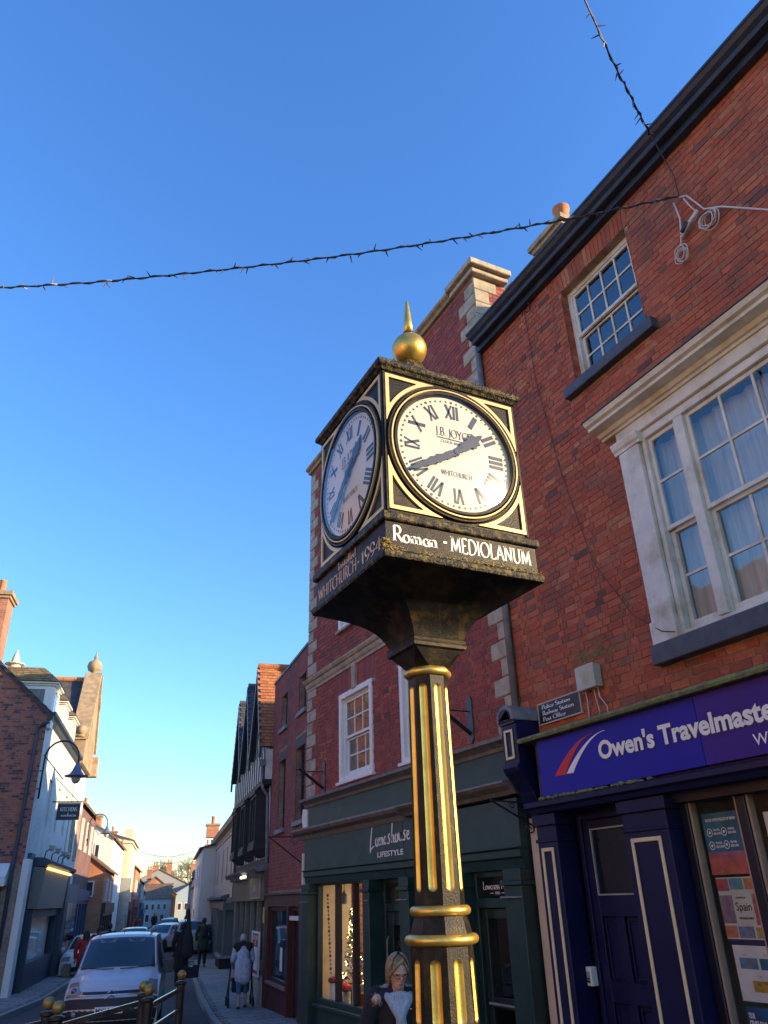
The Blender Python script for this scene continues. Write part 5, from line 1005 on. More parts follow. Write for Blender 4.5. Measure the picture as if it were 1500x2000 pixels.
for s_, o_ in ((-.1, .4), (1.2, .4), (2.5, .4), (-.1, -.5), (-.1, -1.15)): mb = MB(); FG.box(mb, s_, s_+.1, o_-.08, o_, -.088, 1.448); mb.build('window_post', bay, b_)
if True: mb = MB(); mb.add([P(0, .36, -.11), P(2.5, .36, -.11), P(2.5, .36, 1.44), P(0, .36, 1.44)], [(0, 1, 2, 3)]); mb.build('pane', M['glassd'], b_)
mb = MB(); mb.add([P(-.05, .36, -.11), P(-.05, -1.1, -.11), P(-.05, -1.1, 1.44), P(-.05, .36, 1.44)], [(0, 1, 2, 3)]); mb.build('pane', M['glassd'], b_)
mb = MB(); FG.box(mb, -.1, 2.6, -1.2, .42, 1.45, 1.72); mb.build('bay_head', mat('dull_fascia', (.09, .1, .1), .6), gb)
room(FG, gb, .1, 2.4, -.1, 1.44, .3, 1.2, mat('bay_room', (.2, .2, .18), .9))
mb = MB(); FG.box(mb, -.062, -.058, -.75, -.4, .75, 1.05); mb.build('window_notice', M['lettw'], gb)
for i, a in enumerate((3.0, 4.2, 5.4, 6.6, 7.8, 9.0, 10.2, 11.4, 12.6, 13.8, 15.0, 16.2)):
    mb = MB(); FG.box(mb, a, a+.5, -.02, .06, -.9, 1.45); mb.build('shop_pier', mat('blue_grey_pier', (.12, .15, .2), .6), gb)
room(FG, gb, 2.7, 16.6, -.9, 1.45, -.02, .6, M['dark'])
# ================================================================== THE POST CLOCK
CX, CY = 2.329, 4.03
ck = thing('post_clock', 'black and gold four sided post clock on a fluted octagonal column', 'clock', (CX, CY, gz(CX, CY)))
GZ = gz(CX, CY)
def sq(mb, levels, a0=math.pi/4):     # stack of square sections (half width, z)
    mb.lathe([(h*math.sqrt(2), z) for h, z in levels], (CX, CY, 0), 4, a0)
def octa(mb, levels): mb.lathe([(a/math.cos(math.pi/8), z) for a, z in levels], (CX, CY, 0), 8, math.pi/8)
# base, text band, ledge, head case, cornice, roof
mb = MB(); sq(mb, [(.53, 3.45), (.548, 3.452), (.556, 3.47), (.556, 3.49), (.545, 3.505), (.53, 3.512)]); mb.build('base_moulding', M['blackmoss'], ck, bevel=.006, seg=2)
mb = MB(); sq(mb, [(.528, 3.5), (.528, 3.69)]); band = mb.build('text_band', M['black'], ck)
mb = MB(); sq(mb, [(.525, 3.685), (.55, 3.69), (.553, 3.70), (.55, 3.735), (.54, 3.748), (.50, 3.752)]); mb.build('ledge_moulding', M['blackmoss'], ck, bevel=.008, seg=2)
mb = MB(); sq(mb, [(.503, 3.75), (.503, 4.785)]); case = mb.build('head_case', M['black'], ck)
mb = MB(); sq(mb, [(.5, 4.78), (.515, 4.783), (.53, 4.80), (.548, 4.812), (.55, 4.845), (.54, 4.855), (.3, 4.90), (.16, 5.05), (.09, 5.25), (.06, 5.34), (0.001, 5.34)]); mb.build('cornice_roof', M['blackmoss'], ck, bevel=.006)
# concave bell under the head, neck moulding, chamfer down to the octagon
lv = [(.552, 3.452), (.51, 3.437), (.465, 3.414), (.41, 3.388), (.36, 3.362), (.315, 3.334), (.274, 3.303), (.24, 3.27), (.213, 3.235), (.19, 3.196), (.176, 3.16), (.17, 3.145)]
mb = MB(); sq(mb, [(h, z) for h, z in reversed(lv)]); bl_o = mb.build('bell', M['black'], ck, smooth=True, auto=50)
mb = MB(); sq(mb, [(.168, 3.085), (.182, 3.092), (.185, 3.11), (.178, 3.125), (.182, 3.14), (.172, 3.152)]); mb.build('neck_moulding', M['black'], ck)
tr = MB(); a = .115; q = a*math.tan(math.pi/8); h = .165
top = [(h, -h), (h, h), (-h, h), (-h, -h)]; bot = [(a, -q), (a, q), (q, a), (-q, a), (-a, q), (-a, -q), (-q, -a), (q, -a)]
V = [(CX+x, CY+y, 3.088) for x, y in top]+[(CX+x, CY+y, 2.985) for x, y in bot]
tr.add(V, [(0, 1, 5, 4), (1, 2, 7, 6), (2, 3, 9, 8), (3, 0, 11, 10), (1, 6, 5), (2, 8, 7), (3, 10, 9), (0, 4, 11)]); tr.build('transition', M['black'], ck)
def ring(z0, z1, a, name='gilt_ring'):
    mb = MB(); zc = (z0+z1)/2; r = (z1-z0)/2
    octa(mb, [(a-r*1.4, zc-r)]+[(a-r+r*math.cos(R_(t)), zc+r*math.sin(R_(t))) for t in range(-75, 76, 25)]+[(a-r*1.4, zc+r)]); return mb.build(name, M['gold'], ck, smooth=True, auto=44)
ring(2.935, 2.99, .138); ring(1.648, 1.700, .155); ring(1.512, 1.566, .185)
# fluted shafts: faces with round-ended slots, gilded hollows behind them
def shaft(z0, z1, a0, a1, f0, f1, name, fw=.022, dep=.016):
    mb = MB()
    for k in range(8):
        an = k*math.pi/4; nx, ny = math.cos(an), math.sin(an); tx, ty = -ny, nx
        def pt(u, z, d=0.0):
            a = a0+(a1-a0)*(z-z0)/(z1-z0)-d; return (CX+nx*a+tx*u, CY+ny*a+ty*u, z)
        w0, w1 = a0*math.tan(math.pi/8), a1*math.tan(math.pi/8)
        outer = [(-w0, z0), (w0, z0), (w1, z1), (-w1, z1)]
        slot = [(fw*math.cos(R_(t)), f1-fw+fw*math.sin(R_(t))) for t in range(0, 181, 20)]+[(fw*math.cos(R_(t)), f0+fw+fw*math.sin(R_(t))) for t in range(180, 361, 20)]
        tri_ = tessellate_polygon([[Vector((u, z, 0)) for u, z in outer], [Vector((u, z, 0)) for u, z in slot]])
        pts = [pt(u, z) for u, z in outer+slot]
        mb.add(pts, [t if (Vector(pts[t[1]])-Vector(pts[t[0]])).cross(Vector(pts[t[2]])-Vector(pts[t[0]])).dot(Vector((nx, ny, 0))) > 0 else t[::-1] for t in tri_])
        fl_ = MB(); rows = []
        zs_ = [f0+fw*(1-math.cos(R_(t))) for t in range(0, 91, 18)]+[f0+fw+(f1-f0-2*fw)*i/6 for i in range(1, 6)]+[f1-fw*(1-math.cos(R_(t))) for t in range(90, -1, -18)]
        for z in zs_:
            e = max(0, fw-(z-f0), fw-(f1-z)); hw = math.sqrt(max(0, fw*fw-e*e)); row = []
            for u in range(-5, 6): s_ = u/5; row.append(pt(hw*s_*1.02, z, dep*(1-s_*s_)*(hw/fw)-.0006))
            rows.append(row)
        n_ = 11; fl_.add([p for r_ in rows for p in r_], [(i*n_+j, i*n_+j+1, (i+1)*n_+j+1, (i+1)*n_+j) for i in range(len(rows)-1) for j in range(10)]); fl_.build('gilt_flute', M['gold'], ck, smooth=True)
    mb.build(name, M['black'], ck)
shaft(1.70, 2.935, .126, .112, 1.765, 2.885, 'shaft', .0235, .015)
mb = MB(); octa(mb, [(.155, 1.56), (.146, 1.60), (.132, 1.648)]); mb.build('collar', M['black'], ck)
shaft(.78, 1.512, .168, .152, 1.165, 1.455, 'pedestal', .027, .016)
ring(.72, .785, .2); mb = MB(); octa(mb, [(.26, GZ), (.26, GZ+.12), (.235, GZ+.15), (.23, .45), (.2, .52), (.185, .72)]); mb.build('plinth', M['black'], ck, bevel=.008)
# ball and spike
mb = MB(); mb.ell((CX, CY, 5.477), .133, 36, 24); mb.build('gilt_ball', M['gold'], ck, smooth=True)
mb = MB(); mb.lathe([(.05, 5.585), (.055, 5.60), (.05, 5.625), (.04, 5.64)], (CX, CY, 0), 20); mb.build('spike_collar', mat('dull_bronze', (.2, .1, .03), .4, metal=.8), ck, smooth=True)
mb = MB(); mb.lathe([(.04, 5.64), (.032, 5.74), (.02, 5.88), (.008, 5.965), (.0, 5.97)], (CX, CY, 0), 16); mb.build('gilt_spike', M['gold'], ck, smooth=True)
# dials on four sides
domeg = glassmat('dial_glass', (.96, .97, .97), .55, .14)
ZC = 4.27; RD = .425
NUM = ['XII', 'I', 'II', 'III', 'IIII', 'V', 'VI', 'VII', 'VIII', 'IX', 'X', 'XI']
def face(nx, ny, hour, minute):
    tx, ty = -ny, nx       # to the right when looking at the face
    def at(u, v, o): return Vector((CX+nx*(.503+o)+tx*u, CY+ny*(.503+o)+ty*u, ZC+v))
    def disc(mb, r, o, n=64): mb.add([at(r*math.cos(2*math.pi*i/n), r*math.sin(2*math.pi*i/n), o) for i in range(n)], [tuple(range(n))])
    def annulus(mb, r0, r1, o0, o1, n=64):
        vs = []
        for i in range(n):
            c, s_ = math.cos(2*math.pi*i/n), math.sin(2*math.pi*i/n); m_ = (r0+r1)/2; om = max(o0, o1)
            vs += [at(r0*c, r0*s_, o0), at((r0*.75+r1*.25)*c, (r0*.75+r1*.25)*s_, om), at((r0*.25+r1*.75)*c, (r0*.25+r1*.75)*s_, om), at(r1*c, r1*s_, min(o0, o1))]
        mb.add(vs, [(4*i+k, 4*i+k+1, 4*((i+1) % n)+k+1, 4*((i+1) % n)+k) for i in range(n) for k in range(3)])
    mb = MB(); disc(mb, RD+.01, .006); dl = mb.build('dial', M['dial'], ck)
    mb = MB(); annulus(mb, RD-.006, RD+.028, .008, .034); mb.build('bezel', M['black'], dl, smooth=True, auto=50)
    mb = MB(); annulus(mb, RD+.028, RD+.045, .004, .03); mb.build('gilt_bezel', M['trim'], dl, smooth=True, auto=50)
    mb = MB(); annulus(mb, RD+.047, RD+.066, .001, .022); mb.build('outer_bezel', M['black'], dl, smooth=True, auto=50)
    nm = MB()
    for k, t in enumerate(NUM):      # numerals stand radially, feet to the centre
        a = R_(90-30*k); rx, ry = math.cos(a), math.sin(a); h = .105; w_ = {1: .05, 2: .075, 3: .105, 4: .115}[len(t)] if t not in ('V', 'X') else .075
        tot = sum(GL[c][0] for c in t)*h; kx = w_/tot; cx, cy = rx*(RD-.165), ry*(RD-.165); ux, uy = ry, -rx
        serif(nm, t, lambda x, y: at(cx+ux*(x-w_/2)+rx*y, cy+uy*(x-w_/2)+ry*y, .0075), h, .26, .08, width=w_)
    nm.build('numerals', M['ink'], dl)
    mk = MB()
    for i in range(60):
        a = 2*math.pi*i/60; r_ = .0075 if i % 5 else .010; c = (math.cos(a)*(RD-.036), math.sin(a)*(RD-.036)); mk.add([at(c[0]+r_*math.cos(R_(t)), c[1]+r_*math.sin(R_(t)), .0078) for t in range(0, 360, 45)], [tuple(range(8))])
    mk.build('minute_dots', M['ink'], dl)
    lt_ = MB(); serif(lt_, 'J.B. JOYCE', lambda x, y: at(x-.135, y+.115, .0076), .062, .17, .06, width=.27); stroke(lt_, [(0, 0), (.25, 0)], lambda x, y: at(x-.125, y+.098, .0076), .008, .008, mono=True); serif(lt_, 'CLOCK MAKERS', lambda x, y: at(x-.1, y+.066, .0076), .018, .17, .1, width=.2)
    serif(lt_, 'WHITCHURCH', lambda x, y: at(x-.115, y-.175, .0076), .036, .15, .06, width=.23); lt_.build('maker_lettering', M['ink'], dl)
    def hand(ang, L, outline, o, name):
        a = R_(90-ang); rx, ry = math.cos(a), math.sin(a); ux, uy = ry, -rx
        pts = outline+[(-u, v) for u, v in reversed(outline) if abs(u) > 1e-6]; m_ = MB(); V = [at(rx*v*L+ux*u*L, ry*v*L+uy*u*L, o) for u, v in pts]; n_ = len(V)
        V2 = [p+Vector((nx, ny, 0))*.006 for p in V]
        tri_ = tessellate_polygon([[Vector((u, v, 0)) for u, v in pts]])
        m_.add(V+V2, [tuple(n_+i for i in t) for t in tri_]+[tuple(t[::-1]) for t in tri_]+[(i, (i+1) % n_, n_+(i+1) % n_, n_+i) for i in range(n_)]); m_.build(name, M['ink'], dl)
    # leaf-shaped scalloped hands with tails
    hand(30*(hour+minute/60), .27, [(0, -.34), (.06, -.26), (.05, -.1), (.11, 0), (.06, .1), (.09, .25), (.13, .38), (.1, .5), (.2, .62), (.12, .68), (.19, .78), (.08, .82), (.05, .95), (0, 1.04)], .016, 'hour_hand')
    hand(6*minute, .385, [(0, -.3), (.05, -.22), (.03, -.08), (.07, 0), (.045, .12), (.07, .22), (.05, .3), (.085, .42), (.055, .5), (.07, .6), (.045, .7), (.05, .82), (.03, .95), (0, 1.02)], .026, 'minute_hand')
    mb = MB(); disc(mb, .022, .036, 20); mb.build('hand_boss', M['ink'], dl)
    # domed glass over the dial
    mb = MB(); rows = 9; n = 48; vs = [at(0, 0, .085)]
    for j in range(1, rows+1):
        r_ = (RD-.004)*j/rows; o_ = .085-.055*(j/rows)**2
        for i in range(n): vs.append(at(r_*math.cos(2*math.pi*i/n), r_*math.sin(2*math.pi*i/n), o_))
    fs = [(0, 1+i, 1+(i+1) % n) for i in range(n)]+[(1+(j-1)*n+i, 1+j*n+i, 1+j*n+(i+1) % n, 1+(j-1)*n+(i+1) % n) for j in range(1, rows) for i in range(n)]
    mb.add(vs, fs); mb.build('dial_glass', domeg, dl, smooth=True)
    # gilded spandrel frames in the four corners
    E_, RO = .488, RD+.075
    for sx in (-1, 1):
        for sy in (-1, 1):
            def shp(e, r):
                a0 = math.acos(min(1, e/r)) if e < r else 0; pts = [(e, math.sqrt(max(0, r*r-e*e)))] if r > e else [(e, 0.06)]
                ar = [(r*math.cos(R_(t)), r*math.sin(R_(t))) for t in range(0, 91, 3)]; ar = [(x, y) for x, y in ar if x < e and y < e]
                return ar+[(e*.0+ar[-1][0], e), (e, e), (e, ar[0][1])]
            o_pts = shp(E_, RO+.002); i_pts = shp(E_-.025, RO+.026)
            m_ = MB(); P_ = [Vector((x*sx, y*sy, 0)) for x, y in o_pts]; Q_ = [Vector((x*sx, y*sy, 0)) for x, y in i_pts]
            tri_ = tessellate_polygon([P_, Q_]); A = P_+Q_
            V = [at(p.x, p.y, .012) for p in A]; m_.add(V, [tuple(t) for t in tri_]); B_ = [at(p.x, p.y, .0) for p in A]; np_ = len(P_); nq = len(Q_)
            m_.add(V[:np_]+B_[:np_], [(i, (i+1) % np_, np_+(i+1) % np_, np_+i) for i in range(np_)]); m_.add(V[np_:]+B_[np_:], [(i, (i+1) % nq, nq+(i+1) % nq, nq+i) for i in range(nq)])
            m_.build('gilt_spandrel', M['trim'], ck)
    # raised edge strips of the case
    for sx in (-1, 1):
        m_ = MB(); V = [at(sx*.492, -.50, 0), at(sx*.503, -.50, 0), at(sx*.503, .50, 0), at(sx*.492, .50, 0)]; m_.prism(V, Vector((nx, ny, 0))*.01); m_.build('case_bead', M['trim'] if False else M['black'], ck)
face(0, -1, 1, 40); face(-1, 0, 1, 38); face(1, 0, 1, 40); face(0, 1, 1, 40)
# lettering on the band
def bandtext(nx, ny, items, m):
    tx, ty = -ny, nx
    for t, x0, z0, h, w_ in items:
        mb = MB(); serif(mb, t, lambda x, y: Vector((CX+nx*.5298+tx*(x0+x), CY+ny*.5298+ty*(x0+x), z0+y)), h, .16, .055, width=w_); mb.build('band_lettering', m, ck)
bandtext(0, -1, [('Roman', -.487, 3.565, .098, .30), ('·', -.165, 3.565, .1, .06), ('MEDIOLANUM', -.10, 3.562, .098, .585)], M['lettw'])
bandtext(-1, 0, [('WHITCHURCH', -.49, 3.53, .085, .62), ('·', .135, 3.53, .085, .04), ('1994', .19, 3.53, .085, .28), ('Installed', -.16, 3.63, .055, .28)], M['lettb'])
bandtext(1, 0, [('WHITCHURCH', -.4, 3.56, .09, .7)], M['lettw']); bandtext(0, 1, [('WHITCHURCH', -.4, 3.56, .09, .7)], M['lettw'])
# lichen on the lower moulding
lich = mat('lichen', (.22, .17, .05), .95, var=.4, scale=40, bump=.5, bscale=80, dirt=(.42, .32, .08), dscale=20, damt=.8)
mb = MB(); rg = random.Random(12)
for i in range(420):
    t = rg.random(); side = rg.random()*.79
    if side < .8: x = -.55+1.1*(rg.random() if rg.random() < .55 else (rg.gauss(.72, .12) if rg.random() < .6 else rg.gauss(.02, .03))); p = (CX+max(-.555, min(.555, x)), CY-.548-rg.uniform(-.012, .008), 3.505+rg.gauss(0, .012))
    else: p = (CX-.55-rg.uniform(-.012, .008), CY-.55+abs(rg.gauss(0, .12)), 3.505+rg.gauss(0, .012))
    r_ = rg.uniform(.0025, .008); mb.ell(p, (r_*1.5, r_*.5, r_*.5), 6, 4)
for i in range(50):
    r_ = rg.uniform(.003, .009); mb.ell((CX-.535+rg.gauss(0, .012), CY-.535+rg.gauss(0, .012), 3.53+abs(rg.gauss(0, .02))), (r_, r_, r_*.8), 6, 4)
for i in range(70):
    r_ = rg.uniform(.002, .005); mb.ell((CX+rg.uniform(-.2, .55), CY-.549, 4.835+rg.gauss(0, .009)), (r_*1.4, r_, r_*.5), 6, 4)
stuff(mb.build('lichen_patches', lich, ck, smooth=True))
# ================================================================== LEFT SIDE: brick gable and white front
az = R_(12.2); LA = (1.5, 27.86); LD = Vector((math.sin(az), math.cos(az), 0))
FL = Fr(LA, (LA[0]+LD.x, LA[1]+LD.y), -1)                    # fronts: o to the right, into the street
FGb = Fr(LA, (LA[0]-LD.y, LA[1]+LD.x), 1)                    # gable wall facing the camera, s to the left
FGb.n = -LD.copy(); FGb.side = 1
lb = thing('white_fronted_brick_house', 'brick gabled house with white painted street front and three dormers', 'building', (LA[0], LA[1], -.62))
slope = .897; EZ = 7.5
mb = MB(); GP = FGb.p
W_ = 7.0
mb.add([GP(0, 0, -.9), GP(W_, 0, -.9), GP(W_, 0, EZ), GP(W_/2, 0, EZ+W_/2*slope), GP(0, 0, EZ)], [(0, 1, 2, 3, 4)]); gw_ = mb.build('gable_wall', M['mortar'], lb)
def gable_bricks():
    rg = random.Random(61); mb = MB(); cand = []; z = 2.95; row = 0
    while z < EZ+W_/2*slope-.1:
        lo_ = max(0, (z+.077-EZ)/slope) if z > EZ-.07 else 0.0; hi_ = min(W_-lo_, 4.2); s = lo_+(.0 if row % 2 else -.11); k = row % 2
        while s < hi_:
            ln = .216 if k % 2 == 0 else .103; a, b = max(s, lo_), min(s+ln, hi_)
            if b-a > .03:
                mb.tn = rg.random(); FGb.box(mb, a, b, -.012, .007+rg.uniform(-.003, .003), z, z+.068)
            s += ln+.009; k += 1
        z += .077; row += 1
    stuff(mb.build('brickwork', M['brick4'], gw_))
gable_bricks()
wp = mat('white_brick_paint', (.66, .66, .62), .75, var=.1, scale=3, bump=.15, bscale=14, dirt=(.42, .42, .38), dscale=1.6, damt=.6)
whiteb = brickmat('white_painted_brick', (.66, .66, .63), (.58, .58, .55), (.5, .5, .48), (.225, .075), .12)
LWn = [(2.6, 3.4, 4.3, 5.8), (5.0, 5.8, 4.3, 5.8), (7.4, 8.2, 4.3, 5.8)]
mb = MB(); cut_wall(FL, mb, 0, 9.2, -.9, EZ, LWn, .1); mb.build('front_wall', whiteb, lb)
for a, b, c, d in LWn: sash(FL, lb, a, b, c, d, -.07, 2, 2, M['white'], M['glass'], fw=.06, roomd=.5)
mb = MB(); FL.sweep(mb, [(0, EZ-.22), (.1, EZ-.2), (.14, EZ-.08), (.24, EZ-.04), (.25, EZ+.06), (0, EZ+.04)], -.1, 9.2); mb.build('gutter', M['gutter'], lb)
mb = MB(); FL.slab(mb, [(0, EZ-.45), (.5, EZ-.45), (.5, EZ-.2), (0, EZ-.2)], 0, .12); mb.build('eaves_end', M['white'], lb)
P = FL.p
tiles('roof_tiles', lb, P(-.12, .2, EZ-.05), LD*9.4, P(0, -W_/2, EZ+W_/2*slope)-P(0, .2, EZ-.05), 40, 26, .02, M['roofmoss'], 62)
mb = MB(); mb.add([P(-.12, -W_/2, EZ+W_/2*slope), P(9.2, -W_/2, EZ+W_/2*slope), P(9.2, -W_, EZ), P(-.12, -W_, EZ)], [(0, 1, 2, 3)]); mb.build('rear_roof', M['roofmoss'], lb)
mb = MB(); q = [GP(-.18, .08, EZ-.2), GP(W_/2, .08, EZ+W_/2*slope-.02), GP(W_/2, .08, EZ+W_/2*slope+.14), GP(-.18, .08, EZ-.04)]; mb.prism(q, LD*.16); mb.build('verge_board', M['gutter'], lb)
mb = MB()
for k in range(16): p0, p1 = P(-.1+.58*k, -W_/2, EZ+W_/2*slope+.05), P(-.1+.58*k+.56, -W_/2, EZ+W_/2*slope+.05); mb.tube([p0, p1], .12, 8)
mb.build('ridge_tiles', M['terra'], lb)
# chimney on the gable
mb = MB(); FGb.box(mb, 1.92, 3.2, -.9, .02, 8.6, 11.45); c_ = mb.build('chimney', brickmat('chim_brick', (.4, .17, .1), (.3, .12, .08), (.35, .28, .22)), lb)
mb = MB(); FGb.box(mb, 1.86, 3.26, -.96, .08, 11.452, 11.55); FGb.box(mb, 1.8, 3.32, -1.02, .14, 11.55, 11.7); mb.build('chimney_cap', M['stoneg'], c_)
for i in range(2): mb = MB(); mb.lathe([(.14, 0), (.11, .1), (.11, .5), (.14, .55)], GP(2.3+.5*i, -.45, 11.7), 12); mb.build('chimney_pot', M['terra'], c_, smooth=True)
# downpipe with swan neck
mb = MB(); mb.tube([GP(-.1, .2, 7.2), GP(.1, .14, 7.15), GP(.22, .08, 7.0), GP(.24, .07, 6.8), GP(.27, .07, 3.2), GP(.27, .07, -.6)], .055, 10); mb.build('downpipe', mat('blue_grey_pipe', (.05, .06, .09), .5), lb, smooth=True)
# dormers with hipped mossy roofs
for i, s0 in enumerate((.78, 3.62, 6.35)):
    w_ = 1.25; zf, zt = 7.45, 8.62; mb = MB(); FL.box(mb, s0, s0+w_, -2.2, -.06, zf, zt); d_ = mb.build('dormer', M['white'], lb); d_['label'] = 'white dormer window with mossy hipped roof'
    mb = MB(); mb.add([P(s0-.004, -.35, zf+.25), P(s0-.004, -1.7, zf+.95), P(s0-.004, -1.7, zt-.12), P(s0-.004, -.35, zt-.12)], [(0, 1, 2, 3)]); mb.build('cheek_glass', mat('lead_grey_cheek', (.16, .15, .15), .4, var=.2), d_)
    mb = MB(); FL.frame(mb, s0+.1, s0+w_-.1, zf+.25, zt-.1, .06, -.06, -.02); FL.box(mb, s0+w_/2-.02, s0+w_/2+.02, -.06, -.025, zf+.31, zt-.16); mb.build('window_frame', M['white'], d_)
    mb = MB(); mb.add([P(s0+.16, -.04, zf+.31), P(s0+w_-.16, -.04, zf+.31), P(s0+w_-.16, -.04, zt-.16), P(s0+.16, -.04, zt-.16)], [(0, 1, 2, 3)]); mb.build('pane', M['glass'], d_)
    mb = MB()
    for z0, e in ((zt, .06), (zt+.06, .13)): FL.box(mb, s0-e, s0+w_+e, -2.0, -.06+e, z0, z0+.055)
    mb.build('dormer_cornice', M['white'], d_)
    zr = 9.4; mb = MB(); e = .17; A, B, C, D = P(s0-e, .1, zt+.12), P(s0+w_+e, .1, zt+.12), P(s0+w_/2, -.6, zr), P(s0+w_/2, -2.6, zr); E, F = P(s0-e, -2.6, zt+.12), P(s0+w_+e, -2.6, zt+.12)
    mb.add([A, B, C, D, E, F], [(0, 1, 2), (0, 2, 3, 4), (1, 5, 3, 2)]); mb.build('dormer_roof', M['roofmoss'], d_)
    rg = random.Random(70+i); tt = MB()
    for j in range(7):
        for k in range(10):
            v = j/7; u = k/10; p = A.lerp(C, v).lerp(E.lerp(D, v), u); q_ = A.lerp(C, v+.16).lerp(E.lerp(D, v+.16), u); r_ = A.lerp(C, v).lerp(E.lerp(D, v), u+.095); t_ = A.lerp(C, v+.16).lerp(E.lerp(D, v+.16), u+.095); nr = (r_-p).cross(q_-p).normalized()
            if nr.z < 0: nr = -nr
            tt.tn = rg.random(); h_ = .03+rg.uniform(-.008, .012); tt.hexa([p, r_, t_, q_, p+nr*h_, r_+nr*h_, t_+nr*.008, q_+nr*.008])
    stuff(tt.build('dormer_tiles', M['roofmoss'], d_))
# roof ventilator
vt = MB(); c0 = P(2.1, -1.75, 9.25); vt.lathe([(.2, 0), (.2, .4), (.34, .42), (.34, .45), (.16, .5), (.1, .75), (.03, .95), (0.0, .98)], c0, 12); vt.build('ridge_ventilator', M['oldwhite'], lb)
# projecting shopfront of this house
nb = mat('slate_blue_shop', (.035, .055, .085), .5, var=.15)
mb = MB(); FL.box(mb, -.05, .55, -.02, .18, -.9, 3.1); mb.build('corner_pilaster', M['white'], lb, bevel=.01)
for q in ((.55, 1.3, .12, 3.3), (7.9, 8.5, .5, 3.0)): mb = MB(); FL.box(mb, q[0], q[1], -.02, q[2], -.9, q[3]); mb.build('shop_post', nb, lb)
mb = MB(); FL.sweep(mb, [(0, 2.95), (.5, 2.95), (.6, 3.02), (.62, 3.1), (.4, 3.2), (0, 3.22)], 1.3, 9.2); mb.build('shop_cornice', nb, lb)
mb = MB(); FL.sweep(mb, [(0, 1.75), (.42, 1.72), (.5, 2.9), (.1, 2.94), (0, 2.94)], 1.3, 7.9); mb.build('fascia', mat('taupe_fascia', (.24, .21, .17), .6, var=.15), lb)
mb = MB(); mb.tube([P(1.4, .55, 2.88), P(7.8, .55, 2.88)], .045, 8); mb.build('fascia_lamp', mat('warm_strip', (1, .7, .3), .4, emit=(1, .55, .16), estr=1.0), lb)
mb = MB(); FL.box(mb, 1.3, 7.9, -.05, .3, -.9, .0); mb.build('stall_riser', nb, lb)
mb = MB(); FL.frame(mb, 1.3, 7.9, 0.002, 1.7, .22, .1, .3); sw_ = mb.build('shop_window', nb, lb)
mb = MB(); mb.add([P(1.5, .2, .2), P(7.7, .2, .2), P(7.7, .2, 1.5), P(1.5, .2, 1.5)], [(0, 1, 2, 3)]); mb.build('pane', M['glassd'], sw_)
room(FL, lb, 1.35, 7.85, -.2, 1.7, .08, 1.2, mat('left_shop_room', (.1, .1, .09), .9))
mb = MB(); mb.lathe([(.12, 0), (.2, .05), (.22, .35), (.1, .5)], P(4.2, -.5, .9), 14); mb.build('lit_lampshade', mat('amber_lamp', (1, .6, .1), .5, emit=(1, .5, .06), estr=1.6), lb)
mb = MB(); FGb.sweep(mb, [(0, 2.4), (.5, 2.35), (.5, 2.6), (0, 3.0)], .36, 6.0); mb.build('side_canopy', M['white'], lb); mb = MB(); FGb.box(mb, .5, 6.0, .02, .3, 1.6, 2.3); mb.build('side_fascia', mat('faded_red_sign', (.25, .06, .04), .6), lb)
# clutter on the shop roof: floodlights and pigeon-proofing boxes
for i, s_ in enumerate((2.0, 3.6, 5.4, 6.6)):
    r = thing('floodlight', ('first', 'second', 'third', 'fourth')[i]+' small floodlight from the white corner along the left shop cornice', 'floodlight', tuple(P(s_, .35, 3.2)), group='floodlights on the left shop roof')
    mb = MB(); mb.tube([P(s_, .3, 3.15), P(s_, .32, 3.4), P(s_, .45, 3.5)], .02, 6); mb.build('stem', M['iron'], r); mb = MB(); mb.lathe([(.04, 0), (.12, .16), (.13, .18), (.0, .18)], P(s_, .5, 3.42), 12); mb.build('shade', M['white'], r, smooth=True)

# ================================================================== STONE GABLED HOUSE with ball finial
sg2 = thing('stone_gabled_house', 'sandstone gabled house front topped by a ball finial above the white house', 'building', tuple(P(11.2, 0, -.7)))
mb = MB(); FL.box(mb, 9.25, 13.4, -.35, .06, -.9, 7.35); mb.build('lower_front', whiteb, sg2)
mb = MB(); FL.slab(mb, [(9.25, 7.36), (13.4, 7.36), (13.4, 7.6), (13.15, 7.7), (13.2, 8.3), (12.3, 10.2), (11.5, 11.6), (11.0, 11.6), (10.2, 10.0), (9.3, 8.5), (9.25, 8.0)], -.35, .25); mb.build('gable_front', brickmat('ashlar', (.36, .26, .16), (.29, .21, .13), (.2, .15, .1), (.62, .29), .3), sg2)
rg = random.Random(81)
for sd_ in (-1, 1):
    for k in range(7):
        t0, t1 = k/7, (k+.96)/7; a0 = (11.25+sd_*(.2+1.85*t0), 11.62-3.3*t0); a1 = (11.25+sd_*(.2+1.85*t1), 11.62-3.3*t1); mb = MB(); FL.slab(mb, [a0, a1, (a1[0], a1[1]+.2), (a0[0], a0[1]+.2)] if sd_ > 0 else [a1, a0, (a0[0], a0[1]+.2), (a1[0], a1[1]+.2)], -.42, .34+rg.uniform(0, .04)); mb.build('coping_stone', M['stoneg'], sg2, bevel=.015)
mb = MB(); FL.slab(mb, [(13.0, 7.3), (13.6, 7.3), (13.6, 7.7), (13.3, 8.2), (13.0, 8.2)], -.4, .5); mb.build('kneeler', M['stoneg'], sg2, bevel=.02)
mb = MB(); mb.lathe([(.22, 0), (.26, .05), (.16, .12), (.12, .2), (.3, .32), (.36, .5), (.3, .7), (.12, .82), (.07, .9), (.1, .96), (.05, 1.05), (.02, 1.25), (0, 1.26)], P(11.25, -.05, 11.65), 18); mb.build('ball_finial', M['stoneg'], sg2, smooth=True)
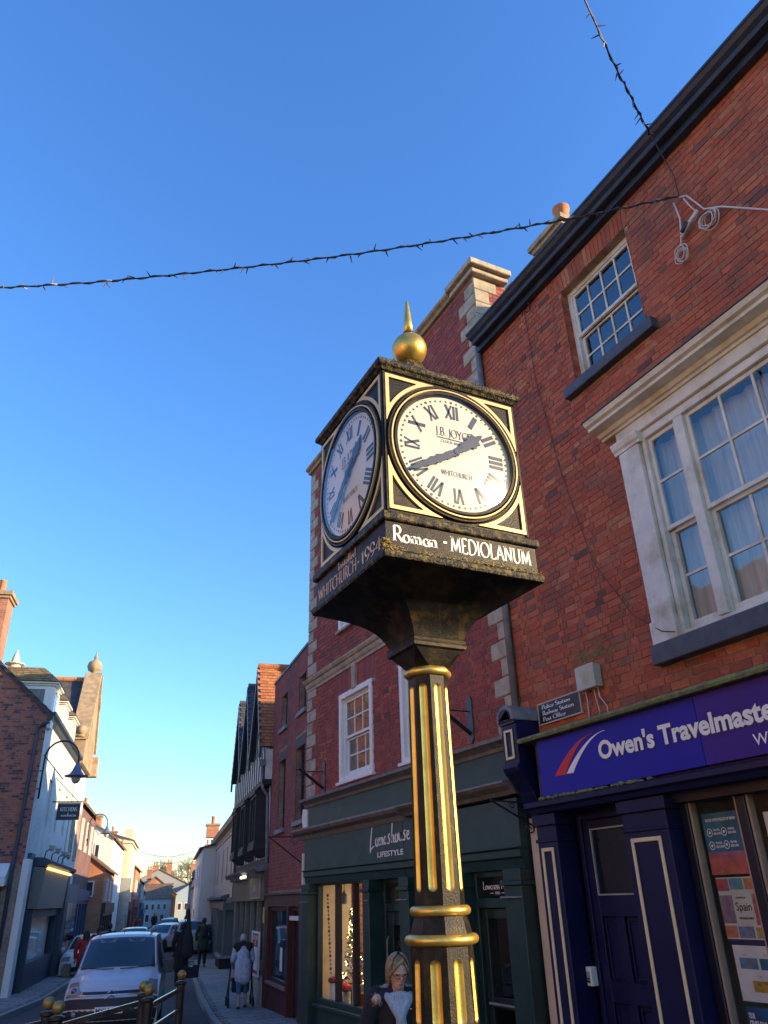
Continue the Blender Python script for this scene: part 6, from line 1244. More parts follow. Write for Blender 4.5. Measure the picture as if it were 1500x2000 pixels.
mb = MB(); mb.lathe([(.2, 0), (.24, .05), (.2, .1), (.1, .12)], P(9.35, .0, 8.45), 12); mb.ell(P(9.35, .0, 8.75), .24, 14, 10); mb.build('kneeler_ball', M['stoneg'], sg2, smooth=True)
mb = MB(); mb.add([P(9.1, -.3, 8.2), P(11.25, -.3, 11.45), P(11.25, -6.5, 11.45), P(9.1, -6.5, 8.2), P(13.4, -.3, 8.0), P(13.4, -6.5, 8.0)], [(0, 1, 2, 3), (1, 4, 5, 2)]); mb.build('roof', M['roofslate'], sg2)
mb = MB()
for k in range(12): mb.tube([P(11.25, -.4-.5*k, 11.5), P(11.25, -.4-.5*k-.48, 11.5)], .12, 8)
mb.build('ridge_tiles', M['terra'], sg2); mb = MB(); FL.box(mb, 9.26, 13.39, -6.4, -.36, -.9, 8.0); mb.build('side_walls', brickmat('left_side', (.28, .12, .08), (.2, .09, .07), (.3, .25, .2)), sg2)
for a in (10.0, 12.0):
    mb = MB(); FL.frame(mb, a, a+.9, 3.6, 5.6, .1, .02, .12); FL.box(mb, a+.42, a+.48, .03, .11, 3.7, 5.5); w = mb.build('window', M['stone'], sg2); mb = MB(); mb.add([P(a+.1, .075, 3.7), P(a+.8, .075, 3.7), P(a+.8, .075, 5.5), P(a+.1, .075, 5.5)], [(0, 1, 2, 3)]); mb.build('pane', M['glass'], w)
mb = MB(); FL.box(mb, 9.4, 13.2, .06, .4, -.9, 2.6); mb.build('shopfront', mat('teal_shopfront', (.06, .11, .15), .5, var=.2), sg2)
for k in range(3): mb = MB(); FL.box(mb, 9.6+1.2*k, 10.6+1.2*k, .4, .42, .1, 1.9); mb.build('shop_pane', M['glass'], sg2)

# ================================================================== generic street house (walls, roof, windows, chimneys)
def house(label, t0, t1, o0, o1, ze, zr, wm, rm, wins=(), doors=(), chim=(), gable_front=False, wf=None, zb=-1.2, shop=None, name='terraced_house', flankwin=(), front=1):
    """front wall at o0 (left side, front=1) or o1 (right side, front=-1); ridge along the street unless gable_front"""
    lo_, hi_ = min(o0, o1), max(o0, o1); fo = hi_ if front > 0 else lo_; dr_ = 1 if front > 0 else -1
    r = thing(name, label, 'house', tuple(P((t0+t1)/2, fo, zb+.3)))
    mb = MB(); om = (lo_+hi_)/2; tm = (t0+t1)/2
    if not gable_front:
        a = [P(t0, lo_, zb), P(t0, hi_, zb), P(t0, hi_, ze), P(t0, om, zr), P(t0, lo_, ze)]; b = [P(t1, lo_, zb), P(t1, hi_, zb), P(t1, hi_, ze), P(t1, om, zr), P(t1, lo_, ze)]
        mb.add(a+b, [(0, 1, 2, 3, 4), (9, 8, 7, 6, 5), (1, 6, 7, 2), (0, 4, 9, 5)])
        rf = [[P(t0-.15, hi_+.2, ze-.14), P(t1+.15, hi_+.2, ze-.14), P(t1+.15, om, zr+.03), P(t0-.15, om, zr+.03)], [P(t0-.15, lo_-.2, ze-.14), P(t1+.15, lo_-.2, ze-.14), P(t1+.15, om, zr+.03), P(t0-.15, om, zr+.03)]]
    else:
        a = [P(t0, hi_, zb), P(t1, hi_, zb), P(t1, hi_, ze), P(tm, hi_, zr), P(t0, hi_, ze)]; b = [P(t0, lo_, zb), P(t1, lo_, zb), P(t1, lo_, ze), P(tm, lo_, zr), P(t0, lo_, ze)]
        mb.add(a+b, [(0, 1, 2, 3, 4), (9, 8, 7, 6, 5), (0, 4, 9, 5), (1, 6, 7, 2)])
        rf = [[P(t0-.2, hi_+.15, ze-.14), P(t0-.2, lo_-.1, ze-.14), P(tm, lo_-.1, zr+.03), P(tm, hi_+.15, zr+.03)], [P(t1+.2, hi_+.15, ze-.14), P(t1+.2, lo_-.1, ze-.14), P(tm, lo_-.1, zr+.03), P(tm, hi_+.15, zr+.03)]]
    mb.build('wall', wm, r)
    for q in rf:
        m_ = MB(); nr = (q[1]-q[0]).cross(q[3]-q[0]).normalized(); nr = nr if nr.z > 0 else -nr; m_.prism(q, nr*.09); m_.build('roof', rm, r)
    for (t, z, w_, h_) in wins:
        m_ = MB(); FL.frame(m_, t-w_/2, t+w_/2, z, z+h_, .08, fo-.02*dr_, fo+.05*dr_); FL.box(m_, t-w_/2+.08, t+w_/2-.08, fo, fo+.04*dr_, z+h_*.48, z+h_*.54); q = m_.build('window', wf or M['white'], r)
        m_ = MB(); m_.add([P(t-w_/2+.05, fo+.015*dr_, z+.05), P(t+w_/2-.05, fo+.015*dr_, z+.05), P(t+w_/2-.05, fo+.015*dr_, z+h_-.05), P(t-w_/2+.05, fo+.015*dr_, z+h_-.05)], [(0, 1, 2, 3)]); m_.build('pane', DG, q)
    for (o, z, w_, h_) in flankwin:
        fo_ = MB(); q8 = [P(t0-.04, o-w_/2, z), P(t0+.05, o-w_/2, z), P(t0+.05, o+w_/2, z), P(t0-.04, o+w_/2, z)]; fo_.hexa(q8+[v+Vector((0, 0, h_)) for v in q8]); q = fo_.build('window', wf or M['white'], r)
        m_ = MB(); m_.add([P(t0-.045, o-w_/2+.07, z+.07), P(t0-.045, o+w_/2-.07, z+.07), P(t0-.045, o+w_/2-.07, z+h_-.07), P(t0-.045, o-w_/2+.07, z+h_-.07)], [(0, 1, 2, 3)]); m_.build('pane', DG, q)
    for (t, w_, h_, m_c) in doors:
        zg = gz(*P(t, fo, 0).xy); m_ = MB(); FL.frame(m_, t-w_/2, t+w_/2, zg, zg+h_, .1, fo-.02*dr_, fo+.06*dr_); q = m_.build('door', M['white'], r); m_ = MB(); FL.box(m_, t-w_/2+.1, t+w_/2-.1, fo, fo+.03*dr_, zg, zg+h_-.1); m_.build('door_leaf', m_c, q)
    for (t, o, w_, d_, z0, z1, pots) in chim:
        m_ = MB(); FL.box(m_, t, t+w_, o-d_/2, o+d_/2, z0, z1); c = m_.build('chimney', CHB, r); m_ = MB(); FL.box(m_, t-.07, t+w_+.07, o-d_/2-.07, o+d_/2+.07, z1+.002, z1+.12); m_.build('chimney_cap', M['stoneg'], c)
        for k in range(pots): m_ = MB(); m_.lathe([(.13, 0), (.1, .08), (.1, .4), (.13, .43)], P(t+w_/2, o-d_/2+d_*(k+.5)/pots, z1+.12), 10); m_.build('chimney_pot', M['terra'], c, smooth=True)
    if shop:
        zs, m_s = shop; m_ = MB(); FL.box(m_, t0+.1, t1-.1, fo, fo+.22*dr_, zs-.5, zs); m_.build('shop_fascia', m_s, r); k = t0+.1
        zg = gz(*P(t0, fo, 0).xy)
        while k < t1-.8: m_ = MB(); FL.frame(m_, k, min(k+1.6, t1-.1), zg, zs-.502, .14, fo, fo+.14*dr_, wb=.5); q = m_.build('shop_window', m_s, r); m_ = MB(); m_.add([P(k+.14, fo+.05*dr_, zg+.5), P(min(k+1.46, t1-.24), fo+.05*dr_, zg+.5), P(min(k+1.46, t1-.24), fo+.05*dr_, zs-.64), P(k+.14, fo+.05*dr_, zs-.64)], [(0, 1, 2, 3)]); m_.build('pane', DG, q); k += 1.6
    return r
DG = mat('dark_pane', (.03, .035, .045), .08, spec=.8); CHB = brickmat('far_chimney', (.46, .2, .1), (.36, .15, .08), (.4, .32, .25))
obrick = brickmat('far_orange_brick', (.5, .21, .1), (.42, .16, .08), (.45, .36, .28)); dbrick = brickmat('far_dark_brick', (.17, .08, .07), (.12, .065, .065), (.22, .18, .16)); yr = mat('cream_render_far', (.66, .58, .42), .85, var=.08, scale=1.5, dirt=(.5, .42, .3), dscale=1, damt=.4)
wr = mat('white_render_far', (.72, .7, .64), .85, var=.06, scale=1.5, dirt=(.5, .46, .4), dscale=1, damt=.35); ltb = mat('pale_blue_render', (.3, .42, .5), .8, var=.08); gr = mat('grey_far', (.3, .31, .3), .85, var=.12)
gdoor = mat('green_door', (.06, .3, .03), .5); rdoor = mat('red_door', (.4, .05, .03), .5); ddoor = mat('dark_door', (.03, .03, .04), .5); cdoor = mat('cream_door', (.5, .42, .3), .5); bsh = mat('blue_shop', (.04, .07, .14), .5); bk = mat('black_shop', (.03, .03, .03), .5); msh = mat('maroon_shop', (.16, .04, .05), .5)
house('dark brick three storey house behind the hanging kitchen sign', 13.5, 21.5, -7, 0.0, 6.2, 9.0, dbrick, M['roofbrown'], [(15, 4.2, .8, 1.4), (17.5, 4.2, .8, 1.4), (20, 4.2, .8, 1.4)], [], shop=(2.5, bsh), name='brick_house')
house('low sunlit orange brick house with lean roof behind the dark brick house', 21.6, 29.8, -6, .85, 3.6, 6.0, obrick, M['roofbrown'], [(24, 2.0, .8, 1.1), (27, 2.0, .8, 1.1)], [], shop=(1.9, bk), name='brick_house', flankwin=[(.1, 2.2, .5, .8)])
hw_ = house('tall white rendered house with orange brick chimney stacks in the sun', 30, 43.5, -7.2, .5, 5.8, 8.2, wr, M['roofbrown'], [(33, 3.4, .9, 1.5), (36.5, 3.4, .9, 1.5), (40, 3.4, .9, 1.5)], [(35, 1.0, 2.1, ddoor)], [(30.0, -2.2, .8, 1.6, 6.2, 7.75, 4), (30.9, -1.1, .8, 1.2, 6.0, 7.15, 0)], name='rendered_house', flankwin=[(-.45, 4.1, .35, 1.3)])
mb = MB(); mb.tube([P(29.9, -.9, 5.7), P(29.9, -.9, 3.6)], .07, 6); mb.build('drainpipe', mat('grey_pipe', (.2, .2, .19), .6), hw_)
hc_ = house('tall cream fronted house with parapet standing out in the sun', 44, 54.5, -6, 1.0, 6.6, 7.5, yr, M['roofslate'], [(46.5, 3.2, .9, 1.6), (49.5, 3.2, .9, 1.6), (52.5, 3.2, .9, 1.6)], [(48, 1.0, 2.2, ddoor)], [], shop=(2.0, bk), name='rendered_house')
mb = MB(); FL.box(mb, 43.9, 54.5, .3, 1.12, 6.3, 6.5); FL.box(mb, 43.95, 54.4, .35, 1.05, 6.5, 7.4); mb.build('parapet', yr, hc_)
mb = MB(); FL.box(mb, 43.8, 44.1, .0, 1.3, -1, 3.7); mb.build('stone_pier', M['concrete'], hc_)
house('orange brick house with lower maroon painted shop beyond the cream house', 55, 67, -6, 1.15, 4.9, 7.4, obrick, M['roofbrown'], [(57.5, 2.6, .9, 1.3), (61, 2.6, .9, 1.3), (64.5, 2.6, .9, 1.3)], [(66, 1.0, 2.1, ddoor)], [(55.2, -1.4, .8, .9, 6.0, 8.0, 1)], shop=(2.2, msh), name='brick_house')
house('narrow grey rendered house with gable and green door far along the street', 68, 80, -5, 1.35, 4.0, 6.6, gr, M['roofbrown'], [(71, 2.2, .9, 1.2), (75, 2.2, .9, 1.2)], [(78, 1.3, 2.2, gdoor)], [], shop=(1.9, bsh), name='rendered_house', flankwin=[(.5, 3.2, .7, 1.0)])
house('low blue grey terraced house beside the green door far along the street', 81, 92, -5, 1.2, 3.2, 5.6, mat('slate_blue_render', (.16, .2, .28), .8, var=.1), M['roofslate'], [(83, 1.6, .9, 1.1), (87, 1.6, .9, 1.1), (90, 1.6, .9, 1.1)], [(85, 1, 2.1, rdoor), (89, 1, 2.1, cdoor)], [(86, -1.5, .7, .8, 5, 6.2, 2)], shop=(1.3, bsh))
house('orange brick gabled house rising behind the closing terrace', 102.5, 110, -.9, 5.3, 3.0, 5.35, obrick, M['roofbrown'], [], [], [(104, 1.2, .7, .7, 5.0, 6.3, 2)], name='brick_house')
r = thing('terraced_house', 'pale terrace with brown tiled roof facing down the street', 'house', tuple(P(100, 3, -1.0)))
mb = MB(); FL.box(mb, 98, 102.4, .8, 4.7, -1.2, 2.45); mb.build('wall', mat('blue_white_render', (.5, .52, .5), .85, var=.08), r)
tiles('roof_tiles', r, P(97.8, .6, 2.4), FL.n*4.2, P(102.4, 0, 4.4)-P(97.8, 0, 2.4), 14, 10, .03, M['roofbrown'], 97)
for k, (o_, z_, w_, h_) in enumerate(((1.2, 1.0, .5, .8), (2.0, 1.0, .5, .8), (2.8, 1.0, .5, .8), (3.6, 1.0, .5, .8), (1.3, -.5, .6, 1.0), (3.3, -.5, .6, 1.0))):
    q8 = [P(97.95, o_, z_), P(98.05, o_, z_), P(98.05, o_+w_, z_), P(97.95, o_+w_, z_)]; mb = MB(); mb.hexa(q8+[v+Vector((0, 0, h_)) for v in q8]); q = mb.build('window', M['white'], r); mb = MB(); mb.add([P(97.94, o_+.07, z_+.07), P(97.94, o_+w_-.07, z_+.07), P(97.94, o_+w_-.07, z_+h_-.07), P(97.94, o_+.07, z_+h_-.07)], [(0, 1, 2, 3)]); mb.build('pane', DG, q)
q8 = [P(97.93, 2.4, -1.0), P(98.05, 2.4, -1.0), P(98.05, 3.1, -1.0), P(97.93, 3.1, -1.0)]; mb = MB(); mb.hexa(q8+[v+Vector((0, 0, 1.7)) for v in q8]); mb.build('door', cdoor, r)
house('long slate roofed terrace with red chimneys behind the end gable', 110, 117, -4, 9, 3.6, 6.6, gr, M['roofbrown'], [], [], [(112, 1.9, .7, .9, 6, 7.2, 2), (112, 4.0, .8, .8, 6, 7.6, 2), (112, 7.8, .8, .8, 6, 7.3, 2)])
house('pale blue rendered house at the bend of the street', 107, 113, 5.35, 10.5, 3.2, 4.6, ltb, M['roofslate'], [], [], [], front=1, flankwin=[(6.0, .8, .6, 1.0), (7.0, .8, .6, 1.0)])
# right side beyond the cream front
house('white gabled house with tall flank and orange pot on the right', 22.6, 36, 6.1, 12.5, 4.7, 5.4, wr, M['roofslate'], [(25, 2.6, .8, 1.3), (29, 2.6, .8, 1.3), (33, 2.6, .8, 1.3)], [(31, 1, 2.1, ddoor)], [(22.7, 6.6, .7, .7, 5.2, 5.85, 1)], front=-1, name='rendered_house')
house('low grey porch fronted house on the right beyond the white gable', 36.5, 57, 6.5, 12, 3.0, 5.0, mat('mauve_grey_render', (.34, .31, .33), .85, var=.1), M['roofslate'], [(46, 1.0, .9, 1.2), (50, 1.0, .9, 1.2)], [(53, 1, 2.1, rdoor)], [], front=-1, name='rendered_house')
house('far cream house with red door on the right of the street', 58, 74, 6.8, 12, 4.2, 6.0, yr, M['roofbrown'], [(62, 2.2, .9, 1.2), (66, 2.2, .9, 1.2), (70, 2.2, .9, 1.2)], [(60, 1.2, 2.2, rdoor), (68, 1, 2.1, ddoor)], [(60, 8, .8, .8, 5.2, 7.0, 2)], front=-1, name='rendered_house')
house('far red fronted shop on the right before the bend', 75, 99, 7.0, 12, 4.2, 5.6, brickmat('far_red', (.34, .1, .07), (.28, .09, .07), (.3, .25, .2)), M['roofslate'], [(78, 1.6, .9, 1.1), (83, 1.6, .9, 1.1), (88, 1.6, .9, 1.1)], [(80, 1, 2.1, rdoor)], [], shop=(1.4, msh), front=-1, name='brick_house')
# houses on the camera's left and behind it: the other side of the square, mirrored in the shop windows
def opposite(label, x, y0, y1, z, wm):
    r = thing('town_house', label, 'house', (x, (y0+y1)/2, 0)); f = Fr((x, y0), (x, y1), -1); mb = MB(); mb.box(x-8, x, y0, y1, -.5, z); mb.build('wall', wm, r)
    mb = MB(); mb.prism([(x+.3, y0, z+.01), (x-4, y0, z+3), (x-8.3, y0, z+.01)], (0, y1-y0, 0)); mb.build('roof', M['roofbrown'], r); k = y0+1.2
    while k < y1-1.2:
        for zz in (3.8, 6.4):
            if zz+1.5 < z: m_ = MB(); f.frame(m_, k, k+1, zz, zz+1.5, .1, 0, .06); q = m_.build('window', M['white'], r); m_ = MB(); f.box(m_, k+.1, k+.9, 0, .02, zz+.1, zz+1.4); m_.build('pane', DG, q)
        m_ = MB(); f.frame(m_, k-.3, k+1.5, 0, 2.6, .2, 0, .12); q = m_.build('shop_window', nb, r); m_ = MB(); f.box(m_, k-.1, k+1.3, 0, .03, .2, 2.4); m_.build('pane', DG, q); k += 2.6
opposite('brick house across the square seen mirrored in the shop glass', -9.5, 4.5, 14, 8.0, obrick); opposite('tall brick house between the square and the gable seen mirrored in the shop glass', -6.0, 14.5, 26.5, 8.2, obrick); opposite('cream house across the square seen mirrored in the shop glass', -10.5, -8, 4.3, 7.5, yr)

# ================================================================== far wooded hill and bare trees
hill = MB(); n = 24; vs = []
for i in range(n+1):
    for j in range(7):
        a = -.9+1.9*i/n; r_ = 190+60*j; x = r_*math.sin(a+.25); y = r_*math.cos(a+.25); h = -1.3+(4.5+2.5*math.sin(i*.7)+1.5*math.sin(i*1.7))*math.sin(min(1, j/3)*math.pi/2); vs.append((x, y, h))
hill.add(vs, [(i*7+j, i*7+j+1, (i+1)*7+j+1, (i+1)*7+j) for i in range(n) for j in range(6)]); struct(hill.build('hill', mat('hill_grass', (.11, .1, .05), .95, var=.35, scale=.15), None, smooth=True))
def bare_tree(label, x, y, h, seed, spread=.42):
    rg = random.Random(seed); r = thing('bare_tree', label, 'tree', (x, y, 0), group='bare winter trees beyond the roofs'); tk = MB(); tw = MB(); lf = MB()
    def grow(p, d, L, rad, dep):
        q = p+d*L; (tk if dep < 2 else tw).tube([p, p.lerp(q, .5)+Vector((rg.uniform(-.05, .05), rg.uniform(-.05, .05), 0))*L, q], 0, 6 if dep < 2 else 4, False, [rad, rad*.85, rad*.7])
        if dep >= 5:
            for _ in range(3): c = q+Vector((rg.gauss(0, .35), rg.gauss(0, .35), rg.gauss(0, .3))); e = Vector((rg.uniform(-1, 1), rg.uniform(-1, 1), rg.uniform(-1, 1)))*.12; g_ = Vector((rg.uniform(-1, 1), rg.uniform(-1, 1), rg.uniform(-1, 1)))*.1; lf.add([c, c+e, c+e+g_, c+g_], [(0, 1, 2, 3)])
            return
        for k in range(3 if dep else 5):
            v = (d+Vector((rg.gauss(0, spread), rg.gauss(0, spread), rg.gauss(.05, spread*.6)))).normalized(); grow(q, v, L*rg.uniform(.62, .82), rad*.62, dep+1)
    grow(Vector((x, y, 0)), Vector((0, 0, 1)), h*.26, h*.022, 0)
    bkm = mat('bark', (.1, .075, .05), .9); tk.build('trunk', bkm, r); c = tw.build('crown', mat('winter_twigs', (.22, .16, .09), .9), r); stuff(lf.build('last_leaves', mat('dry_leaves', (.28, .2, .08), .9), c))
bare_tree('bare tree standing above the roofs at the end of the street', *P(150, 2.0, 0).xy, 11, 91); bare_tree('broad golden bare tree on the right above the far roofs', *P(150, 8.8, 0).xy, 12, 92, .5); bare_tree('second golden bare tree behind the right chimney', *P(158, 11, 0).xy, 13, 93, .5)
# ================================================================== STREET FURNITURE
def tree_copy(o, parent=None):
    c = o.copy(); COL.objects.link(c); c.parent = parent
    for ch in [x for x in o.children]: tree_copy(ch, c)
    return c
# guard rails with gilt balls
def rail(label, p, q):
    zp, zq = gz(*p), gz(*q); r = thing('guard_rail', label, 'railing', (p[0], p[1], zp), group='black guard rails with gold balls'); a, b = Vector((*p, zp)), Vector((*q, zq)); TOPZ = .84
    for c in (a, b):
        mb = MB(); mb.tube([Vector((c.x, c.y, c.z-.05)), Vector((c.x, c.y, TOPZ-.1))], .055, 14); mb.lathe([(.055, 0), (.075, .015), (.075, .04), (.05, .05)], (c.x, c.y, TOPZ-.12), 14); po = mb.build('post', M['iron'], r, smooth=True, auto=40)
        mb = MB(); mb.ell((c.x, c.y, TOPZ), .062, 20, 14); mb.build('gilt_ball', mat('tarnished_gilt', (.3, .22, .07), .45, metal=.5, var=.15), po, smooth=True)
    for dz in (-.17, -.42, -.67):
        mb = MB(); A, B = Vector((a.x, a.y, TOPZ+dz)), Vector((b.x, b.y, TOPZ+dz)); d = (B-A).normalized(); n_ = Vector((-d.y, d.x, 0))*.018
        mb.prism([A+n_-Vector((0, 0, .028)), A-n_-Vector((0, 0, .028)), A-n_+Vector((0, 0, .028)), A+n_+Vector((0, 0, .028))], B-A); mb.build('rail', mat('worn_rail', (.3, .3, .31), .22, metal=.9), r, bevel=.006)
rail('guard rail at the far left edge with one gold ball post', (-.35, 8.75), (1.03, 10.2)); rail('middle guard rail in front of the white van bonnet', (1.08, 9.72), (2.24, 11.35)); rail('short right guard rail ending at the post beside the pavement', (2.19, 10.78), (3.0, 12.62))
# gooseneck wall lamps on the left
def gooseneck(label, t, z, k=1.0):
    r = thing('wall_lamp', label, 'street lamp', tuple(P(t, 0, z)), group='gooseneck wall lamps')
    pts = [P(t, .1*k, z-1.1*k), P(t, .1*k, z-.3*k), P(t, .1*k, z+.1*k)]+[P(t, .62*k-.52*k*math.cos(R_(a)), z+.15*k+.55*k*math.sin(R_(a))) for a in range(10, 181, 12)]+[P(t, 1.14*k, z)]
    mb = MB(); mb.tube(pts, .03*k, 8); mb.build('arm', M['iron'], r, smooth=True)
    mb = MB(); mb.tube([P(t, .0, z-.25*k), P(t, .12*k, z-.25*k)], .02, 6); mb.tube([P(t, 0, z-.8*k), P(t, .12*k, z-.8*k)], .02, 6); mb.tube([P(t, .06, z+.25*k), P(t, .75*k, z-.5*k)], .018*k, 6); mb.build('wall_fixings', M['iron'], r)
    c = P(t, 1.14*k, z-.42*k); mb = MB(); mb.lathe([(.36*k, 0), (.37*k, .02*k), (.24*k, .06*k), (.15*k, .18*k), (.08*k, .36*k), (.05*k, .44*k)], c, 20); mb.build('shade', mat('lamp_blue_grey', (.12, .14, .22), .4), r, smooth=True, auto=50)
    mb = MB(); mb.lathe([(.0, -.22*k), (.08*k, -.2*k), (.14*k, -.1*k), (.15*k, -.002)], c, 16); mb.build('globe', mat('frosted_globe', (.6, .57, .5), .35), r, smooth=True)
gooseneck('large gooseneck wall lamp on the corner of the white house', .12, 5.95, 1.0); gooseneck('smaller gooseneck wall lamp further along on the dark brick house', 17.5, 5.45, .85)
ks = thing('hanging_shop_sign', 'dark blue hanging sign lettered KITCHENS on an iron bracket', 'sign', tuple(P(4, 0, 4.6)))
mb = MB(); mb.tube([P(4, 0, 5.18), P(4, 1.05, 5.18)], .022, 8); mb.tube([P(4, 0, 6.0), P(4, .9, 5.18)], .014, 6); mb.build('bracket_arm', M['iron'], ks)
def kp_(x, y): return P(3.975, .20+x, y)
q8 = [P(3.98, .2, 4.56), P(4.02, .2, 4.56), P(4.02, .98, 4.56), P(3.98, .98, 4.56)]; mb = MB(); mb.hexa(q8+[v+Vector((0, 0, .54)) for v in q8]); mb.build('board', mat('kitchen_navy', (.02, .035, .06), .5), ks)
q8 = [P(3.97, .2, 5.1), P(4.03, .2, 5.1), P(4.03, .98, 5.1), P(3.97, .98, 5.1)]; mb = MB(); mb.hexa(q8+[v+Vector((0, 0, .05)) for v in q8]); mb.build('top_strip', mat('sign_wood', (.5, .42, .33), .6), ks)
mb = MB(); serif(mb, 'KITCHENS', lambda x, y: kp_(x+.1, y+4.86), .13, .16, .06, width=.58); x = 0
for c in 'buehuesy':
    q = SCR.get(c, SCR['a']); [stroke(mb, p_, (lambda xx: lambda u, v: kp_(.16+xx+u*.16, 4.68+v*.13))(x), .12, .08) for p_ in q[1]]; x += q[0]*.17
mb.build('lettering', M['lettw'], ks)
# festoon light strings
def festoon(label, pts, seed, dens=10.0, r0=.012):
    rg = random.Random(seed); P0 = [Vector(p) for p in pts]; cur = []
    for i in range(len(P0)-1):
        a, b, c, d = P0[max(i-1, 0)], P0[i], P0[i+1], P0[min(i+2, len(P0)-1)]
        for j in range(24):
            t = j/24; cur.append(.5*((2*b)+(c-a)*t+(2*a-5*b+4*c-d)*t*t+(3*b-a-3*c+d)*t*t*t))
    cur.append(P0[-1]); r = thing('festoon_string', label, 'string lights', tuple(P0[0]), group='unlit festoon strings')
    mb = MB(); mb.tube(cur, r0*.6, 6); mb.build('carrier_wire', M['cableb'], r)
    tw = []; L = 0
    for i, p in enumerate(cur):
        if i: L += (p-cur[i-1]).length
        a = L*22; d = (cur[min(i+1, len(cur)-1)]-cur[max(i-1, 0)]).normalized(); u = d.cross(Vector((0, 0, 1))).normalized(); v = u.cross(d); tw.append(p+(u*math.cos(a)+v*math.sin(a))*r0)
    fine = []
    for i in range(len(tw)-1):
        for j in range(3): fine.append(tw[i].lerp(tw[i+1], j/3))
    mb = MB(); mb.tube(fine, r0*.65, 5); mb.build('light_cable', M['cableb'], r)
    bm_ = MB(); bs = MB()
    for i in range(len(cur)-1):
        seg = cur[i+1]-cur[i]; n_ = seg.length*dens
        for _ in range(int(n_)+(1 if rg.random() < n_-int(n_) else 0)):
            c = cur[i]+seg*rg.random(); d = Vector((rg.gauss(0, 1), rg.gauss(0, 1), rg.gauss(0, .8))).normalized(); c = c+d*r0; m_ = bm_ if rg.random() < .65 else bs
            m_.tube([c, c+d*.022, c+d*rg.uniform(.045, .085)], 0, 5, True, [.008, .0075, .003])
    stuff(bm_.build('bulbs', mat('bulb_smoky', (.09, .075, .06), .25), r)); stuff(bs.build('clear_bulbs', mat('bulb_clear', (.45, .42, .36), .15), r))
festoon('festoon string of unlit bulbs crossing the sky from left to the brick wall', [(-9.4, 12.3, 8.5), (-4.5, 9.35, 7.75), (-.78, 7.2, 7.6), (.65, 6.37, 7.6), (2.5, 5.25, 7.68), (4.22, 4.25, 7.92), (5.42, 3.6, 8.2)], 5)
festoon('festoon string of unlit bulbs dropping from above to the gutter', [(-10.4, -4.9, 9.2), (-2, -.35, 8.55), (3.45, 2.62, 8.6), (4.5, 3.19, 8.8), (5.22, 3.58, 9.03)], 6)
# wiring on the wall: tail wires, plug connector, coils
fc = thing('festoon_wiring', 'loose pale cable with coils and a black connector hanging on the brick wall', 'cable', tuple(FA.p(3.6, .05, 8.2)))
def wire(pts, r_, m_, name='cable'):
    mb = MB(); mb.tube(pts, r_, 6); mb.build(name, m_, fc, smooth=True)
wire([FA.p(3.56, .3, 8.98), FA.p(3.58, .08, 8.5), FA.p(3.6, .06, 8.2)], .006, M['cableb'], 'tether')
wire([FA.p(3.68, .06, 8.2), FA.p(3.66, .06, 7.95), FA.p(3.69, .06, 7.78), FA.p(3.71, .06, 7.7), FA.p(3.74, .06, 7.62)], .009, M['cable'])
wire([FA.p(3.6, .06, 8.2), FA.p(3.52, .06, 8.14), FA.p(3.44, .06, 7.95), FA.p(3.38, .06, 7.8), FA.p(3.2, .06, 7.65), FA.p(2.8, .05, 7.2), FA.p(2.2, .05, 6.7)], .009, M['cable'])
wire([FA.p(3.56, .06, 8.14), FA.p(3.52, .06, 8.0), FA.p(3.47, .06, 7.86)], .008, M['cable'])
wire([FA.p(3.68, .07, 7.70), FA.p(3.56, .08, 7.78), FA.p(3.44, .07, 7.84)], .024, M['cable'], 'connector'); wire([FA.p(3.66, .08, 7.735), FA.p(3.57, .09, 7.80)], .036, mat('connector_blue_black', (.02, .03, .06), .4), 'connector_sleeve')
for c0, c1, rr in ((3.73, 7.53, .075), (3.36, 7.64, .085)):
    for k in range(5): q_ = [rnd.uniform(-.022, .022) for _ in range(4)]; wire([FA.p(c0+q_[0]+(rr+q_[2])*math.cos(t*.42), .05+.012*k+.008*math.sin(t), c1+q_[1]-.02+(rr*1.15+q_[3])*math.sin(t*.42)) for t in range(0, 16)], .0052, M['cable'], 'coil')

# ================================================================== VEHICLES (own axes: x right, y forward, z up from the road)
tyre = mat('tyre', (.015, .015, .016), .8); rim = mat('alloy', (.4, .4, .42), .35, metal=.7); cglass = mat('car_glass', (.018, .03, .04), .06, spec=.9); plas = mat('bumper_plastic', (.02, .022, .026), .55); lamp = mat('headlamp', (.2, .21, .22), .08, spec=.9, coat=.8); chrome = mat('chrome', (.6, .6, .62), .18, metal=.9)
def wheel(r, x, y, rad, w=.2):
    mb = MB(); mb.lathe([(rad*.62, -w/2), (rad*.95, -w/2), (rad, -w*.35), (rad, w*.35), (rad*.95, w/2), (rad*.62, w/2)], (0, 0, 0), 24); sgn = 1 if x > 0 else -1
    mb.v = [(x+sgn*v[2], y+v[1], rad+v[0]) for v in mb.v]; wh = mb.build('wheel', tyre, r, smooth=True, auto=40)
    mb = MB(); mb.lathe([(.02, w*.3), (rad*.2, w*.36), (rad*.58, w*.32), (rad*.64, w*.42), (rad*.64, -w*.3)], (0, 0, 0), 20); mb.v = [(x+sgn*v[2], y+v[1], rad+v[0]) for v in mb.v]; mb.build('rim', rim, wh, smooth=True)
    for k in range(5): a = k*2*math.pi/5; m_ = MB(); m_.ell((x+sgn*w*.37, y+rad*.4*math.cos(a), rad+rad*.4*math.sin(a)), (.012, rad*.1, rad*.1), 8, 5); m_.build('rim_gap', tyre, wh)
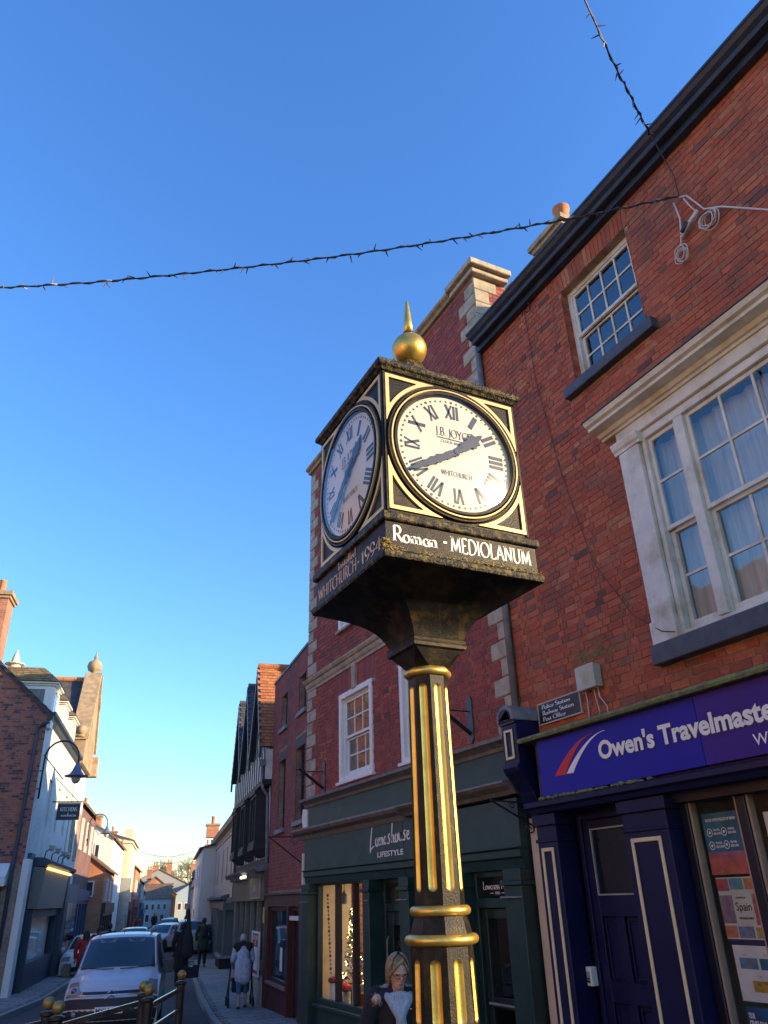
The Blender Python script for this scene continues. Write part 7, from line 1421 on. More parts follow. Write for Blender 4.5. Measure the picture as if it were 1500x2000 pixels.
def interp(prof, t):
    n_ = len(prof)-1; f = max(0, min(n_-1e-6, t*n_)); i = int(f); u = f-i; a, b, c, d = prof[max(i-1, 0)], prof[i], prof[i+1], prof[min(i+2, n_)]
    return [.5*((2*b[k])+(c[k]-a[k])*u+(2*a[k]-5*b[k]+4*c[k]-d[k])*u*u*.6+(3*b[k]-a[k]-3*c[k]+d[k])*u*u*u*.6)+.5*((-2*b[k])+0)+(b[k]+(c[k]-b[k])*u)*0 if False else b[k]+(c[k]-b[k])*u for k in range(len(b))]
class Skin:
    """vehicle skin: long profile (y, z, half width, sweep-back, crown) with a rounded edge"""
    def __init__(s, prof): s.p = prof
    def S(s, t, x, off=0.0):
        y, z, w, c, k = interp(s.p, t); e = abs(x)**8
        p = Vector((x*w, y-c*x*x-.02*e, z-k*x*x-.03*e))
        if off:
            h = 1e-3; a = s.S(min(1, t+h), x)-s.S(max(0, t-h), x); b = s.S(t, min(1, x+h))-s.S(t, max(-1, x-h)); n_ = b.cross(a).normalized(); ctr = Vector((0, 0, .8))
            if n_.dot(p-ctr) < 0: n_ = -n_
            p = p+n_*off
        return p
    def patch(s, mb, t0, t1, x0, x1, off=.004, nt=8, nx=10, shp=None):
        vs = []
        for i in range(nt+1):
            for j in range(nx+1):
                t = t0+(t1-t0)*i/nt; a, b = (x0, x1) if not shp else shp(i/nt); vs.append(s.S(t, a+(b-a)*j/nx, off))
        mb.add(vs, [(i*(nx+1)+j, i*(nx+1)+j+1, (i+1)*(nx+1)+j+1, (i+1)*(nx+1)+j) for i in range(nt) for j in range(nx)])
def vehicle(name, label, cat, loc, heading, prof, paint, belt, glass, wb, rad, gap, plate=None, van=False, group=None, lightz=None):
    """heading: direction (x, y) the front points to"""
    rz = math.atan2(heading[1], heading[0])-math.pi/2; r = thing(name, label, cat, (loc[0], loc[1], gz(*loc)-.115), rz, group); sl = (gz(loc[0]+heading[0], loc[1]+heading[1])-gz(loc[0]-heading[0], loc[1]-heading[1]))/2; r.rotation_euler = (math.atan(sl), 0, rz)
    ORG[r.name] = Vector((0, 0, 0)); sk = Skin(prof); n_ = len(prof)-1; mb = MB(); NT = n_*4; NX = 18; vs = []
    for i in range(NT+1):
        for j in range(NX+1): vs.append(sk.S(i/NT, -1+2*j/NX))
    mb.add(vs, [(i*(NX+1)+j, i*(NX+1)+j+1, (i+1)*(NX+1)+j+1, (i+1)*(NX+1)+j) for i in range(NT) for j in range(NX)])
    ya = max(p[0] for p in prof); yb = min(p[0] for p in prof)
    for sg_ in (-1, 1):      # flanks with wheel-arch cut-outs, one strip for each profile step over the top
        cols = []
        for i in range(NT+1):
            t = i/NT; e = sk.S(t, sg_); zb = .24
            for wy in wb:
                dd = abs(e.y-wy)
                if dd < rad+.07: zb = max(zb, rad+math.sqrt(max(0, (rad+.07)**2-dd*dd))*.98)
            ww = max(p[2] for p in prof); zt = e.z
            m1 = Vector((sg_*ww, e.y, min(zt-.01, belt))); m0 = Vector((sg_*ww*.985, e.y, min(zb, zt-.02))); cols.append((e, m1, (m1+m0)/2+Vector((sg_*.012, 0, 0)), m0))
        vs = [q for c in cols for q in c]; mb.add(vs, [(4*i+k, 4*i+k+1, 4*i+5+k, 4*i+4+k) for i in range(NT) for k in range(3)])
    body_ = mb.build('body', paint, r, smooth=True, auto=35)
    for y in wb:
        for sg_ in (-1, 1): wheel(r, sg_*(max(p[2] for p in prof)-.11), y, rad)
    mb = MB(); mb.box(-.6, .6, yb+.25, ya-.35, .18, .55); mb.build('underbody', plas, r)
    for nm, t0, t1, xx in glass:
        mb = MB(); sk.patch(mb, t0, t1, -xx, xx, .006, 8, 12, (lambda u: (-xx, xx))); mb.build(nm, cglass, r, smooth=True)
    return r, sk, n_
def side_glass(r, sk, ww, pts, name='side_window'):
    for sg_ in (-1, 1):
        mb = MB(); mb.add([(sg_*(ww(z)+.008), y, z) for y, z in pts], [tuple(range(len(pts)))]); mb.build(name, cglass, r)
silver = mat('van_white_silver', (.52, .54, .58), .3, coat=.5, var=.03)
VP = [(2.05, .22, .80, .22, 0), (2.17, .36, .86, .24, 0), (2.19, .55, .88, .26, 0), (2.13, .70, .87, .26, 0), (2.09, .80, .86, .27, 0), (2.02, .90, .85, .28, .02), (1.75, 1.02, .84, .24, .04), (1.42, 1.11, .82, .16, .04), (1.28, 1.15, .80, .14, .03), (.92, 1.45, .745, .12, .02), (.60, 1.70, .70, .1, .02), (.40, 1.765, .68, .04, .03), (0, 1.80, .68, 0, .035), (-1.2, 1.80, .69, 0, .035), (-2.0, 1.76, .68, -.03, .03), (-2.17, 1.6, .7, -.03, 0), (-2.19, 1.0, .82, -.03, 0), (-2.17, .3, .84, -.03, 0)]
N = len(VP)-1; T = lambda k: k/N
vh = (-math.sin(R_(14)), -math.cos(R_(14)))
van, sk, n_ = vehicle('parked_van', 'silver white panel van facing the camera behind the guard rails', 'van', (3.42, 19.95), vh, VP, silver, 1.02, [('windscreen', T(8.15), T(10.25), .93)], (1.28, -1.42), .31, 0)
mb = MB(); sk.patch(mb, T(0), T(3.2), -.995, .995, .006, 6, 16); mb.build('bumper', plas, van, smooth=True)
mb = MB(); sk.patch(mb, T(3.75), T(4.35), -.62, .62, .012, 3, 12); gr_ = mb.build('grille', plas, van)
for k in (0, .6): mb = MB(); sk.patch(mb, T(3.62+k), T(3.76+k), -.66, .66, .018, 2, 14); mb.build('grille_bar', chrome, gr_, smooth=True)
for dz in (0, .075):      # double chevron badge
    for sg_ in (-1, 1): a = sk.S(T(3.6+dz*9), 0, .025); b = Vector((sg_*.1, a.y-.01, a.z-.055)); mb = MB(); mb.tube([a, b], .014, 6); mb.build('chevron', chrome, gr_)
for sg_ in (-1, 1):
    mb = MB(); sk.patch(mb, T(3.5), T(5.9), sg_*.66, sg_*.985, .01, 8, 6, (lambda u, s=sg_: (s*(.60+.2*u), s*.985))); hl = mb.build('headlight', lamp, van, smooth=True)
    c = sk.S(T(4.5), sg_*.83, .012); mb = MB(); mb.ell(c, (.055, .03, .055), 14, 8); mb.build('reflector', mat('lamp_dark', (.08, .08, .085), .1, coat=1.0), hl, smooth=True)
    c = sk.S(T(1.6), sg_*.74, .01); mb = MB(); mb.ell(c, (.05, .02, .05), 12, 6); mb.build('fog_lamp', lamp, van, smooth=True)
    mb = MB(); mb.prism([(sg_*.93, 1.08, 1.04), (sg_*1.1, 1.08, 1.05), (sg_*1.12, 1.06, 1.22), (sg_*1.08, 1.05, 1.29), (sg_*.95, 1.06, 1.28)], (0, -.1, 0)); mb.tube([(sg_*.8, 1.03, 1.08), (sg_*.95, 1.03, 1.1)], .03, 6); mi = mb.build('door_mirror', plas, van, bevel=.02, seg=2)
    mb = MB(); mb.tube([sk.S(T(8.3+.2*k), sg_*.955, .012) for k in range(10)], .022, 6); mb.build('pillar_trim', silver, van, smooth=True)
    mb = MB(); mb.tube([(sg_*.06, 1.33, 1.17), (sg_*.35, 1.22, 1.17), (sg_*.7, 1.13, 1.2)], .01, 5); mb.build('wiper', plas, van)
    mb = MB(); mb.tube([(sg_*.55, .3, 1.80), (sg_*.56, -1.8, 1.81)], .02, 6); mb.build('roof_rail', plas, van)
mb = MB(); a = sk.S(T(1.9), 0, .02); mb.box(-.26, .26, a.y-.01, a.y+.012, a.z-.06, a.z+.06); pl_ = mb.build('number_plate', M['lettw'], van, bevel=.006)
mb = MB(); sans(mb, 'MX63 CPE', lambda x, y: Vector((.235-x, a.y+.0135, a.z-.035+y)), .1, .002, .47); mb.build('plate_lettering', M['ink'], pl_)
mb = MB(); mb.tube([(.0, .42, 1.79), (.02, .3, 2.15)], .008, 5); mb.build('aerial', M['ink'], van)
for sg_ in (-1, 1):
    c = Vector((sg_*.33, .72, 1.54)); mb = MB(); mb.add([sk.S(T(9.7), sg_*.2, .01), sk.S(T(9.7), sg_*.62, .01), sk.S(T(10.05), sg_*.66, .01), sk.S(T(10.05), sg_*.16, .01)], [(0, 1, 2, 3)]); mb.build('sun_visor', mat('visor', (.14, .17, .19), .5), van)
vw = lambda z: .895-.2*max(0, z-1.02)
side_glass(van, sk, lambda z: .90-.26*max(0, z-1.02), [(.98, 1.1), (.1, 1.1), (.1, 1.58), (.55, 1.6)])
CP = [(1.9, .22, .72, .2, 0), (2.02, .4, .82, .24, 0), (2.0, .58, .85, .26, 0), (1.85, .75, .84, .24, .02), (1.3, .9, .83, .15, .04), (.9, .96, .8, .12, .03), (.4, 1.25, .7, .1, .02), (.05, 1.41, .63, .06, .02), (-.6, 1.46, .62, 0, .03), (-1.4, 1.38, .62, -.03, .03), (-1.8, 1.05, .72, -.08, .02), (-1.98, .9, .8, -.1, .0), (-2.02, .55, .84, -.1, 0), (-1.9, .25, .8, -.1, 0)]
def car(label, loc, head, paint, scale=1.0, prof=CP, group='cars along the street'):
    pr = [(y*scale, z*(1+(scale-1)*1.6), w, c, k) for y, z, w, c, k in prof]; n_ = len(pr)-1
    r, sk, _ = vehicle('parked_car', label, 'car', loc, head, pr, paint, .86, [('windscreen', 5.15/n_, 6.9/n_, .9), ('rear_window', 9.1/n_, 10.1/n_, .88)], (1.25*scale, -1.25*scale), .31, 0, group=group)
    zz = 1+(scale-1)*1.6
    for pts in ([(.62, .93), (-.25, .93), (-.25, 1.36), (.12, 1.35)], [(-.32, .93), (-1.35, .95), (-1.2, 1.3), (-.32, 1.36)]): side_glass(r, sk, lambda z: .855-.36*max(0, z/zz-.86), [(y*scale, z*zz) for y, z in pts])
    for sg_ in (-1, 1):
        mb = MB(); sk.patch(mb, 2.3/n_, 3.2/n_, sg_*.6, sg_*.97, .008, 4, 5); mb.build('headlight', lamp, r, smooth=True); mb = MB(); sk.patch(mb, 10.9/n_, 12.0/n_, sg_*.72, sg_*.98, .008, 4, 4); mb.build('tail_light', mat('tail_red', (.4, .015, .015), .2, coat=.6), r, smooth=True)
        mb = MB(); mb.ell((sg_*.95, .55*scale, .98*zz), (.09, .05, .07), 10, 7); mb.build('door_mirror', paint, r, smooth=True)
    mb = MB(); sk.patch(mb, .4/n_, 1.3/n_, -.7, .7, .006, 3, 8); mb.build('grille', plas, r)
    a = sk.S(1.4/n_, 0, .012); mb = MB(); mb.box(-.25, .25, a.y, a.y+.01, a.z-.05, a.z+.05); mb.build('number_plate', M['lettw'], r)
    a = sk.S(12.2/n_, 0, .012); mb = MB(); mb.box(-.25, .25, a.y-.01, a.y, a.z-.05, a.z+.05); mb.build('number_plate', mat('plate_yellow', (.6, .48, .05), .5), r)
    return r
h0 = (-math.sin(R_(13)), -math.cos(R_(13))); h1 = (math.sin(R_(13)), math.cos(R_(13))); h2 = (-math.sin(R_(38)), -math.cos(R_(38)))
carp = lambda n, c: mat(n, c, .28, coat=.5, var=.03)
car('pale blue car facing the camera just above the van roof', (8.35, 46.3), h0, carp('car_ice', (.33, .42, .5))); car('silver hatchback turned half sideways in the street', (11.3, 53.5), h2, carp('car_silver', (.5, .5, .52))); car('large grey estate car parked on the right behind the walkers', (11.6, 47.5), h1, carp('car_grey', (.36, .39, .4)), 1.12)
car('dark saloon car parked far along beside the white terrace', (18.2, 84), h0, carp('car_navy', (.02, .03, .05))); car('second dark car further off before the bend', (20.3, 92), h0, carp('car_black', (.02, .022, .025))); car('pale car parked at the left kerb behind the pedestrians', (4.9, 36.2), h0, carp('car_white', (.6, .6, .6))); car('small red car showing its tail behind the silver hatchback', (12.6, 57.5), h1, carp('car_red', (.4, .03, .03)))

# ================================================================== PEOPLE
def remeshed(mb, name, m, parent, vox, smooth_it=4):
    ob = mb.build(name, m, None); ob.parent = None
    md = ob.modifiers.new('r', 'REMESH'); md.mode = 'VOXEL'; md.voxel_size = vox; md.use_smooth_shade = True
    if smooth_it: s_ = ob.modifiers.new('s', 'SMOOTH'); s_.iterations = smooth_it; s_.factor = .5
    dg = bpy.context.evaluated_depsgraph_get(); me = bpy.data.meshes.new_from_object(ob.evaluated_get(dg)); me.name = name; old = ob.data; ob.modifiers.clear(); ob.data = me; bpy.data.meshes.remove(old)
    me.materials.clear(); me.materials.append(m); ob.parent = parent; return ob
skin_m = mat('skin', (.5, .29, .2), .55, var=.08, scale=30)
def hand(mb, w, d, up, sgn, k=1.0):
    """palm and five bent fingers at wrist w, pointing along d; thumb on the side sgn"""
    d = Vector(d).normalized(); up = Vector(up).normalized(); sd_ = d.cross(up).normalized()*sgn; w = Vector(w)
    mb.cap(w, .024*k, w+d*.07*k, .034*k, 8, .6, up)
    for i, L in enumerate((.07, .08, .075, .06)):
        b = w+d*.085*k+sd_*(.027-.018*i)*k; m_ = b+d*L*.55*k-up*.012*k; e = m_+d*L*.4*k-up*.028*k; mb.cap(b, .0095*k, m_, .009*k, 6); mb.cap(m_, .009*k, e, .0075*k, 6)
    b = w+d*.03*k+sd_*.03*k; m_ = b+sd_*.03*k+d*.03*k; mb.cap(b, .012*k, m_, .0105*k, 6); mb.cap(m_, .0105*k, m_+d*.03*k-up*.006, .0085*k, 6)
def person(label, loc, heading, h, lean=0.0, stride=.12, arms=None, coat=(.03, .03, .04), legs=(.02, .02, .03), hair=(.05, .03, .02), coat_len=.55, vox=.016, shoes=(.02, .02, .02), hairlen=.0, group=None, zoff=0.0, bare_calf=False, headdown=0.0, headturn=0.0):
    rz = math.atan2(heading[1], heading[0])-math.pi/2; r = thing('person', label, 'person', (loc[0], loc[1], gz(*loc)+zoff), rz, group); ORG[r.name] = Vector((0, 0, 0)); r.scale = (h/1.7,)*3
    Rx = Matrix.Rotation(-lean, 3, 'X'); pv = Vector((0, 0, .92))
    def tp(x, y, z): return pv+Rx @ (Vector((x, y, z))-pv)       # upper body leans about the hips
    J = dict(ch=tp(0, 0, 1.26), nk=tp(0, .01, 1.45)); hc = tp(0, .035, 1.585)+Vector((0, .02*headdown, -.02*headdown)); Rh = Matrix.Rotation(headturn, 3, 'Z') @ Matrix.Rotation(-lean*.5-headdown*.5, 3, 'X')
    hp = lambda x, y, z: hc+Rh @ Vector((x, y, z))
    arms = arms or {1: ((.26, -.03, 1.17), (.27, .06, .93)), -1: ((-.26, -.03, 1.17), (-.27, .06, .93))}
    A = {s: (tp(s*.185, 0, 1.40), tp(*arms[s][0]), tp(*arms[s][1])) for s in (1, -1)}
    Lg = {s: (Vector((s*.09, 0, .9)), Vector((s*.095, .03+s*stride*.6, .49)), Vector((s*.1, s*stride-.02, .09))) for s in (1, -1)}
    b = MB()
    b.cap(tp(0, 0, .95), .125, J['ch'], .135, 14, .72, (0, 1, 0)); b.cap(tp(-.13, 0, 1.36), .07, tp(.13, 0, 1.36), .07, 10); b.cap(J['nk']-Vector((0, 0, .06)), .055, hc-Vector((0, 0, .06)), .05, 10)
    b.ell(hc, (.074, .092, .112), 20, 14, Rh); b.ell(hp(0, .045, -.075), (.048, .042, .04), 14, 9, Rh); b.ell(hp(0, .098, -.012), (.013, .022, .028), 8, 6, Rh); b.ell(hp(0, .085, .028), (.055, .02, .014), 10, 6, Rh); b.ell(hp(0, .088, -.052), (.025, .014, .01), 8, 6, Rh)
    for s in (1, -1):
        b.ell(hp(s*.076, -.005, -.01), (.012, .022, .03), 8, 6, Rh); a0, a1, a2 = A[s]; b.cap(a0, .05, a1, .042, 10); b.cap(a1, .04, a2, .028, 10); hand(b, a2, (a2-a1), (0, -1, .2), s)
        l0, l1, l2 = Lg[s]; b.cap(l0, .085, l1, .055, 12); b.cap(l1, .054, l2, .036, 12); b.cap(l2-Vector((0, .02, .04)), .04, l2+Vector((0, .13, -.05)), .035, 10, .7, (0, 0, 1))
    bd = remeshed(b, 'body', skin_m, r, .008 if vox < .01 else .014, 2)
    c = MB(); lo_z = 1.46-coat_len-.25
    c.cap(tp(0, 0, max(lo_z, .95)), .17, tp(0, 0, 1.28), .165, 16, .82, (0, 1, 0)); c.cap(tp(-.14, 0, 1.375), .085, tp(.14, 0, 1.375), .085, 12); c.cap(tp(0, 0, 1.38), .1, tp(0, 0, 1.455), .075, 12)
    if lo_z < .92: [c.cap(Vector((sx, -.01, lo_z+.1)), .18, tp(sx, 0, .98), .175, 16, .88, (0, 1, 0)) for sx in (-.035, .035)]
    for s in (1, -1): a0, a1, a2 = A[s]; c.cap(a0, .078, a1, .066, 12); c.cap(a1, .064, a1.lerp(a2, .93), .05, 12)
    remeshed(c, 'coat', mat('cloth_%d_%d_%d' % tuple(int(v*999) for v in coat), coat, .85, var=.25, scale=14, bump=.2, bscale=40), r, vox)
    t = MB(); t.cap(Vector((-.05, 0, .93)), .125, Vector((.05, 0, .93)), .125, 14, .8, (0, 1, 0))
    for s in (1, -1): l0, l1, l2 = Lg[s]; t.cap(l0, .108, l1, .075, 12); t.cap(l1, .073, l1.lerp(l2, .35 if bare_calf else .9), .058, 12)
    remeshed(t, 'trousers', mat('cloth_%d_%d_%d' % tuple(int(v*999) for v in legs), legs, .85, var=.2, scale=14), r, vox)
    for s in (1, -1): q = MB(); l2 = Lg[s][2]; q.cap(l2-Vector((0, .03, .04)), .048, l2+Vector((0, .15, -.052)), .042, 12, .75, (0, 0, 1)); remeshed(q, 'shoe', mat('shoe_%d' % int(shoes[0]*999), shoes, .5), r, .012)
    q = MB(); q.ell(hp(0, -.022, .024), (.088, .095, .108), 18, 12, Rh)
    if hairlen: q.cap(hp(0, -.05, .0), .09, hp(0, -.065, -hairlen), .085, 14, .7, (0, 1, 0)); [q.cap(hp(s*.07, -.01, .02), .035, hp(s*.078, -.005, -hairlen*.85), .03, 10) for s in (1, -1)]
    remeshed(q, 'hair', mat('hair_%d_%d_%d' % tuple(int(v*999) for v in hair), hair, .6, var=.35, scale=50, stretch=(3, 3, .5), bump=.4, bscale=60), r, .011)
    for s in (1, -1): q = MB(); q.ell(hp(s*.031, .083, .012), (.013, .007, .008), 10, 6, Rh); q.build('eye', mat('eye', (.06, .05, .045), .15, coat=1.0), r, smooth=True)
    q = MB(); q.ell(hp(0, .1, -.053), (.022, .006, .005), 10, 5, Rh); q.build('lips', mat('lips', (.32, .1, .09), .5), r, smooth=True)
    return r, hp, tp, J
# woman by the post: navy parka with fur hood, pale blue scarf, glasses, blonde bob
wm, hp, tp, J = person('woman in navy parka with fur trimmed hood and pale blue scarf beside the clock column', (3.02, 5.95), (-.3, -.95), 1.51, lean=.12, coat=(.007, .008, .016), legs=(.02, .022, .03), hair=(.19, .13, .08), coat_len=.62, vox=.009, hairlen=.05, headdown=.5, headturn=.15, stride=.1)
fur = mat('fur_trim', (.42, .3, .24), .95, var=.4, scale=40); rg = random.Random(3)
f = MB(); fm = MB()
for k in range(26):
    a = R_(-118+k*236/25); q = tp(.205*math.sin(a), -.01-.11*math.cos(a)+.02, 1.44-.05*abs(math.sin(a))); rr = .042+rg.uniform(-.006, .008); f.ell(q, rr, 8, 6)
    for _ in range(46):
        d = Vector((rg.gauss(0, 1), rg.gauss(0, 1), rg.gauss(0, 1))).normalized(); p0 = q+d*rr*.8; p1 = q+d*(rr+rg.uniform(.012, .028)); w_ = d.cross(Vector((rg.random(), rg.random(), 1))).normalized()*.003; fm.add([p0-w_, p0+w_, p1], [(0, 1, 2)])
fo = remeshed(f, 'fur_hood', fur, wm, .011, 2); stuff(fm.build('fur_hairs', fur, fo))
sc = MB()
for k in range(18): a = R_(k*20); b_ = R_(k*20+20); sc.cap(tp(.105*math.sin(a), .02+.095*math.cos(a), 1.415+.012*math.cos(a*3)), .034, tp(.105*math.sin(b_), .02+.095*math.cos(b_), 1.415+.012*math.cos(b_*3)), .034, 8)
sc.cap(tp(-.075, .1, 1.40), .04, tp(.0, .165, 1.29), .04, 10); sc.cap(tp(.08, .1, 1.40), .036, tp(.01, .165, 1.29), .038, 10); sc.ell(tp(.0, .17, 1.28), (.045, .035, .05), 10, 7); sc.ell(tp(.0, .12, 1.36), (.06, .04, .07), 10, 7)
for dx, ex, r0 in ((-.02, -.03, .034), (.012, .035, .036), (-.005, .01, .03)): sc.cap(tp(dx, .165, 1.26), r0*.8, tp(ex, .18, 1.0), r0*1.1, 10); sc.cap(tp(ex, .18, 1.0), r0*1.1, tp(ex*1.2, .175, .84), r0*1.15, 10)
remeshed(sc, 'scarf', mat('scarf_blue', (.30, .37, .46), .95, var=.25, scale=45, bump=.5, bscale=70, stretch=(2, 2, .4)), wm, .009, 3)
hs_ = MB(); rg = random.Random(8)
for k in range(520):      # loose strands from the parting down over the skull
    a = rg.uniform(-math.pi, math.pi); 
    if abs(a) < 1.0: continue
    path = []; ln = rg.uniform(.8, 1.08); wob = rg.uniform(-.12, .12); rr = 1+rg.uniform(.0, .07); end = -.2-.62*(1-abs(math.cos(a/2))**1.5)
    for i in range(9):
        e = R_(82)*(1-i/8*ln)+end*(i/8); path.append(hp(.091*rr*math.cos(e)*math.sin(a+wob*i/8), -.022+.099*rr*math.cos(e)*math.cos(a+wob*i/8), .026+.112*rr*math.sin(e)-(.03 if i > 6 else 0)*(i-6)))
    hs_.tube(path, 0, 4, False, [.0022]*7+[.0016, .0006])
stuff(hs_.build('hair_strands', mat('hair_strand', (.27, .2, .13), .5, var=.5, scale=80), wm))
gm_ = M['ink']; gl_ = MB()
for s in (1, -1):
    gl_.tube([hp(s*.034+.026*math.cos(R_(a)), .106-.01*abs(math.cos(R_(a))), .008+.017*math.sin(R_(a))) for a in range(0, 361, 24)], .0028, 5); gl_.tube([hp(s*.06, .1, .012), hp(s*.078, .03, .016), hp(s*.08, -.01, .012)], .0025, 5)
gl_.tube([hp(-.008, .108, .01), hp(.008, .108, .01)], .0025, 5); gl_.build('glasses', gm_, wm)
fr_ = MB()
for k in range(28): u = -1+2*k/27; sg_ = 1 if u > -.2 else -1; fr_.cap(hp(-.015, .05+.02*abs(u), .118), .012, hp(sg_*(.05+.034*abs(u)), .078-.04*abs(u), .07-.075*abs(u)), .011, 6)
remeshed(fr_, 'fringe', mat('hair_240_150_75' if False else 'hair_blonde_grey', (.25, .18, .11), .6, var=.35, scale=60), wm, .008, 1)
for dx in (-.13, -.09): q = MB(); q.ell(tp(dx, .135, 1.33), .008, 8, 6); q.build('snap_button', chrome, wm)
# woman with rollator, from behind
w2, hp, tp, J = person('white haired woman in pale blue cardigan and denim cropped trousers pushing a rollator', (6.28, 20.35), (math.sin(R_(11)), math.cos(R_(11))), 1.56, lean=.36, stride=.15, coat=(.42, .48, .58), legs=(.06, .14, .28), hair=(.5, .48, .45), coat_len=.62, arms={1: ((.26, .1, 1.12), (.22, .36, 1.06)), -1: ((-.26, .1, 1.12), (-.22, .36, 1.06))}, bare_calf=True, vox=.013)
q = MB(); q.cap(tp(-.17, -.02, 1.4), .095, tp(.17, -.02, 1.4), .095, 12); q.cap(tp(-.12, -.03, 1.33), .09, tp(.12, -.03, 1.33), .09, 12); q.cap(tp(0, 0, 1.4), .1, tp(0, .02, 1.5), .085, 10); remeshed(q, 'black_shawl', mat('shawl_black', (.02, .018, .022), .9), w2, .013)
ro = thing('rollator', 'dark wheeled walking frame with seat bag held by the white haired woman', 'walker', (6.38, 20.85, gz(6.38, 20.85)), -R_(11)); ORG[ro.name] = Vector((0, 0, 0))
mb = MB()
for s in (1, -1): mb.tube([(s*.24, -.3, .9), (s*.25, -.12, .92), (s*.27, .0, .55), (s*.29, .22, .12)], .016, 8); mb.tube([(s*.27, -.03, .6), (s*.29, -.26, .12)], .016, 8)
mb.tube([(-.27, 0, .55), (.27, 0, .55)], .014, 8); mb.build('frame', mat('rollator_dark', (.03, .02, .022), .4), ro)
mb = MB(); mb.box(-.2, .2, -.18, .12, .3, .56); mb.build('bag', mat('bag_black', (.02, .018, .02), .8), ro, bevel=.03, seg=3); mb = MB(); mb.box(-.22, .22, -.2, .14, .565, .60); mb.build('seat', mat('bag_black', (.02, .018, .02), .8), ro, bevel=.012)
for x in (-.29, .29):
    for y in (-.28, .24): mb = MB(); mb.lathe([(.05, -.02), (.1, -.02), (.105, 0), (.1, .02), (.05, .02)], (0, 0, 0), 18); mb.v = [(x+v[2], y+v[1], .105+v[0]) for v in mb.v]; mb.build('wheel', tyre, ro, smooth=True)
for s in (1, -1): mb = MB(); mb.tube([(s*.24, -.34, .9), (s*.245, -.2, .912)], .022, 8); mb.build('hand_grip', plas, ro)
# man with instrument case and bag, from behind
st_ = (math.sin(R_(13)), math.cos(R_(13)))
gp, hp, tp, J = person('dark coated man walking away with an instrument case on his back', (6.45, 27.4), st_, 1.72, coat=(.015, .017, .02), legs=(.012, .013, .016), hair=(.03, .02, .015), coat_len=.8, stride=.1, vox=.016)
gc = thing('instrument_case', 'black soft guitar case rising above the dark coated man', 'instrument case', (6.5, 27.1, .3), -R_(13)); ORG[gc.name] = Vector((0, 0, 0))
mb = MB(); mb.cap((.05, 0, .1), .2, (.05, 0, .45), .16, 16, .35, (0, 1, 0)); mb.cap((.05, 0, .45), .15, (.04, 0, .7), .1, 14, .4, (0, 1, 0)); mb.cap((.04, 0, .7), .09, (.0, 0, 1.25), .055, 12, .6, (0, 1, 0)); remeshed(mb, 'case', mat('case_black', (.012, .015, .022), .7, var=.2), gc, .018)
for s in (-.08, .08): mb = MB(); mb.tube([(s, .06, .95), (s, .2, 1.0), (s, .25, .7), (s, .1, .3)], .015, 6); mb.build('strap', M['ink'], gc)
sb = thing('shoulder_bag', 'square black case carried low at the right of the dark coated man', 'bag', (6.72, 27.2, gz(6.72, 27.2)+.12), -R_(13)); ORG[sb.name] = Vector((0, 0, 0)); mb = MB(); mb.box(-.25, .25, -.09, .09, .1, .44); mb.build('case', mat('case_black', (.012, .015, .022), .7), sb, bevel=.03, seg=3); mb = MB(); mb.tube([(-.1, 0, .44), (-.08, 0, .53), (.08, 0, .53), (.1, 0, .44)], .014, 6); mb.build('handle', M['ink'], sb); mb = MB(); mb.box(-.06, .06, -.1, -.092, .4, .43); mb.build('clasp', chrome, sb)
mn, hp, tp, J = person('man in dark green jacket with backpack walking away on the right pavement', (9.15, 35.3), st_, 1.76, coat=(.025, .05, .04), legs=(.015, .015, .018), hair=(.04, .03, .02), coat_len=.62, stride=.08)
bp_ = thing('backpack', 'dark backpack with green trim on the walking man', 'backpack', (9.12, 35.14, .55), -R_(13)); ORG[bp_.name] = Vector((0, 0, 0)); mb = MB(); mb.cap((0, -.06, .05), .13, (0, -.06, .3), .12, 14, .6, (0, 1, 0)); remeshed(mb, 'pack', mat('pack_dark', (.03, .035, .04), .8), bp_, .016)
for s in (-.09, .09): mb = MB(); mb.tube([(s, .04, .36), (s, .2, .34), (s, .26, .15), (s, .1, 0)], .016, 6); mb.build('strap', mat('strap_green', (.05, .14, .1), .7), bp_)
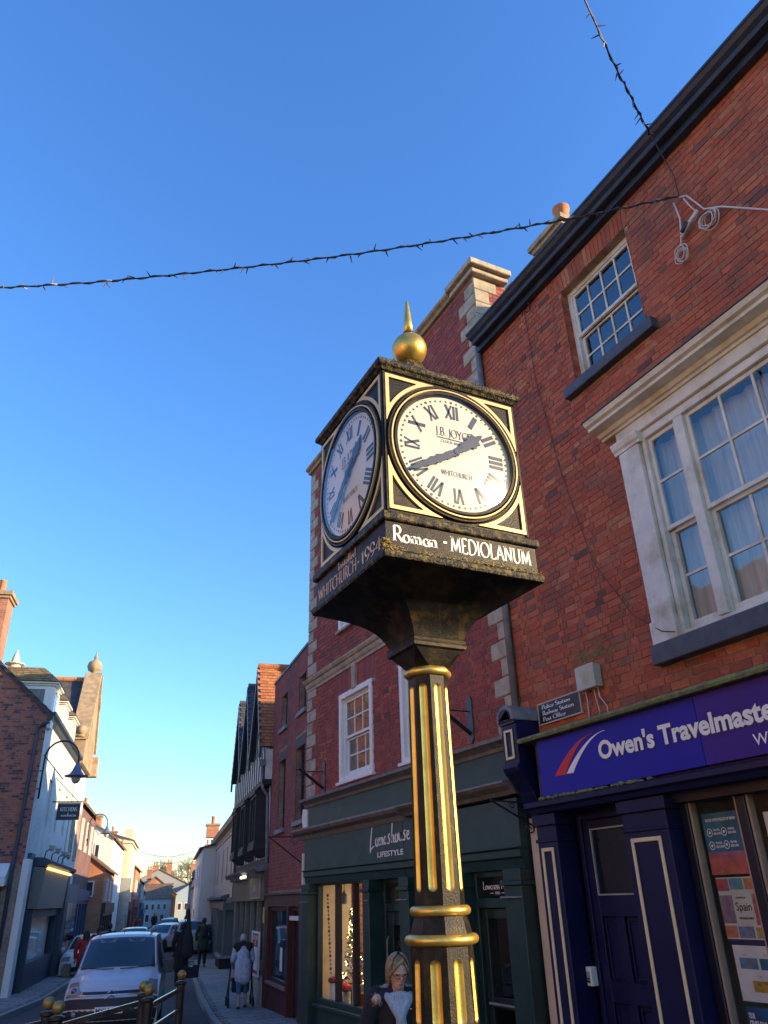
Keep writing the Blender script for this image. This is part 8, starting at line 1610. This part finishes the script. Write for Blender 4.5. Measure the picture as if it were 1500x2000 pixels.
person('woman in red coat with dark hair on the left behind the van', (3.62, 27.9), st_, 1.62, coat=(.30, .02, .035), legs=(.02, .02, .03), hair=(.02, .014, .012), hairlen=.16, coat_len=.8)
person('dark haired pedestrian in black jacket beside the red coated woman', (4.25, 29.6), st_, 1.7, coat=(.03, .03, .035), hair=(.03, .02, .016), hairlen=.1); person('taller pedestrian in black walking ahead of the red coated woman', (4.75, 31.0), st_, 1.76, coat=(.02, .02, .024), hair=(.02, .015, .012))
person('distant pedestrian in black in the middle of the road', (18.6, 92.5), h0, 1.78, coat=(.02, .02, .024)); person('distant pedestrian in salmon coat by the left shops', (14.2, 78), h0, 1.68, coat=(.45, .18, .16)); person('distant pedestrian in dark coat near the red door', (21.0, 88), h0, 1.7, coat=(.04, .03, .03)); person('distant pedestrian in brown coat on the left pavement', (13.2, 72), h1, 1.7, coat=(.1, .05, .04))
# festive arch wires across the far street
for i, (t, w0) in enumerate(((60, 1.2), (75, 1.3))):
    r = thing('festive_arch', ('nearer', 'farther')[i]+' scalloped wire Christmas decoration strung across the far street', 'decoration', tuple(P(t, 4, 6.2)), group='festive wires across the far street'); mb = MB(); mb.tube([P(t, w0+5.4*k/20, 6.5-.5*math.sin(math.pi*k/20)) for k in range(21)], .02, 5); mb.build('span_wire', M['cableb'], r)
    for j in range(3): mb = MB(); mb.tube([P(t, w0+1.0+1.2*j+1.2*k/12, 5.9+.3*math.sin(math.pi*k/12)) for k in range(13)], .02, 5); mb.build('scallop', mat('tinsel', (.4, .38, .33), .4), r)
# satellite dish and bracket lamp on the far right
r = thing('satellite_dish', 'dark satellite dish on the far right house front', 'satellite dish', tuple(P(43.2, 6.3, 3.6))); mb = MB(); mb.lathe([(.02, 0), (.25, .05), (.42, .15), (.43, .17), (.25, .08), (.02, .03)], (0, 0, 0), 18); c = P(43.0, 6.4, 3.8); mb.v = [tuple(c+Vector((v[0], -v[2], v[1]))) for v in mb.v]; mb.build('dish', mat('dish_grey', (.12, .13, .15), .5), r, smooth=True); mb = MB(); mb.tube([c, P(43.3, 6.75, 3.6)], .03, 6); mb.build('bracket', M['iron'], r)
